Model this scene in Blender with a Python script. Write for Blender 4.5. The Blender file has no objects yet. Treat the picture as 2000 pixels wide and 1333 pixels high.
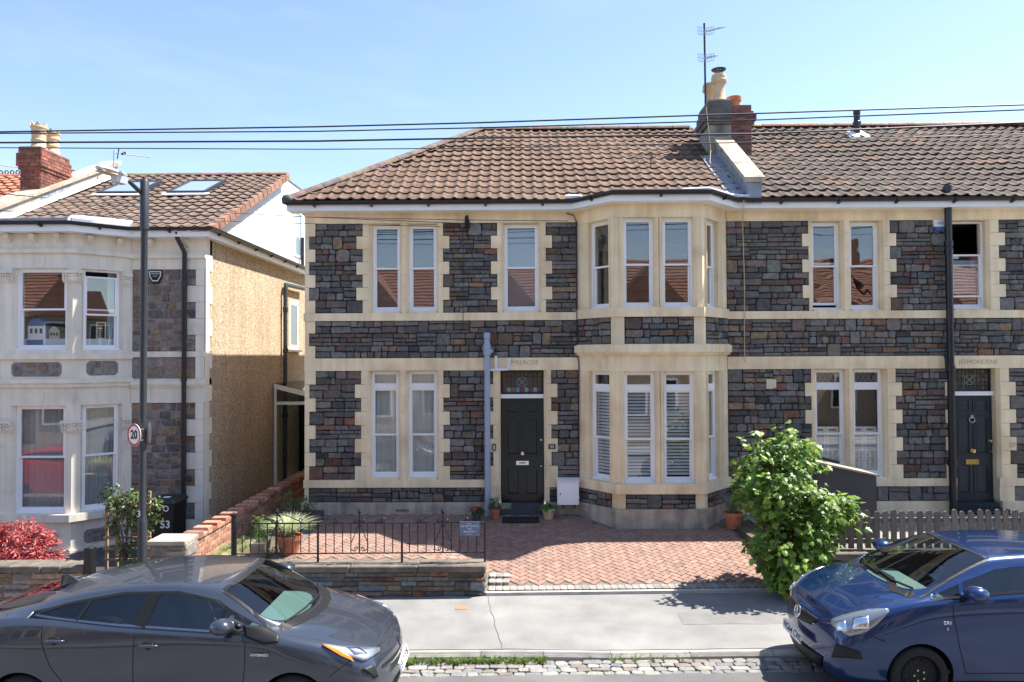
import bpy, bmesh, math, random
from mathutils import Vector, Matrix
from mathutils.bvhtree import BVHTree
random.seed(7)
sc = bpy.context.scene
COL = sc.collection
# ------------------------------------------------------------------ camera, sky, sun, exposure
FOC = 1420.0
CAM = Vector((0, 0, 3.72))
MC = (Matrix.Rotation(.0098, 3, 'Z') @ Matrix.Rotation(math.pi / 2 + .0215, 3, 'X') @ Matrix.Rotation(-.0045, 3, 'Z'))
cd = bpy.data.cameras.new('camera'); cam = bpy.data.objects.new('camera', cd); COL.objects.link(cam)
cam.matrix_world = Matrix.Translation(CAM) @ MC.to_4x4()
cd.sensor_width = 36; cd.lens = 36 * FOC / 2000; cd.clip_start = .1; cd.clip_end = 3000
sc.camera = cam
SUNV = Vector((3.6, 1.12, 6.25)).normalized()
sun_el = math.asin(SUNV.z)
world = bpy.data.worlds.new('World'); sc.world = world; world.use_nodes = True
wn = world.node_tree.nodes; wl = world.node_tree.links; wn.clear()
wo = wn.new('ShaderNodeOutputWorld'); wb = wn.new('ShaderNodeBackground'); sky = wn.new('ShaderNodeTexSky')
sky.sky_type = 'NISHITA'; sky.sun_disc = False; sky.sun_elevation = sun_el
sky.sun_rotation = math.atan2(SUNV.x, SUNV.y)
sky.altitude = 60; sky.air_density = 1.0; sky.dust_density = .5; sky.ozone_density = 1.5
wb.inputs[1].default_value = .105
# thin high cirrus streaks mixed into the sky
tc = wn.new('ShaderNodeTexCoord'); mp = wn.new('ShaderNodeMapping'); nz = wn.new('ShaderNodeTexNoise'); rp = wn.new('ShaderNodeValToRGB')
mp.inputs['Scale'].default_value = (1.2, 1.2, 5.5); mp.inputs['Rotation'].default_value = (.25, .35, 0)
nz.inputs['Scale'].default_value = 2.2; nz.inputs['Detail'].default_value = 7; nz.inputs['Roughness'].default_value = .6
rp.color_ramp.elements[0].position = .52; rp.color_ramp.elements[0].color = (0, 0, 0, 1)
rp.color_ramp.elements[1].position = .85; rp.color_ramp.elements[1].color = (.08, .08, .08, 1)
mx = wn.new('ShaderNodeMixRGB'); mx.inputs[2].default_value = (7.5, 8.0, 8.6, 1)
wl.new(tc.outputs['Generated'], mp.inputs[0]); wl.new(mp.outputs[0], nz.inputs['Vector']); wl.new(nz.outputs[0], rp.inputs[0])
tn = wn.new('ShaderNodeMixRGB'); tn.blend_type = 'MULTIPLY'; tn.inputs[0].default_value = 1; tn.inputs[2].default_value = (1.03, .99, 1.0, 1); wl.new(sky.outputs[0], tn.inputs[1])   # white balance of the sky
wl.new(rp.outputs[0], mx.inputs[0]); wl.new(tn.outputs[0], mx.inputs[1]); wl.new(mx.outputs[0], wb.inputs[0]); wl.new(wb.outputs[0], wo.inputs[0])
sl = bpy.data.lights.new('sun', 'SUN'); sl.energy = 4.8; sl.angle = math.radians(.53); sl.color = (1, .95, .87)
so = bpy.data.objects.new('sun', sl); COL.objects.link(so)
so.rotation_euler = SUNV.to_track_quat('Z', 'Y').to_euler(); so.location = (10, 5, 30)
vs = sc.view_settings; vs.view_transform = 'Standard'; vs.look = 'None'; vs.gamma = 1; vs.use_curve_mapping = False
vs.exposure = 1.42

# ------------------------------------------------------------------ helpers
def W(px, py, Y):
    d = MC @ Vector(((px - 1000) / FOC, (666.5 - py) / FOC, -1)); return CAM + d * (Y / d.y)
def smooth(t): t = max(0, min(1, t)); return t * t * (3 - 2 * t)
def lerp(a, b, t): return a + (b - a) * t
def interp(tab, x):
    if x <= tab[0][0]: return tab[0][1]
    for (a, b), (c, d) in zip(tab, tab[1:]):
        if x <= c: return b + (d - b) * (x - a) / (c - a)
    return tab[-1][1]
R = random.uniform
class MB:
    def __init__(s): s.v = []; s.f = []; s.c = []; s.m = []; s.col = (1, 1, 1); s.mi = 0
    def add(s, vs, fs):
        o = len(s.v); s.v += [tuple(p) for p in vs]; s.f += [tuple(i + o for i in f) for f in fs]
        s.c += [s.col] * len(fs); s.m += [s.mi] * len(fs); return s
    def box(s, x0, x1, y0, y1, z0, z1):
        return s.add([(x0,y0,z0),(x1,y0,z0),(x1,y1,z0),(x0,y1,z0),(x0,y0,z1),(x1,y0,z1),(x1,y1,z1),(x0,y1,z1)],
              [(0,3,2,1),(4,5,6,7),(0,1,5,4),(1,2,6,5),(2,3,7,6),(3,0,4,7)])
    def fbox(s, F, u0, u1, v0, v1, d0, d1):          # box in a wall frame, d = outwards
        return s.add([F(u0,v0,d0),F(u1,v0,d0),F(u1,v1,d0),F(u0,v1,d0),F(u0,v0,d1),F(u1,v0,d1),F(u1,v1,d1),F(u0,v1,d1)],
              [(0,3,2,1),(4,5,6,7),(0,1,5,4),(1,2,6,5),(2,3,7,6),(3,0,4,7)])
    def hull(s, A, B):                                # two equal rings of points -> prism with caps
        n = len(A)
        return s.add(list(A) + list(B), [tuple(range(n))[::-1], tuple(range(n, 2 * n))] + [(i, (i + 1) % n, n + (i + 1) % n, n + i) for i in range(n)])
    def rings(s, rs, cap=True, close=True):
        n = len(rs[0]); fs = []
        for k in range(len(rs) - 1):
            for i in range(n if close else n - 1):
                j = (i + 1) % n; fs.append((k*n+i, k*n+j, (k+1)*n+j, (k+1)*n+i))
        if cap: fs += [tuple(range(n))[::-1], tuple(range((len(rs)-1)*n, len(rs)*n))]
        return s.add([p for r in rs for p in r], fs)
    def tube(s, path, r, n=8, cap=True):
        P = [Vector(p) for p in path]; rs = []
        for i, p in enumerate(P):
            t = (P[min(i+1, len(P)-1)] - P[max(i-1, 0)]).normalized()
            a = t.orthogonal().normalized() if i == 0 else (a - t * a.dot(t)).normalized()
            b = t.cross(a); rr = r[i] if isinstance(r, (list, tuple)) else r
            rs.append([p + (a * math.cos(q) + b * math.sin(q)) * rr for q in [2 * math.pi * k / n for k in range(n)]])
        return s.rings(rs, cap)
    def lathe(s, c, prof, n=16, axis='Z'):
        c = Vector(c); rs = []
        for r, h in prof:
            ring = []
            for k in range(n):
                a = 2 * math.pi * k / n
                ring.append(c + (Vector((r*math.cos(a), r*math.sin(a), h)) if axis == 'Z' else Vector((r*math.cos(a), h, r*math.sin(a)))))
            rs.append(ring)
        return s.rings(rs)
    def mesh(s, name, mats, smooth=False, recalc=True):
        me = bpy.data.meshes.new(name); me.from_pydata(s.v, [], s.f)
        for m in (mats if isinstance(mats, (list, tuple)) else [mats]): me.materials.append(MAT[m])
        if any(s.m): me.polygons.foreach_set('material_index', s.m)
        at = me.color_attributes.new('Col', 'FLOAT_COLOR', 'CORNER'); buf = []
        for f, c in zip(s.f, s.c): buf += [c[0], c[1], c[2], 1] * len(f)
        at.data.foreach_set('color', buf)
        if recalc:
            b = bmesh.new(); b.from_mesh(me); bmesh.ops.recalc_face_normals(b, faces=b.faces); b.to_mesh(me); b.free()
        if smooth:
            me.polygons.foreach_set('use_smooth', [True] * len(s.f))
            if smooth != 1:
                me.set_sharp_from_angle(angle=math.radians(smooth))
        me.update(); return me
    def build(s, name, mats, parent=None, smooth=False, recalc=True, kind=None):
        return link(name, s.mesh(name, mats, smooth, recalc), parent, kind)
def link(name, data, parent=None, kind=None):
    o = bpy.data.objects.new(name, data); COL.objects.link(o)
    if parent is not None:
        o.parent = parent
        if parent.type == 'EMPTY': o.matrix_parent_inverse = Matrix.Translation(-Vector(parent['base']))
    if kind: o['kind'] = kind
    return o
def tag(o, label, cat, group=None):
    o['label'] = label; o['category'] = cat
    if group: o['group'] = group
    return o
def thing(name, label, cat, loc, group=None):
    o = bpy.data.objects.new(name, None); COL.objects.link(o); o.location = loc; o['base'] = list(loc)
    o.empty_display_size = .2
    return tag(o, label, cat, group)
def struct(name, mb, mat, **k): return mb.build(name, mat, None, kind='structure', **k)
def piece(name, me, parent, mat4=None, col=None):
    o = bpy.data.objects.new(name, me); COL.objects.link(o); o.parent = parent
    if parent.type == 'EMPTY': o.matrix_parent_inverse = Matrix.Translation(-Vector(parent['base']))
    if mat4 is not None: o.matrix_basis = mat4
    if col is not None: o.color = (*col, 1)
    return o
def text(name, s, mat, parent, F, u, v, size, d=.004, thick=.003, align='CENTER', squash=1, bold=0):
    cu = bpy.data.curves.new(name, 'FONT'); cu.body = s; cu.size = size; cu.align_x = align; cu.align_y = 'CENTER'
    cu.extrude = thick; cu.offset = bold; cu.resolution_u = 3
    t = bpy.data.objects.new('tmp', cu); me = bpy.data.meshes.new_from_object(t); bpy.data.objects.remove(t)
    o0 = F(u, v, d); U = (F(u + 1, v, d) - o0) * squash; V = F(u, v + 1, d) - o0; N = F(u, v, d + 1) - o0
    me.transform(Matrix(((U.x, V.x, N.x, o0.x), (U.y, V.y, N.y, o0.y), (U.z, V.z, N.z, o0.z), (0, 0, 0, 1))))
    me.materials.clear(); me.materials.append(MAT[mat]); me.name = name
    return link(name, me, parent)
def frame(o, U, N):
    o = Vector(o); U = Vector(U).normalized(); N = Vector(N).normalized(); Z = Vector((0, 0, 1))
    return lambda u, v, d=0: o + U * u + Z * v + N * d

# ------------------------------------------------------------------ materials
MAT = {}
def mat(name, col, rough=.6, metal=0, var=0, vscale=3, bump=0, bscale=60, pieces=False, coat=0, col2=None, c2s=1.5, c2r=(.45, .7), spec=.5, stretch=(1, 1, 1), sss=0, trans=0, voro=0, obj=False, streak=0):
    m = bpy.data.materials.new(name); m.use_nodes = True; MAT[name] = m
    n = m.node_tree.nodes; l = m.node_tree.links; b = n['Principled BSDF']
    b.inputs['Roughness'].default_value = rough; b.inputs['Metallic'].default_value = metal
    b.inputs['Specular IOR Level'].default_value = spec
    if coat: b.inputs['Coat Weight'].default_value = coat; b.inputs['Coat Roughness'].default_value = .03
    ge = n.new('ShaderNodeNewGeometry'); pos = ge.outputs['Position']
    if obj: pos = n.new('ShaderNodeTexCoord').outputs['Object']
    if stretch != (1, 1, 1):
        mp = n.new('ShaderNodeMapping'); mp.inputs['Scale'].default_value = stretch; l.new(pos, mp.inputs[0]); pos = mp.outputs[0]
    def noise(s, d=5):
        t = n.new('ShaderNodeTexNoise'); t.inputs['Scale'].default_value = s; t.inputs['Detail'].default_value = d; l.new(pos, t.inputs['Vector']); return t.outputs[0]
    def mul(a, c, f=1):
        x = n.new('ShaderNodeMixRGB'); x.blend_type = 'MULTIPLY'; x.inputs[0].default_value = f; l.new(a, x.inputs[1]); l.new(c, x.inputs[2]); return x.outputs[0]
    rgb = n.new('ShaderNodeRGB'); rgb.outputs[0].default_value = (*col, 1); c = rgb.outputs[0]
    if pieces:
        a = n.new('ShaderNodeAttribute'); a.attribute_name = 'Col'; oi = n.new('ShaderNodeObjectInfo')
        c = mul(mul(c, a.outputs['Color']), oi.outputs['Color'])
    if col2:
        r = n.new('ShaderNodeValToRGB'); r.color_ramp.elements[0].position = c2r[0]; r.color_ramp.elements[1].position = c2r[1]
        l.new(noise(c2s, 6), r.inputs[0]); x = n.new('ShaderNodeMixRGB'); x.inputs[2].default_value = (*col2, 1)
        l.new(r.outputs[0], x.inputs[0]); l.new(c, x.inputs[1]); c = x.outputs[0]
    if var:
        r = n.new('ShaderNodeMapRange'); r.inputs[1].default_value = .25; r.inputs[2].default_value = .75
        r.inputs[3].default_value = 1 - var; r.inputs[4].default_value = 1 + var
        l.new(noise(vscale, 8), r.inputs[0]); c = mul(c, r.outputs[0])
    if streak:
        mp2 = n.new('ShaderNodeMapping'); mp2.inputs['Scale'].default_value = (7, 7, .55); l.new(ge.outputs['Position'], mp2.inputs[0])
        t = n.new('ShaderNodeTexNoise'); t.inputs['Scale'].default_value = 1.0; t.inputs['Detail'].default_value = 6; l.new(mp2.outputs[0], t.inputs['Vector'])
        r = n.new('ShaderNodeMapRange'); r.inputs[1].default_value = .38; r.inputs[2].default_value = .62; r.inputs[3].default_value = 1 - streak; r.inputs[4].default_value = 1.03
        l.new(t.outputs[0], r.inputs[0]); c = mul(c, r.outputs[0])
    if voro:
        t = n.new('ShaderNodeTexVoronoi'); t.inputs['Scale'].default_value = voro; l.new(pos, t.inputs['Vector'])
        r = n.new('ShaderNodeValToRGB'); e = r.color_ramp.elements
        e[0].color = (.45, .4, .34, 1); e[1].color = (1.35, 1.3, 1.2, 1); sp = n.new('ShaderNodeSeparateColor'); l.new(t.outputs['Color'], sp.inputs[0])
        l.new(sp.outputs[0], r.inputs[0]); c = mul(c, r.outputs[0])
    l.new(c, b.inputs['Base Color'])
    if bump:
        bp = n.new('ShaderNodeBump'); bp.inputs['Strength'].default_value = bump; bp.inputs['Distance'].default_value = .02
        l.new(noise(bscale, 6), bp.inputs['Height']); l.new(bp.outputs[0], b.inputs['Normal'])
    if trans:
        o = n['Material Output']; t = n.new('ShaderNodeBsdfTranslucent'); l.new(c, t.inputs[0]); ms = n.new('ShaderNodeMixShader'); ms.inputs[0].default_value = trans
        l.new(b.outputs[0], ms.inputs[1]); l.new(t.outputs[0], ms.inputs[2]); l.new(ms.outputs[0], o.inputs[0])
    return m
def glassmat(name, tint=(.9, .95, .93), base=.10, wav=0, wscale=2, rough=0.0):
    m = bpy.data.materials.new(name); m.use_nodes = True; MAT[name] = m
    n = m.node_tree.nodes; l = m.node_tree.links; n.remove(n['Principled BSDF']); o = n['Material Output']
    g = n.new('ShaderNodeBsdfGlossy'); g.inputs['Roughness'].default_value = rough; t = n.new('ShaderNodeBsdfTransparent'); t.inputs[0].default_value = (*tint, 1)
    ge = n.new('ShaderNodeNewGeometry'); d = n.new('ShaderNodeVectorMath'); d.operation = 'DOT_PRODUCT'
    l.new(ge.outputs['Normal'], d.inputs[0]); l.new(ge.outputs['Incoming'], d.inputs[1])
    a = n.new('ShaderNodeMath'); a.operation = 'ABSOLUTE'; l.new(d.outputs['Value'], a.inputs[0])
    s = n.new('ShaderNodeMath'); s.operation = 'SUBTRACT'; s.inputs[0].default_value = 1; l.new(a.outputs[0], s.inputs[1])
    p = n.new('ShaderNodeMath'); p.operation = 'POWER'; p.inputs[1].default_value = 5; l.new(s.outputs[0], p.inputs[0])
    k = n.new('ShaderNodeMath'); k.operation = 'MULTIPLY_ADD'; k.inputs[1].default_value = 1 - base; k.inputs[2].default_value = base; l.new(p.outputs[0], k.inputs[0])
    ms = n.new('ShaderNodeMixShader'); l.new(k.outputs[0], ms.inputs[0]); l.new(t.outputs[0], ms.inputs[1]); l.new(g.outputs[0], ms.inputs[2]); l.new(ms.outputs[0], o.inputs[0])
    if wav:
        nz = n.new('ShaderNodeTexNoise'); nz.inputs['Scale'].default_value = wscale; nz.inputs['Detail'].default_value = 1; l.new(ge.outputs['Position'], nz.inputs['Vector'])
        bp = n.new('ShaderNodeBump'); bp.inputs['Strength'].default_value = wav; bp.inputs['Distance'].default_value = .02; l.new(nz.outputs[0], bp.inputs['Height']); l.new(bp.outputs[0], g.inputs['Normal'])
mat('stone', (1, 1, 1), .75, pieces=True, var=.38, vscale=14, bump=.6, bscale=35)
mat('mortar_black', (.016, .016, .018), .8, var=.3, vscale=8, bump=.3, bscale=50)
mat('mortar_grey', (.24, .22, .2), .9, var=.25, vscale=9, bump=.4, bscale=60)
mat('bath_stone', (.88, .72, .475), .8, streak=.10, var=.12, vscale=2.2, bump=.12, bscale=40, col2=(.68, .49, .27), c2s=1.3, c2r=(.5, .8))
mat('plinth_stone', (.48, .41, .31), .85, streak=.25, var=.25, vscale=4, bump=.25, bscale=30, col2=(.24, .21, .18), c2s=2.5, c2r=(.5, .75))
mat('white_paint', (.86, .86, .85), .45, var=.04, vscale=4)
mat('upvc', (.9, .9, .9), .3)
mat('cream_render', (.78, .72, .60), .7, streak=.10, var=.07, vscale=2, bump=.08, bscale=30, col2=(.55, .5, .42), c2s=2.2, c2r=(.6, .85))
mat('white_render', (.78, .78, .76), .8, var=.04, vscale=3, bump=.1, bscale=60)
mat('pebbledash', (.55, .455, .345), .95, streak=.12, bump=1.0, bscale=70, voro=52, var=.12, vscale=.8)
mat('tile_brown', (1, 1, 1), .88, pieces=True, col2=(.085, .078, .058), c2s=1.4, c2r=(.60, .85), var=.3, vscale=5, bump=.3, bscale=60, spec=.25, streak=.2)
mat('felt', (.02, .02, .02), .9)
mat('lead', (.25, .28, .32), .55, var=.25, vscale=5, bump=.2, bscale=12)
mat('flash_white', (.7, .7, .7), .6, var=.2, vscale=6)
mat('gutter_black', (.018, .018, .021), .35)
mat('pipe_blue', (.33, .39, .50), .45, var=.1, vscale=4)
mat('pipe_white', (.75, .77, .8), .4)
mat('pipe_black', (.012, .014, .02), .3)
mat('brick', (1, 1, 1), .85, pieces=True, var=.35, vscale=11, bump=.5, bscale=50)
mat('render_grey', (.33, .31, .28), .9, var=.25, vscale=3, bump=.35, bscale=25, col2=(.12, .11, .1), c2s=1.8, c2r=(.5, .75))
mat('render_dark', (.11, .105, .10), .9, var=.3, vscale=4, bump=.4, bscale=20)
mat('clay_cream', (.56, .42, .26), .8, var=.2, vscale=5, bump=.2, bscale=30)
mat('terracotta', (.46, .16, .08), .8, var=.25, vscale=7, bump=.2, bscale=30)
mat('coping', (.40, .34, .26), .9, var=.22, vscale=4, bump=.35, bscale=25, col2=(.15, .13, .11), c2s=3, c2r=(.5, .75))
mat('coping_dark', (.15, .125, .10), .9, var=.35, vscale=5, bump=.5, bscale=25, col2=(.07, .065, .06), c2s=3, c2r=(.45, .7))
mat('iron', (.012, .012, .014), .45)
mat('door_green', (.010, .018, .020), .28, var=.1, vscale=2)
mat('door_blue', (.012, .026, .040), .35, var=.1, vscale=2)
mat('chrome', (.8, .8, .82), .12, 1)
mat('brass', (.6, .42, .16), .25, 1)
mat('steel', (.45, .46, .48), .35, 1)
mat('room', (.13, .12, .11), .9)
mat('room_pale', (.42, .42, .4), .9)
mat('black', (.006, .006, .007), .6)
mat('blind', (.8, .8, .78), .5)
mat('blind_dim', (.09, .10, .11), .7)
mat('blind_blue', (.35, .47, .58), .7)
mat('curtain', (.9, .93, .88), .9, trans=.35)
mat('curtain_grey', (.6, .6, .6), .9, trans=.3)
mat('frosted', (.16, .18, .2), .35)
mat('asphalt', (.115, .115, .115), .9, var=.22, vscale=1.4, bump=.6, bscale=140, col2=(.16, .158, .15), c2s=.9, c2r=(.4, .7))
mat('pavement', (.20, .197, .19), .9, var=.2, vscale=2.2, bump=.6, bscale=160, col2=(.255, .25, .24), c2s=.6, c2r=(.35, .7))
mat('sett', (1, 1, 1), .8, pieces=True, var=.25, vscale=12, bump=.5, bscale=40)
mat('kerb', (.42, .40, .36), .85, pieces=True, var=.22, vscale=5, bump=.4, bscale=45)
mat('paver', (1, 1, 1), .85, pieces=True, var=.22, vscale=8, bump=.4, bscale=90)
mat('sand', (.15, .135, .115), .95, var=.3, vscale=6)
mat('earth', (.09, .07, .045), .95, var=.4, vscale=5, bump=.6, bscale=25)
mat('moss', (.10, .12, .04), .95, var=.5, vscale=4, bump=.8, bscale=40, col2=(.22, .19, .12), c2s=2.5)
mat('gravel', (1, 1, 1), .85, pieces=True, var=.2, vscale=20)
mat('far_ground', (.12, .13, .09), .95, var=.3, vscale=.2)
mat('lamp_grey', (.030, .034, .041), .42, var=.1, vscale=5)
mat('lamp_white', (.5, .51, .53), .4)
mat('sign_white', (.8, .8, .8), .45)
mat('sign_red', (.55, .02, .025), .45)
mat('sign_slate', (.14, .17, .25), .6, var=.15, vscale=8)
mat('wood_grey', (1, 1, 1), .85, pieces=True, var=.35, vscale=10, stretch=(9, 9, 1.2), bump=.5, bscale=14)
mat('wood_trellis', (.34, .22, .12), .8, var=.3, vscale=9)
mat('shed_grey', (.055, .052, .055), .7, var=.12, vscale=3)
mat('shed_top', (.30, .24, .2), .8, var=.15, vscale=4)
mat('bin', (.012, .013, .015), .45)
mat('leaf', (1, 1, 1), .42, pieces=True, trans=.34, var=.2, vscale=5, spec=.5)
mat('bark', (.14, .11, .08), .9, var=.3, vscale=12)
mat('grass', (1, 1, 1), .6, pieces=True, trans=.3)
mat('rubber', (.012, .012, .012), .75)
mat('tyre', (.014, .014, .015), .8)
mat('glass_orange', (.75, .2, .02), .15, coat=.5)
mat('lamp_lens', (.30, .33, .36), .18, .65, coat=1)
mat('paint_grey', (.056, .068, .094), .25, .55, coat=1, spec=.5)
mat('paint_blue', (.006, .033, .125), .24, .5, coat=1, spec=.5)
mat('paint_red', (.5, .015, .012), .35, .2, coat=1)
mat('plastic_black', (.011, .011, .012), .5, spec=.3)
mat('trim', (.3, .3, .31), .25, 1)
mat('dash', (.10, .16, .155), .8)
mat('seat', (.06, .06, .064), .85)
mat('alloy', (.5, .5, .52), .35, .8)
mat('solar_glass', (.42, .52, .6), .08, .2, coat=1)
mat('slate_dark', (.06, .06, .065), .7, var=.2, vscale=5)
mat('cable', (.02, .022, .035), .5)
mat('carved', (.44, .35, .24), .9)
mat('stained', (1, 1, 1), .15, pieces=True, spec=.6)
mat('toy_blue', (.06, .14, .35), .6)
mat('toy_cream', (.7, .62, .45), .6)
glassmat('glass', (.97, .98, .975), base=.125, wav=.05, wscale=1.2)
glassmat('glass_old', (.97, .98, .975), base=.125, wav=.11, wscale=2.4)
glassmat('glass_car', (.80, .90, .86), base=.11)
glassmat('glass_dark', (.42, .48, .48), base=.10)
glassmat('glass_roof', (.45, .6, .55), base=.12)
# ------------------------------------------------------------------ ground, road, kerb, pavement
def zs(x): return .011 * max(-60, min(60, x))
def sheet(x0, x1, y0, y1, nx, ny, zf, skirt=0):
    b = MB(); vs = []; fs = []
    for j in range(ny + 1):
        for i in range(nx + 1):
            x = lerp(x0, x1, i / nx); y = lerp(y0, y1, j / ny); vs.append((x, y, zf(x, y)))
    for j in range(ny):
        for i in range(nx):
            a = j * (nx + 1) + i; fs.append((a, a + 1, a + nx + 2, a + nx + 1))
    b.add(vs, fs); return b
YK = 9.0            # kerb face
YB = 11.05          # back of pavement
YF = 14.5           # facade plane
struct('ground', MB().add([(-900,-900,-1.4),(900,-900,-1.4),(900,900,-1.4),(-900,900,-1.4)], [(0,1,2,3)]), 'far_ground', recalc=False)
struct('road', sheet(-60, 60, 1.2, 8.58, 120, 12, lambda x, y: zs(x) + .05 * (1 - ((y - 4.9) / 3.7) ** 2)), 'asphalt', recalc=False, smooth=1)
def kup(x): return .065 - .03 * smooth((2.4 - abs(x - 2.2)) / 1.2)
def zpav(x, y): return zs(x) + lerp(kup(x), .115, smooth((y - YK) / 2))
struct('pavement', sheet(-60, 60, YK + .13, YB + .05, 120, 8, lambda x, y: zpav(x, y)), 'pavement', recalc=False, smooth=1)
struct('opposite_pavement', sheet(-60, 60, -1.2, 1.1, 120, 2, lambda x, y: zs(x) + .12), 'pavement', recalc=False)
gut = struct('gutter', sheet(-60, 60, 8.55, YK + .14, 60, 1, lambda x, y: zs(x) - .03), 'sand', recalc=False)
def chip(b, cx, cy, w, d, z, h, rot=0, jit=.006, ch=.012, sides=8):
    """a rounded block standing on z-h with top at z"""
    ca, sa = math.cos(rot), math.sin(rot); c = min(w, d) * .22; A = []; Bt = []; Bb = []
    base = [(-w/2+c,-d/2),(w/2-c,-d/2),(w/2,-d/2+c),(w/2,d/2-c),(w/2-c,d/2),(-w/2+c,d/2),(-w/2,d/2-c),(-w/2,-d/2+c)]
    for x, y in base:
        x += R(-jit, jit); y += R(-jit, jit)
        X = cx + x*ca - y*sa; Y = cy + x*sa + y*ca; k = 1 - 2*ch/min(w, d)
        X2 = cx + (x*ca - y*sa)*k; Y2 = cy + (x*sa + y*ca)*k
        Bb.append((X, Y, z-h)); A.append((X, Y, z-ch*.8)); Bt.append((X2, Y2, z + R(-.003, .003)))
    n = 8
    b.add(Bb + A + Bt, [(i, (i+1) % n, n+(i+1) % n, n+i) for i in range(n)] + [(n+i, n+(i+1) % n, 2*n+(i+1) % n, 2*n+i) for i in range(n)] + [tuple(range(2*n, 3*n))])
rest = MB(); nset = 0
for row in range(4):
    y = 8.60 + row * .105; x = -9.0 + R(0, .1)
    while x < 9:
        w = R(.12, .24); g = R(.45, .8)
        c = random.choice([(.21,.20,.185),(.235,.22,.195),(.18,.183,.185),(.25,.24,.22),(.19,.165,.148)]); gg = R(.75, 1.1); c = tuple(q * gg for q in c)
        z = zs(x) + .005 + R(-.006, .006)
        if -1.7 < x < 3.8 and nset < 290:
            b = MB(); chip(b, x + w/2, y + R(-.008, .008), w - .012, .10 + R(-.012, .008), z, .05, R(-.07, .07), .010, .006); nset += 1
            o = b.build('sett', 'sett', gut, recalc=False); o.color = (*c, 1)
        else:
            rest.col = c; chip(rest, x + w/2, y, w - .018, .09, z, .05, 0, .008)
        x += w
rest.build('setts_beyond', 'sett', gut, recalc=False, kind='stuff')
kb = struct('kerb', sheet(-60, 60, YK + .02, YK + .12, 60, 1, lambda x, y: zs(x) + .01), 'sand', recalc=False)
x = -14.0; far = MB()
while x < 14:
    L = R(.75, 1.05); up = kup(x + L/2)
    b = MB(); A = []
    for xx in (x + .004, x + L - .004):
        z0 = zs(xx); j = R(-.006, .006)
        up = kup(xx); A.append([(xx, YK+.14, z0-.1), (xx, YK+j, z0-.1), (xx, YK+j, z0+up-.02), (xx, YK+.02+j, z0+up), (xx, YK+.14, z0+up+.004)])
    b.hull(A[0], A[1]); g = R(.8, 1.15); o = b.build('kerb_stone', 'kerb', kb); o.color = (g, g * R(.95, 1), g * R(.88, .98), 1); x += L

# ------------------------------------------------------------------ front gardens: heights
XW = -.54           # right end of the low stone wall
def gdrive(x, y):
    t = (y - YB) / (YF - YB); hi = lerp(.55, .62, t); lo = lerp(zpav(x, YB) + .035, .62, max(0, t) ** .9)
    return lerp(hi, lo, smooth((x - XW + 1.0) / 1.0))
XD0, XD1 = -3.6, 4.0
drv = struct('driveway', sheet(-3.95, 4.35, YB + .02, YF + .1, 60, 40, lambda x, y: gdrive(x, y) - .014), 'sand', recalc=False, smooth=1)
struct('side_path', sheet(-5.15, -3.95, YB + .05, 24, 4, 30, lambda x, y: .50 + .02 * math.sin(x * 7 + y * 3)), 'moss', recalc=False, smooth=1)
struct('neighbour_garden', sheet(-16, -5.2, YB + .05, YF + 8, 30, 20, lambda x, y: zs(x) + .06 + .03 * (y - YB)), 'slate_dark', recalc=False, smooth=1)
struct('gravel_bed', sheet(4.35, 16, YB + .1, YF + .1, 30, 10, lambda x, y: .60), 'mortar_grey', recalc=False)
struct('opposite_gardens', sheet(-60, 60, -12, -1.2, 20, 4, lambda x, y: zs(x) + .1), 'earth', recalc=False)
# herringbone block paving: individual blocks over the drive, laid at 45 degrees
def pav_col():
    r = random.random()
    if r < .62: c = (.26, .158, .12)
    elif r < .82: c = (.24, .148, .116)
    elif r < .92: c = (.22, .145, .118)
    else: c = (.30, .19, .145)
    g = R(.92, 1.08); return tuple(q * g for q in c)
pavs = []
L_, W_ = .2, .1; ca = math.cos(math.pi / 4)
def baywall(x): return YF - .06 - (.86 * smooth((x - 1.0) / .8) * smooth((4.35 - x) / .8) if 1 < x < 4.35 else 0)
for i in range(-120, 120):
    for j in range(-60, 60):
        # herringbone cell: one horizontal and one vertical block on a stair lattice
        for k in (0, 1):
            ax, ay = i * W_ + j * 2 * L_, i * W_
            if k == 0: cx, cy, w, d = ax + L_/2, ay + W_/2, L_, W_
            else: cx, cy, w, d = ax + W_/2, ay + W_ + L_/2, W_, L_
            X = (cx - cy) * ca; Y = 12.7 + (cx + cy) * ca
            if -3.7 < X < 3.98 and YB + .32 < Y < min(YF - .08, baywall(X)): pavs.append((X, Y, w, d))
pavs = [p for p in pavs if not (p[0] < XW + .12 and p[1] < YB + .42) and not (XW < p[0] < XW + .40 and p[1] < YB + .70)]
seen = set(); P2 = []
for p in pavs:
    key = (round(p[0], 3), round(p[1], 3))
    if key not in seen: seen.add(key); P2.append(p)
vis = lambda p: (0 if p[0] > XW else 1.6) + p[1]
P2.sort(key=vis); rest = MB()
pm = {}
for k, (w, d) in enumerate(((L_, W_), (W_, L_))):
    b = MB(); chip(b, 0, 0, w - .006, d - .006, 0, .05, math.pi/4, .0005, .004); pm[(w, d)] = b.mesh('paver', 'paver', recalc=False)
for n, (X, Y, w, d) in enumerate(P2):
    z = gdrive(X, Y); c = pav_col()
    nx = (gdrive(X + .05, Y) - gdrive(X - .05, Y)) / .1; ny = (gdrive(X, Y + .05) - gdrive(X, Y - .05)) / .1
    q = Vector((0, 0, 1)).rotation_difference(Vector((-nx, -ny, 1))).to_matrix().to_4x4()
    m = Matrix.Translation((X, Y, z + R(-.0015, .0015))) @ q
    if n < 300: piece('paver', pm[(w, d)], drv, m, c)
    else:
        rest.col = c; src = pm[(w, d)]; rest.add([m @ v.co for v in src.vertices], [tuple(f.vertices) for f in src.polygons])
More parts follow.
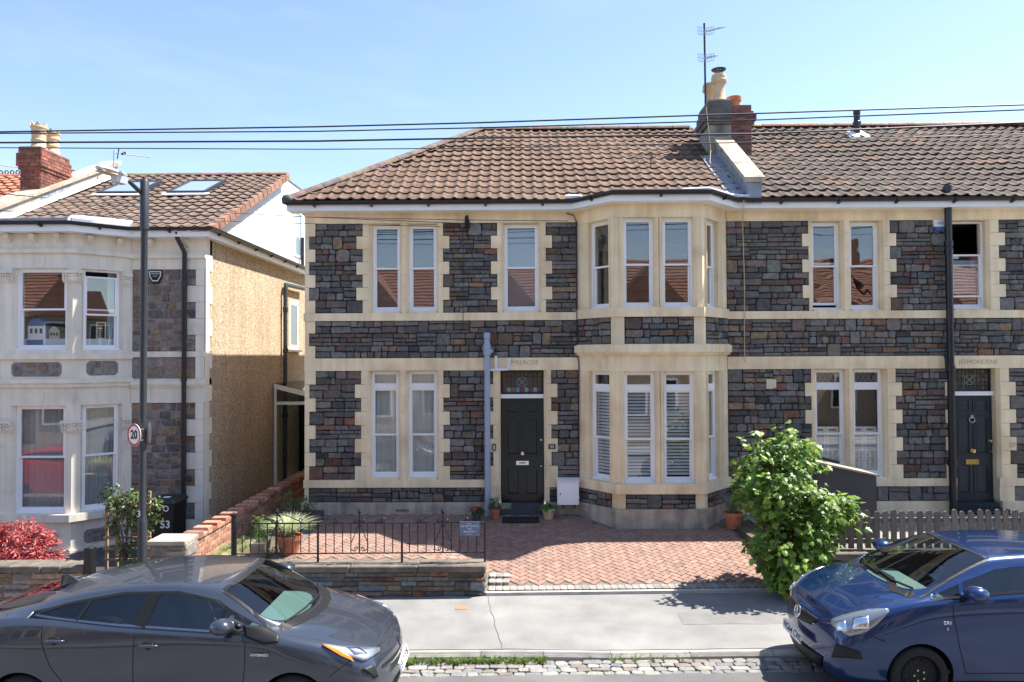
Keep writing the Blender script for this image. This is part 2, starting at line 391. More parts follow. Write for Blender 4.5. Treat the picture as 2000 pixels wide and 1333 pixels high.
rest.build('pavers_beyond', 'paver', drv, recalc=False, kind='stuff')
# grey edging blocks
def grey(): g = R(.8, 1.12); return (.26 * g, .24 * g, .22 * g)
b = MB(); chip(b, 0, 0, .104, .20, 0, .06, 0, .001, .004); em = b.mesh('edging_block', 'paver', recalc=False)
for r in range(1):
    x = XW + .05
    while x < 3.95:
        piece('edging_block', em, drv, Matrix.Translation((x + .055, YB + .17, gdrive(x, YB + .16) + .004)), grey()); x += .11
for k in range(2):
    for q in range(3):
        Y = YB + .375 + k * .205; piece('edging_block', em, drv, Matrix.Translation((XW + .105 + q * .108, Y, gdrive(XW + .2, Y) + .02)), grey())
x0 = XW + .02
b = MB(); A = []
for xx in (x0, 1.9, 3.95):
    zt = gdrive(xx, YB + .05) + .004; A.append([(xx, YB+.06, zt-.2), (xx, YB+.005, zt-.2), (xx, YB+.005, zt-.004), (xx, YB+.012, zt), (xx, YB+.06, zt)])
b.rings(A); b.build('edge_kerb', 'kerb', drv)
# ------------------------------------------------------------------ stones and bricks
def scol(kind='house'):
    r = random.random()
    if kind == 'house':
        if r < .52: c = (.138, .134, .122)
        elif r < .84: c = (.142, .110, .094)
        elif r < .88: c = (.16, .08, .056)
        elif r < .93: c = (.185, .13, .08)
        else: c = (.075, .072, .075)
    elif kind == 'warm':
        c = random.choice([(.20,.165,.145),(.17,.155,.145),(.23,.18,.15),(.19,.135,.115),(.25,.20,.165),(.25,.165,.1)])
    else:
        c = random.choice([(.10,.095,.085),(.13,.11,.09),(.085,.09,.09),(.15,.11,.08),(.12,.12,.11),(.2,.08,.055)]) if r > .1 else (.12,.14,.155)
    g = R(.6, 1.4); return tuple(q * g * R(.95, 1.05) for q in c)
def stone_rects(rows, wmin=.12, wmax=.44, hmin=.078):
    out = []
    for v0, v1, u0, u1 in rows:
        h = v1 - v0
        nc = 1 if h < hmin * 1.7 else (2 if h < hmin * 3.1 else random.choice((2, 2, 3)))
        u = u0
        while u < u1 - 1e-6:
            bw = R(.38, .85)
            if u1 - u - bw < .25: bw = u1 - u
            if random.random() < .2 and nc > 1 and bw > .3:
                w = min(bw, R(.18, .32))
                if u1 - u - w < .12: w = u1 - u
                out.append((u, u + w, v0, v1)); u += w; continue
            n2 = nc if random.random() < .7 else max(1, min(3, nc + random.choice((-1, 1))))
            if h / n2 < hmin * .75: n2 = nc
            if h / n2 > .19: n2 = max(n2, 2)
            cuts = [0] + sorted(max(.28 / n2, min(1 - .28 / n2, k / n2 + R(-.1, .1))) for k in range(1, n2)) + [1]
            for c0, c1 in zip(cuts, cuts[1:]):
                x = u; e = u + bw
                while x < e - 1e-6:
                    w = R(wmin, wmax) * (.8 if (c1 - c0) * h > .12 else 1.05)
                    if e - x - w < wmin * .75: w = e - x
                    if w > wmax * 1.35: w *= .5
                    out.append((x, x + w, v0 + c0 * h, v0 + c1 * h)); x += w
            u += bw
    return out
def stone(b, F, u0, u1, v0, v1, g=.008, d=.03, rnd=.15, back=-.03):
    u0 += g; u1 -= g; v0 += g; v1 -= g; w = u1 - u0; h = v1 - v0
    if w < .02 or h < .02: return
    c = min(w, h) * R(rnd * .5, rnd); j = min(.009, h * .08); n = 0
    pts = [(u0+c, v0), ((u0+u1)/2, v0), (u1-c, v0), (u1, v0+c*.8), (u1, v1-c*.8), (u1-c, v1), ((u0+u1)/2, v1), (u0+c, v1), (u0, v1-c*.8), (u0, v0+c*.8)]
    pts = [(x + R(-j, j), y + R(-j, j)) for x, y in pts]; n = len(pts); mu = (u0+u1)/2; mv = (v0+v1)/2
    k = max(.3, 1 - .028 / min(w, h)); tu = R(-.012, .012); tv = R(-.012, .012); dd = d * R(.8, 1.25)
    A = [F(x, y, back) for x, y in pts]; B = [F(x, y, dd - .012) for x, y in pts]
    D = [F(mu+(x-mu)*k, mv+(y-mv)*k, dd + tu*(x-mu)/w*2 + tv*(y-mv)/h*2 + R(-.002, .002)) for x, y in pts]
    b.add(A + B + D, [(i, (i+1) % n, n+(i+1) % n, n+i) for i in range(n)] + [(n+i, n+(i+1) % n, 2*n+(i+1) % n, 2*n+i) for i in range(n)] + [tuple(range(2*n, 3*n))])
def lay_stones(name, wall, jobs, limit, kind='house', restname='stones_beyond', mat='stone', g=.0085, d=.028, rnd=.2):
    """jobs: (F, rect); the largest `limit` become parts of their own, the rest one part"""
    jobs = sorted(jobs, key=lambda q: -(q[1][1]-q[1][0])*(q[1][3]-q[1][2])); rest = MB()
    for n, (F, r) in enumerate(jobs):
        c = scol(kind)
        if n < limit:
            b = MB(); stone(b, F, *r, g=g, d=d, rnd=rnd); 
            if b.v: o = b.build(name, mat, wall, recalc=False); o.color = (*c, 1)
        else: rest.col = c; stone(rest, F, *r, g=g, d=d, rnd=rnd)
    if rest.v: rest.build(restname, mat, wall, recalc=False, kind='stuff')
def bricks(F, u0, u1, v0, v1, bw=.215, bh=.075, odd=0):
    out = []; k = 0; v = v0
    while v < v1 - .02:
        e = min(v + bh, v1); u = u0 - (bw/2 if (k + odd) % 2 else 0)
        while u < u1 - .01:
            a = max(u, u0); z = min(u + bw, u1)
            if z - a > .02: out.append((F, (a, z, v, e)))
            u += bw
        v += bh; k += 1
    return out
def bcol(kind):
    c = {'red': [(.26,.085,.058),(.22,.075,.052),(.29,.11,.075),(.17,.065,.048)], 'dark': [(.17,.06,.045),(.2,.075,.06),(.12,.05,.045)],
         'pink': [(.42,.2,.13),(.36,.17,.11),(.45,.25,.17),(.28,.14,.1)]}[kind]
    g = R(.8, 1.15); return tuple(q * g for q in random.choice(c))
def lay_bricks(parent, jobs, kind, limit=300, name='brick'):
    rest = MB(); jobs = list(jobs)
    for n, (F, r) in enumerate(jobs):
        b = MB() if n < limit else rest; c = bcol(kind); b.col = (1, 1, 1) if n < limit else c
        u0, u1, v0, v1 = r; g = .005; k = .004
        A = [(u0+g,v0+g),(u1-g,v0+g),(u1-g,v1-g),(u0+g,v1-g)]; dd = .006 + R(-.002, .003)
        b.add([F(x,y,-.02) for x,y in A] + [F(x,y,dd-k) for x,y in A] + [F(x+(k if x<(u0+u1)/2 else -k), y+(k if y<(v0+v1)/2 else -k), dd) for x,y in A],
              [(i,(i+1)%4,4+(i+1)%4,4+i) for i in range(4)] + [(4+i,4+(i+1)%4,8+(i+1)%4,8+i) for i in range(4)] + [(8,9,10,11)])
        if n < limit: o = b.build(name, 'brick', parent, recalc=False); o.color = (*c, 1)
    if rest.v: rest.build('bricks_beyond', 'brick', parent, recalc=False, kind='stuff')
# ------------------------------------------------------------------ house building kit
def win(house, F, u0, u1, v0, v1, split=.5, top=None, glass='glass', d=-.13, gap_top=0, col='upvc', bar=.034, tiltopen=0):
    """sash window: frame mesh with sashes and panes below it"""
    w = MB(); f = .038; D = .07
    for a in ((u0, u0+f, v0, v1), (u1-f, u1, v0, v1), (u0+f, u1-f, v0, v0+f*1.2), (u0+f, u1-f, v1-f, v1)): w.fbox(F, *a, d-D, d)
    w.fbox(F, u0-.01, u1+.01, v0-.02, v0+.03, d, d+.035)
    vt = v1 - f
    if top:
        vt = v1 - top - f; w.fbox(F, u0+f, u1-f, vt, vt+.085, d-D, d+.008)
    fr = w.build('window', col, house)
    if top:
        pane(fr, F, u0+f+.02, u1-f-.02, vt+.11, v1-f-.02, d-.02, glass)
        b = MB(); ring(b, F, u0+f, u1-f, vt+.085, v1-f, .028, d-.04, d-.008); b.build('top_light_frame', col, fr)
    vm = lerp(v0+f, vt, split)
    b = MB(); ring(b, F, u0+f, u1-f, vm-.02-gap_top, vt-gap_top, bar, d-.045, d-.012); b.build('upper_sash', col, fr)
    pane(fr, F, u0+f+bar*.8, u1-f-bar*.8, vm+bar-.025-gap_top, vt-bar*.8-gap_top, d-.03, glass)
    b = MB(); ring(b, F, u0+f, u1-f, v0+f*1.2+tiltopen, vm+.022+tiltopen, bar, d-.085, d-.05, bot=bar*1.5); b.build('lower_sash', col, fr)
    pane(fr, F, u0+f+bar*.8, u1-f-bar*.8, v0+f*1.2+bar*1.3+tiltopen, vm-.015+tiltopen, d-.068, glass)
    return fr
def ring(b, F, u0, u1, v0, v1, w, d0, d1, bot=None):
    bot = bot or w
    b.fbox(F, u0, u0+w, v0, v1, d0, d1); b.fbox(F, u1-w, u1, v0, v1, d0, d1)
    b.fbox(F, u0+w, u1-w, v0, v0+bot, d0, d1); b.fbox(F, u0+w, u1-w, v1-w, v1, d0, d1)
def pane(parent, F, u0, u1, v0, v1, d, glass='glass'):
    b = MB(); a = R(-.0015, .0015); c = R(-.0015, .0015)
    b.hull([F(u0,v0,d-.004), F(u1,v0,d-.004+a), F(u1,v1,d-.004+a+c), F(u0,v1,d-.004+c)], [F(u0,v0,d), F(u1,v0,d+a), F(u1,v1,d+a+c), F(u0,v1,d+c)])
    return b.build('pane', glass, parent)
def room(house, F, u0, u1, v0, v1, depth=2.6, m='room', d=-.32):
    b = MB(); P = lambda u, v, q: F(u, v, q)
    b.add([P(u0,v0,d),P(u1,v0,d),P(u1,v1,d),P(u0,v1,d),P(u0,v0,d-depth),P(u1,v0,d-depth),P(u1,v1,d-depth),P(u0,v1,d-depth)],
          [(4,5,6,7),(0,1,5,4),(3,2,6,7),(0,4,7,3),(1,2,6,5)])
    return b.build('room', m, house, recalc=False)
def blind(house, F, u0, u1, v0, v1, pitch=.05, ang=.6, d=-.26, m='blind', depth=.05):
    b = MB(); b.fbox(F, u0, u1, v1-.04, v1, d-.03, d+.03); o = b.build('blind', m, house)
    n = int((v1 - v0 - .05) / pitch); b = MB(); cs, sn = math.cos(ang) * depth / 2, math.sin(ang) * depth / 2
    b.hull([F(u0,-sn,-cs), F(u0,sn,cs), F(u0,sn+.003,cs), F(u0,-sn+.003,-cs)], [F(u1,-sn,-cs), F(u1,sn,cs), F(u1,sn+.003,cs), F(u1,-sn+.003,-cs)])
    me = b.mesh('slat', m)
    N = (F(0,0,1) - F(0,0,0))
    for k in range(n): piece('slat', me, o, Matrix.Translation(N * d + Vector((0, 0, v1 - .05 - pitch * (k + .5)))))
    return o
def curtain(house, F, u0, u1, v0, v1, d=-.3, m='curtain', waves=9, amp=.02, name='curtain'):
    b = MB(); n = waves * 6; A = []; B = []; ph = R(0, 6)
    for i in range(n + 1):
        u = lerp(u0, u1, i / n); q = amp * math.sin(i / 6 * 2 * math.pi + ph + .8 * math.sin(i * .21)); A.append(F(u, v0, d+q)); B.append(F(u, v1, d+q*.6))
    b.rings([A, B], cap=False, close=False); return b.build(name, m, house, smooth=1, recalc=False)
def jamb(b, F, u, v0, v1, side, w=.07, ch=.05, d1=.03, d0=-.3):
    """jamb strip from u going away from the opening (side=-1: lies left of the opening)"""
    pr = [(u, d0), (u, d1-ch-.02), (u+side*ch, d1), (u+side*w, d1), (u+side*w, d0)]
    b.hull([F(x, v0, y) for x, y in pr], [F(x, v1, y) for x, y in pr])
def storey(F, v0, v1, n, zones, opens, uL, uR, cream, mort, jobs, tooth=.125, dcream=.03):
    """zones: (u0,u1,phaseL,phaseR); opens: (u0,u1) full-height openings"""
    h = (v1 - v0) / n; jw = .07
    for k in range(n):
        a, e = v1 - (k + 1) * h, v1 - k * h; iv = []
        for z0, z1, pl, pr in zones:
            l = z0 + (0 if pl is None or (k + pl) % 2 == 0 else tooth); r = z1 - (0 if pr is None or (k + pr) % 2 == 0 else tooth)
            iv.append((l, r)); mort.fbox(F, l, r, a, e, -.3, 0)
        for (l, r) in iv:
            for q in stone_rects([(a, e, l, r)]): jobs.append((F, q))
        cuts = sorted(iv + [(o0 - jw, o1 + jw) for o0, o1 in opens]); u = uL
        for c0, c1 in cuts:
            if c0 > u + .004: cream.fbox(F, u, c0, a + .003, e - .003, -.3, dcream)
            u = max(u, c1)
        if u < uR - .004: cream.fbox(F, u, uR, a + .003, e - .003, -.3, dcream)
    for o0, o1 in opens: jamb(cream, F, o0, v0, v1, -1, jw); jamb(cream, F, o1, v0, v1, 1, jw)
def rows_of(v0, v1, u0, u1, h=.23):
    n = max(1, round((v1 - v0) / h)); c = [v0] + [lerp(v0, v1, k / n) + R(-.03, .03) for k in range(1, n)] + [v1]
    return [(a, e, u0, u1) for a, e in zip(c, c[1:])]
def panel(F, u0, u1, v0, v1, mort, jobs):
    mort.fbox(F, u0, u1, v0, v1, -.3, 0)
    for q in stone_rects(rows_of(v0, v1, u0, u1)): jobs.append((F, q))
def tile_mesh(w, L, roll=.035, style=0):
    """one pantile: cross profile x 0..w, running up y 0..L, lower lip at y=0"""
    pr = [(0, .006), (w*.30, 0), (w*.52, .004), (w*.64, roll*.62), (w*.77, roll), (w*.9, roll*.72), (w*1.02, .01)]
    if style: pr = [(0, .022), (w*.22, .004), (w*.45, 0), (w*.66, .012), (w*.80, roll*1.05), (w*.92, roll), (w*1.04, .02)]
    T = .026; lift = .034; b = MB(); vs = []
    for y, z in ((0, lift), (L, 0)): vs += [(x, y, q + z) for x, q in pr]
    vs += [(x, .002, q + lift - T) for x, q in pr]; n = len(pr)
    b.add(vs, [(i, i+1, n+i+1, n+i) for i in range(n-1)] + [(2*n+i, 2*n+i+1, i+1, i) for i in range(n-1)])
    return b.mesh('tile', 'tile_brown', smooth=45, recalc=False)
def tiles(roof, O, U, S, poly, w, gauge, colf, style=0, limit=300, jitter=.004, skip=None):
    """cover the polygon (in u,s coordinates of the slope) with tiles"""
    O = Vector(O); U = Vector(U).normalized(); S = Vector(S).normalized(); N = U.cross(S); me = tile_mesh(w, gauge * 1.12, style=style)
    base = Matrix(((U.x, S.x, N.x, O.x), (U.y, S.y, N.y, O.y), (U.z, S.z, N.z, O.z), (0, 0, 0, 1)))
    umin = min(p[0] for p in poly); umax = max(p[0] for p in poly); smin = min(p[1] for p in poly); smax = max(p[1] for p in poly)
    n = len(poly); cnt = 0; rest = MB(); s = smin
    def inside(x, y):
        return all((poly[(i+1) % n][0]-poly[i][0])*(y-poly[i][1]) - (poly[(i+1) % n][1]-poly[i][1])*(x-poly[i][0]) >= -1e-6 for i in range(n))
    while s < smax - .02:
        u = umin
        while u < umax - .01:
            cs = [inside(u+a*w, s+c*gauge) for a in (0.02, .98) for c in (.02, .98)]
            if any(cs) and not (skip and skip(u + w/2, s + gauge/2)):
                m = base @ Matrix.Translation((u + R(-jitter, jitter), s + R(-jitter, jitter), R(-.002, .004) + .016 * math.sin(u * .8 + s * 1.3) + .01 * math.sin(u * 2.1))) @ Matrix.Rotation(R(-.008, .008), 4, 'Z')
                c = colf(u, s)
                if all(cs) and cnt < limit: piece('tile', me, roof, m, c); cnt += 1
                elif all(cs):
                    rest.col = c; rest.add([m @ v.co for v in me.vertices], [tuple(f.vertices) for f in me.polygons])
                else:
                    bm = bmesh.new(); bm.from_mesh(me); bm.transform(Matrix.Translation((u, s, 0)))
                    for i in range(n):
                        p, q = poly[i], poly[(i+1) % n]; nn = Vector((q[1]-p[1], p[0]-q[0], 0)).normalized()
                        bmesh.ops.bisect_plane(bm, geom=bm.verts[:] + bm.edges[:] + bm.faces[:], plane_co=(p[0], p[1], 0), plane_no=nn, clear_outer=True)
                    bm.verts.index_update(); rest.col = c
                    if bm.faces: rest.add([base @ v.co for v in bm.verts], [tuple(v.index for v in f.verts) for f in bm.faces])
                    bm.free()
            u += w
        s += gauge
    if rest.v: rest.build('tiles_beyond', 'tile_brown', roof, smooth=45, recalc=False, kind='stuff')
def ridge_tiles(roof, a, e, r, col, step=.44, name='ridge_tile', gap=.012):
    a = Vector(a); e = Vector(e); L = (e - a).length; n = max(1, round(L / step)); t = (e - a) / L
    side = t.cross(Vector((0, 0, 1))).normalized(); up = side.cross(t)
    for k in range(n):
        p = a + t * (L * k / n + gap/2); q = a + t * (L * (k + 1) / n - gap/2); b = MB(); A = []; B = []; rr = r * R(.97, 1.03)
        for i in range(9):
            g = math.pi * i / 8; A.append(p + side * rr * math.cos(g) + up * rr * .72 * math.sin(g)); B.append(q + side * rr * math.cos(g) + up * rr * .72 * math.sin(g))
        b.hull(A, B); o = b.build(name, 'tile_brown', roof, smooth=40); c = [x * R(.8, 1.15) for x in col]; o.color = (*c, 1)
def gutter(house, path, r=.055, name='gutter', m='gutter_black'):
    b = MB(); P = [Vector(p) for p in path]; rs = []
    for i, p in enumerate(P):
        t = (P[min(i+1, len(P)-1)] - P[max(i-1, 0)]).normalized(); s = t.cross(Vector((0, 0, 1))).normalized()
        if 0 < i < len(P) - 1:
            c = (P[i] - P[i-1]).normalized().dot(t); s = s / max(.5, c)
        pr = [(r*math.cos(a), r*math.sin(a)) for a in [math.pi + math.pi * k / 6 for k in range(7)]] + [(r*1.05, .012), (r*.8, .012), (-r*.8, .012), (-r*1.05, .012)]
        rs.append([p + s * x + Vector((0, 0, y)) for x, y in pr])
    b.rings(rs); o = b.build(name, m, house)
    for p, q in zip(P, P[1:]):
        L = (q - p).length; n = int(L / 1.0)
        for k in range(n):
            c = p.lerp(q, (k + .5) / n); t = (q - p).normalized(); s = t.cross(Vector((0, 0, 1))).normalized(); b = MB()
            b.hull([c + s*.075 + t*.02, c - s*.06 + t*.02, c - s*.06 + t*.02 - Vector((0,0,.10)), c + s*.05 + t*.02 - Vector((0,0,.075))], [c + s*.075 - t*.02, c - s*.06 - t*.02, c - s*.06 - t*.02 - Vector((0,0,.10)), c + s*.05 - t*.02 - Vector((0,0,.075))])
            b.build('bracket', m, o)
    return o
def board(house, path, z0, z1, th, name, m, off=0):
    """vertical board following a plan path"""
    b = MB(); P = [Vector((*p, 0)) for p in path]; rs = []
    for i, p in enumerate(P):
        t = (P[min(i+1, len(P)-1)] - P[max(i-1, 0)]).normalized(); s = t.cross(Vector((0, 0, 1))).normalized()
        if 0 < i < len(P) - 1: s = s / max(.5, (P[i] - P[i-1]).normalized().dot(t))
        rs.append([p + s*off + Vector((0,0,z0)), p + s*th + Vector((0,0,z0)), p + s*th + Vector((0,0,z1)), p + s*off + Vector((0,0,z1))])
    b.rings(rs); return b.build(name, m, house)
def door(house, F, u0, u1, v0, v1, m, d=-.16, name='door'):
    b = MB(); b.fbox(F, u0, u1, v0, v1, d-.045, d); o = b.build(name, m, house); W0 = u1 - u0; H = v1 - v0
    for (a, c) in ((.10, .46), (.54, .90)):
        for (e, f) in ((.07, .34), (.43, .80), (.85, .965)) if 0 else ((.06, .345), (.44, .80), (.845, .965)):
            p = MB(); x0, x1, y0, y1 = u0+a*W0, u0+c*W0, v0+e*H, v0+f*H
            ring(p, F, x0, x1, y0, y1, .022, d+.001, d+.014)
            k = .045; p.hull([F(x0+k,y0+k,d+.001),F(x1-k,y0+k,d+.001),F(x1-k,y1-k,d+.001),F(x0+k,y1-k,d+.001)], [F(x0+k+.02,y0+k+.02,d+.011),F(x1-k-.02,y0+k+.02,d+.011),F(x1-k-.02,y1-k-.02,d+.011),F(x0+k+.02,y1-k-.02,d+.011)])
            p.build('panel', m, o)
    return o
def knob(parent, F, u, v, d, r, m, name='knob'):
    b = MB(); c = F(u, v, d); N = (F(u, v, d+1) - c)
    b.tube([c, c+N*.01, c+N*.02, c+N*.035, c+N*.06, c+N*.075, c+N*.082], [r*.9, r*.9, r*.45, r*.6, r, r*.8, r*.2], 12); return b.build(name, m, parent, smooth=40)
def fanlight(house, F, u0, u1, v0, v1, nx, ny, d=-.18, scheme=0):
    b = MB(); ring(b, F, u0, u1, v0, v1, .03, d-.04, d); o = b.build('fanlight', 'black' if scheme == 0 else 'door_blue', house)
    u0 += .03; u1 -= .03; v0 += .03; v1 -= .03
    for i in range(nx):
        for j in range(ny):
            if scheme == 0 and 2 <= i <= nx-3 and 1 <= j <= ny-2 and (i, j) != (2, 1): continue
            c = (.03, .035, .04)
            if scheme == 0:
                if j == 0: c = [(.16,.03,.12),(.2,.3,.2),(.2,.15,.09),(.16,.24,.34),(.18,.03,.12),(.22,.32,.22),(.17,.03,.11),(.24,.3,.2)][i % 8]
                elif i in (0, nx-1): c = random.choice([(.12,.05,.02),(.09,.06,.03)])
                else: c = random.choice([(.05,.05,.05),(.06,.045,.05),(.04,.055,.05)])
            else: c = random.choice([(.05,.06,.05),(.08,.075,.04),(.04,.05,.05),(.11,.1,.08)])
            q = MB(); g = .005
            q.fbox(F, lerp(u0,u1,i/nx)+g, lerp(u0,u1,(i+1)/nx)-g, lerp(v0,v1,j/ny)+g, lerp(v0,v1,(j+1)/ny)-g, d-.03, d-.022+R(0,.002)); p = q.build('pane', 'stained', o); p.color = (*c, 1)
    q = MB()
    if scheme == 0: q.fbox(F, lerp(u0,u1,2/nx)+.005, lerp(u0,u1,(nx-2)/nx)-.005, lerp(v0,v1,1/ny)+.005, lerp(v0,v1,(ny-1)/ny)-.005, d-.03, d-.022); p = q.build('pane', 'stained', o); p.color = (.045,.055,.06,1)
    q = MB(); cu, cv = (u0+u1)/2, (v0+v1)/2; r = min(.1, (v1-v0)*.3)
    q.tube([F(cu+r*math.cos(a), cv+r*math.sin(a), d-.018) for a in [2*math.pi*k/20 for k in range(21)]], .006, 5)
    for s in (-1, 1): q.tube([F(cu-r*.7, cv-s*r*.7, d-.018), F(cu+r*.7, cv+s*r*.7, d-.018)], .009, 5)
    q.fbox(F, u0, u1, v0-.005, v0+.002, d-.034, d-.02)
    q.build('leading', 'steel' if 0 else 'lead', o)
    return o
def chimney_pot(parent, c, h, r, crown=False, m='clay_cream', name='chimney_pot'):
    b = MB()
    if crown:
        pr = [(r*1.35, 0), (r*1.25, h*.06), (r*1.0, h*.14), (r*.98, h*.30), (r*1.08, h*.32), (r*1.08, h*.36), (r*.98, h*.38), (r*1.0, h*.58), (r*1.12, h*.60), (r*1.12, h*.65), (r*1.02, h*.67), (r*1.1, h*.78), (r*1.2, h*.80), (r*1.2, h*.84), (r*1.1, h*.86)]
        b.lathe(c, pr, 20); n = 8; c = Vector(c)
        for k in range(n):
            a0, a1 = 2*math.pi*k/n, 2*math.pi*(k+1)/n; am = (a0+a1)/2
            for rr in (r*1.1,):
                P = lambda a, q, z: c + Vector((q*math.cos(a), q*math.sin(a), z))
                b.hull([P(a0, rr, h*.85), P(a1, rr, h*.85), P(am, rr*1.08, h)], [P(a0, rr*.85, h*.85), P(a1, rr*.85, h*.85), P(am, rr*.95, h)])
    else:
        b.lathe(c, [(r*1.25, 0), (r*1.15, h*.12), (r*.92, h*.2), (r*.85, h*.6), (r*.9, h*.68), (r*1.15, h*.72), (r*1.22, h*.8), (r*1.1, h*.84), (r*1.15, h*.9), (r*1.05, h), (r*.8, h), (r*.75, h*.9)], 20)
    return b.build(name, m, parent, smooth=35)
def downpipe(house, path, r, m, name='downpipe', collars=()):
    b = MB(); b.tube(path, r, 12)
    for z, p in collars: b.lathe((p[0], p[1], z), [(r, -.06), (r*1.22, -.055), (r*1.22, .055), (r, .06)], 12)
    return b.build(name, m, house, smooth=40)
# ------------------------------------------------------------------ house number 55
fx = lambda px, Y=YF: W(px, 700, Y).x
F0 = frame((0, YF, 0), (1, 0, 0), (0, -1, 0))
Zb, Zp, Zs0, Zs1, Zl, Zl1, Zm1, Zw0, Zw1, Zf = .45, .84, 1.133, 1.285, 3.45, 3.70, 4.446, 4.60, 6.398, 6.64
UL, UBL, UBR = fx(596), fx(1129), 4.14
Bx, Cx, YBAY = 1.824, 3.46, 13.70
EZ, EY = 6.78, 14.16                         # eaves
RY = 18.2; RZ = W(1200, 254, RY).z
h55 = thing('stone_house', 'double fronted dark stone house with cream dressings, two storey bay and number 55 door', 'house', (0, YF, .6), 'stone houses of the terrace')
wall = MB().fbox(F0, UL + .01, 4.3, Zb, 6.5, -8.0, -7.7).fbox(F0, UL + .01, UL + .3, Zb, 6.6, -7.7, -.302).fbox(F0, 4.28, 4.5, Zb, 6.6, -7.7, -.302).build('wall', 'bath_stone', h55)
cr = MB(); mo = MB(); J = []
oF = [(fx(726), fx(781)), (fx(798), fx(853)), (fx(985), fx(1053))]
oG = [(fx(723), fx(778)), (fx(796), fx(853)), (fx(977), fx(1062))]
storey(F0, Zw0, Zw1, 7, [(fx(604), fx(709), 1, 0), (fx(866), fx(972), 0, 0), (fx(1067), UBL, 0, None)], oF, UL, UBL, cr, mo, J)
storey(F0, Zs1, Zl, 8, [(fx(605), fx(706), 1, 0), (fx(866), fx(963), 0, 0), (fx(1076), UBL, 0, None)], oG, UL, UBL, cr, mo, J)
storey(F0, Zl1, Zm1, 3, [(fx(604), UBL, 1, None)], [], UL, UBL, cr, mo, J)
storey(F0, Zp, Zs0, 1, [(fx(604), fx(956), 0, None)], [], UL, oG[2][0], cr, mo, J)
storey(F0, Zp, Zs0, 1, [(fx(1072), UBL, 0, None)], [], oG[2][1], UBL, cr, mo, J)
DU0, DU1 = oG[2]
for a, e in ((UL - .02, DU0), (DU1, UBL + .02)):
    cr.fbox(F0, a, e, Zs0, Zs1, -.3, .045)
cr.fbox(F0, UL - .005, UBL + .02, Zl, Zl1, -.3, .032); cr.fbox(F0, UL - .02, UBL + .02, Zm1, Zw0, -.3, .045)
cr.fbox(F0, UL - .005, UBL + .02, Zw1, Zf + .1, -.3, .032)
for o0, o1 in oF: cr.fbox(F0, o0 + .002, o1 - .002, Zw0, Zw0 + .035, -.3, .02)
for o0, o1 in oG[:2]: cr.fbox(F0, o0 + .002, o1 - .002, Zs1, Zs1 + .03, -.3, .02)
cr.build('stone_dressing', 'bath_stone', h55)
pl = MB(); pl.fbox(F0, UL - .05, DU0 - .04, Zb, Zp, -.3, .075); pl.fbox(F0, DU1 + .04, UBL + .05, Zb, Zp, -.3, .075)
for k in range(8): pl.fbox(F0, UL - .045 + k*.52, UL - .045 + k*.52 + .515, Zb, Zp - .012, .075, .082)
pl.build('plinth', 'plinth_stone', h55)
b = MB(); b.fbox(F0, DU0 - .06, DU1 + .06, .45, .72, -.35, .13); b.fbox(F0, DU0 + .01, DU1 - .01, .72, .80, -.3, .02); b.build('doorstep', 'slate_dark', h55)
# canted bay
pA, pB, pC, pD = (UBL, YF), (Bx, YBAY), (Cx, YBAY), (UBR, YF)
bay = [pA, pB, pC, pD]
def fr(p, q):
    U = Vector((q[0]-p[0], q[1]-p[1], 0)); return frame((*p, 0), U, U.cross(Vector((0, 0, 1)))), U.length
(FL, lL), (FC, lC), (FR, lR) = fr(pA, pB), fr(pB, pC), fr(pC, pD)
cr = MB()
wb_ = [(FL, lL, [(.27, .83)]), (FC, lC, [(.155, .735), (.895, 1.475)]), (FR, lR, [(.19, .75)])]
for F, L, op in wb_:
    for v0, v1 in ((1.325, 3.43), (4.64, 6.345)):
        storey(F, v0, v1, 1, [], op, 0, L, cr, mo, J, dcream=0)
    p0, p1 = (.0, .0) if F is FL else ((.16, .17) if F is FC else (0, 0))
    if F is FL: p0, p1 = .0, .13
    if F is FR: p0, p1 = .12, .0
    for v0, v1 in ((.86, 1.14), (3.945, 4.46)):
        for q in stone_rects(rows_of(v0, v1, p0 + .01, L - p1 - .01)): J.append((F, q))
        mo.fbox(F, p0 + .005, L - p1 - .005, v0, v1, -.3, -.012)
        for a, e in ((0, p0), (L - p1, L)):
            if e - a > .01: cr.fbox(F, a, e, v0, v1, -.3, .0)
mo.build('pointing', 'mortar_black', wall)
cr.build('bay_dressing', 'bath_stone', h55)
for z0, z1, th, nm, m in ((.2, .86, .07, 'bay_plinth', 'plinth_stone'), (1.14, 1.325, .05, 'bay_sill', 'bath_stone'), (3.43, 3.74, .004, 'bay_lintel', 'bath_stone'), (3.785, 3.93, .10, 'bay_cornice', 'bath_stone'),
                        (3.74, 3.785, .06, 'bay_cornice', 'bath_stone'), (3.93, 3.948, .06, 'bay_cornice', 'bath_stone'), (4.46, 4.64, .05, 'bay_sill', 'bath_stone'), (6.345, 6.66, .004, 'bay_frieze', 'bath_stone')):
    board(h55, bay, z0, z1, th, nm, m, off=-.29)
lay_stones('stone', wall, J, 300)
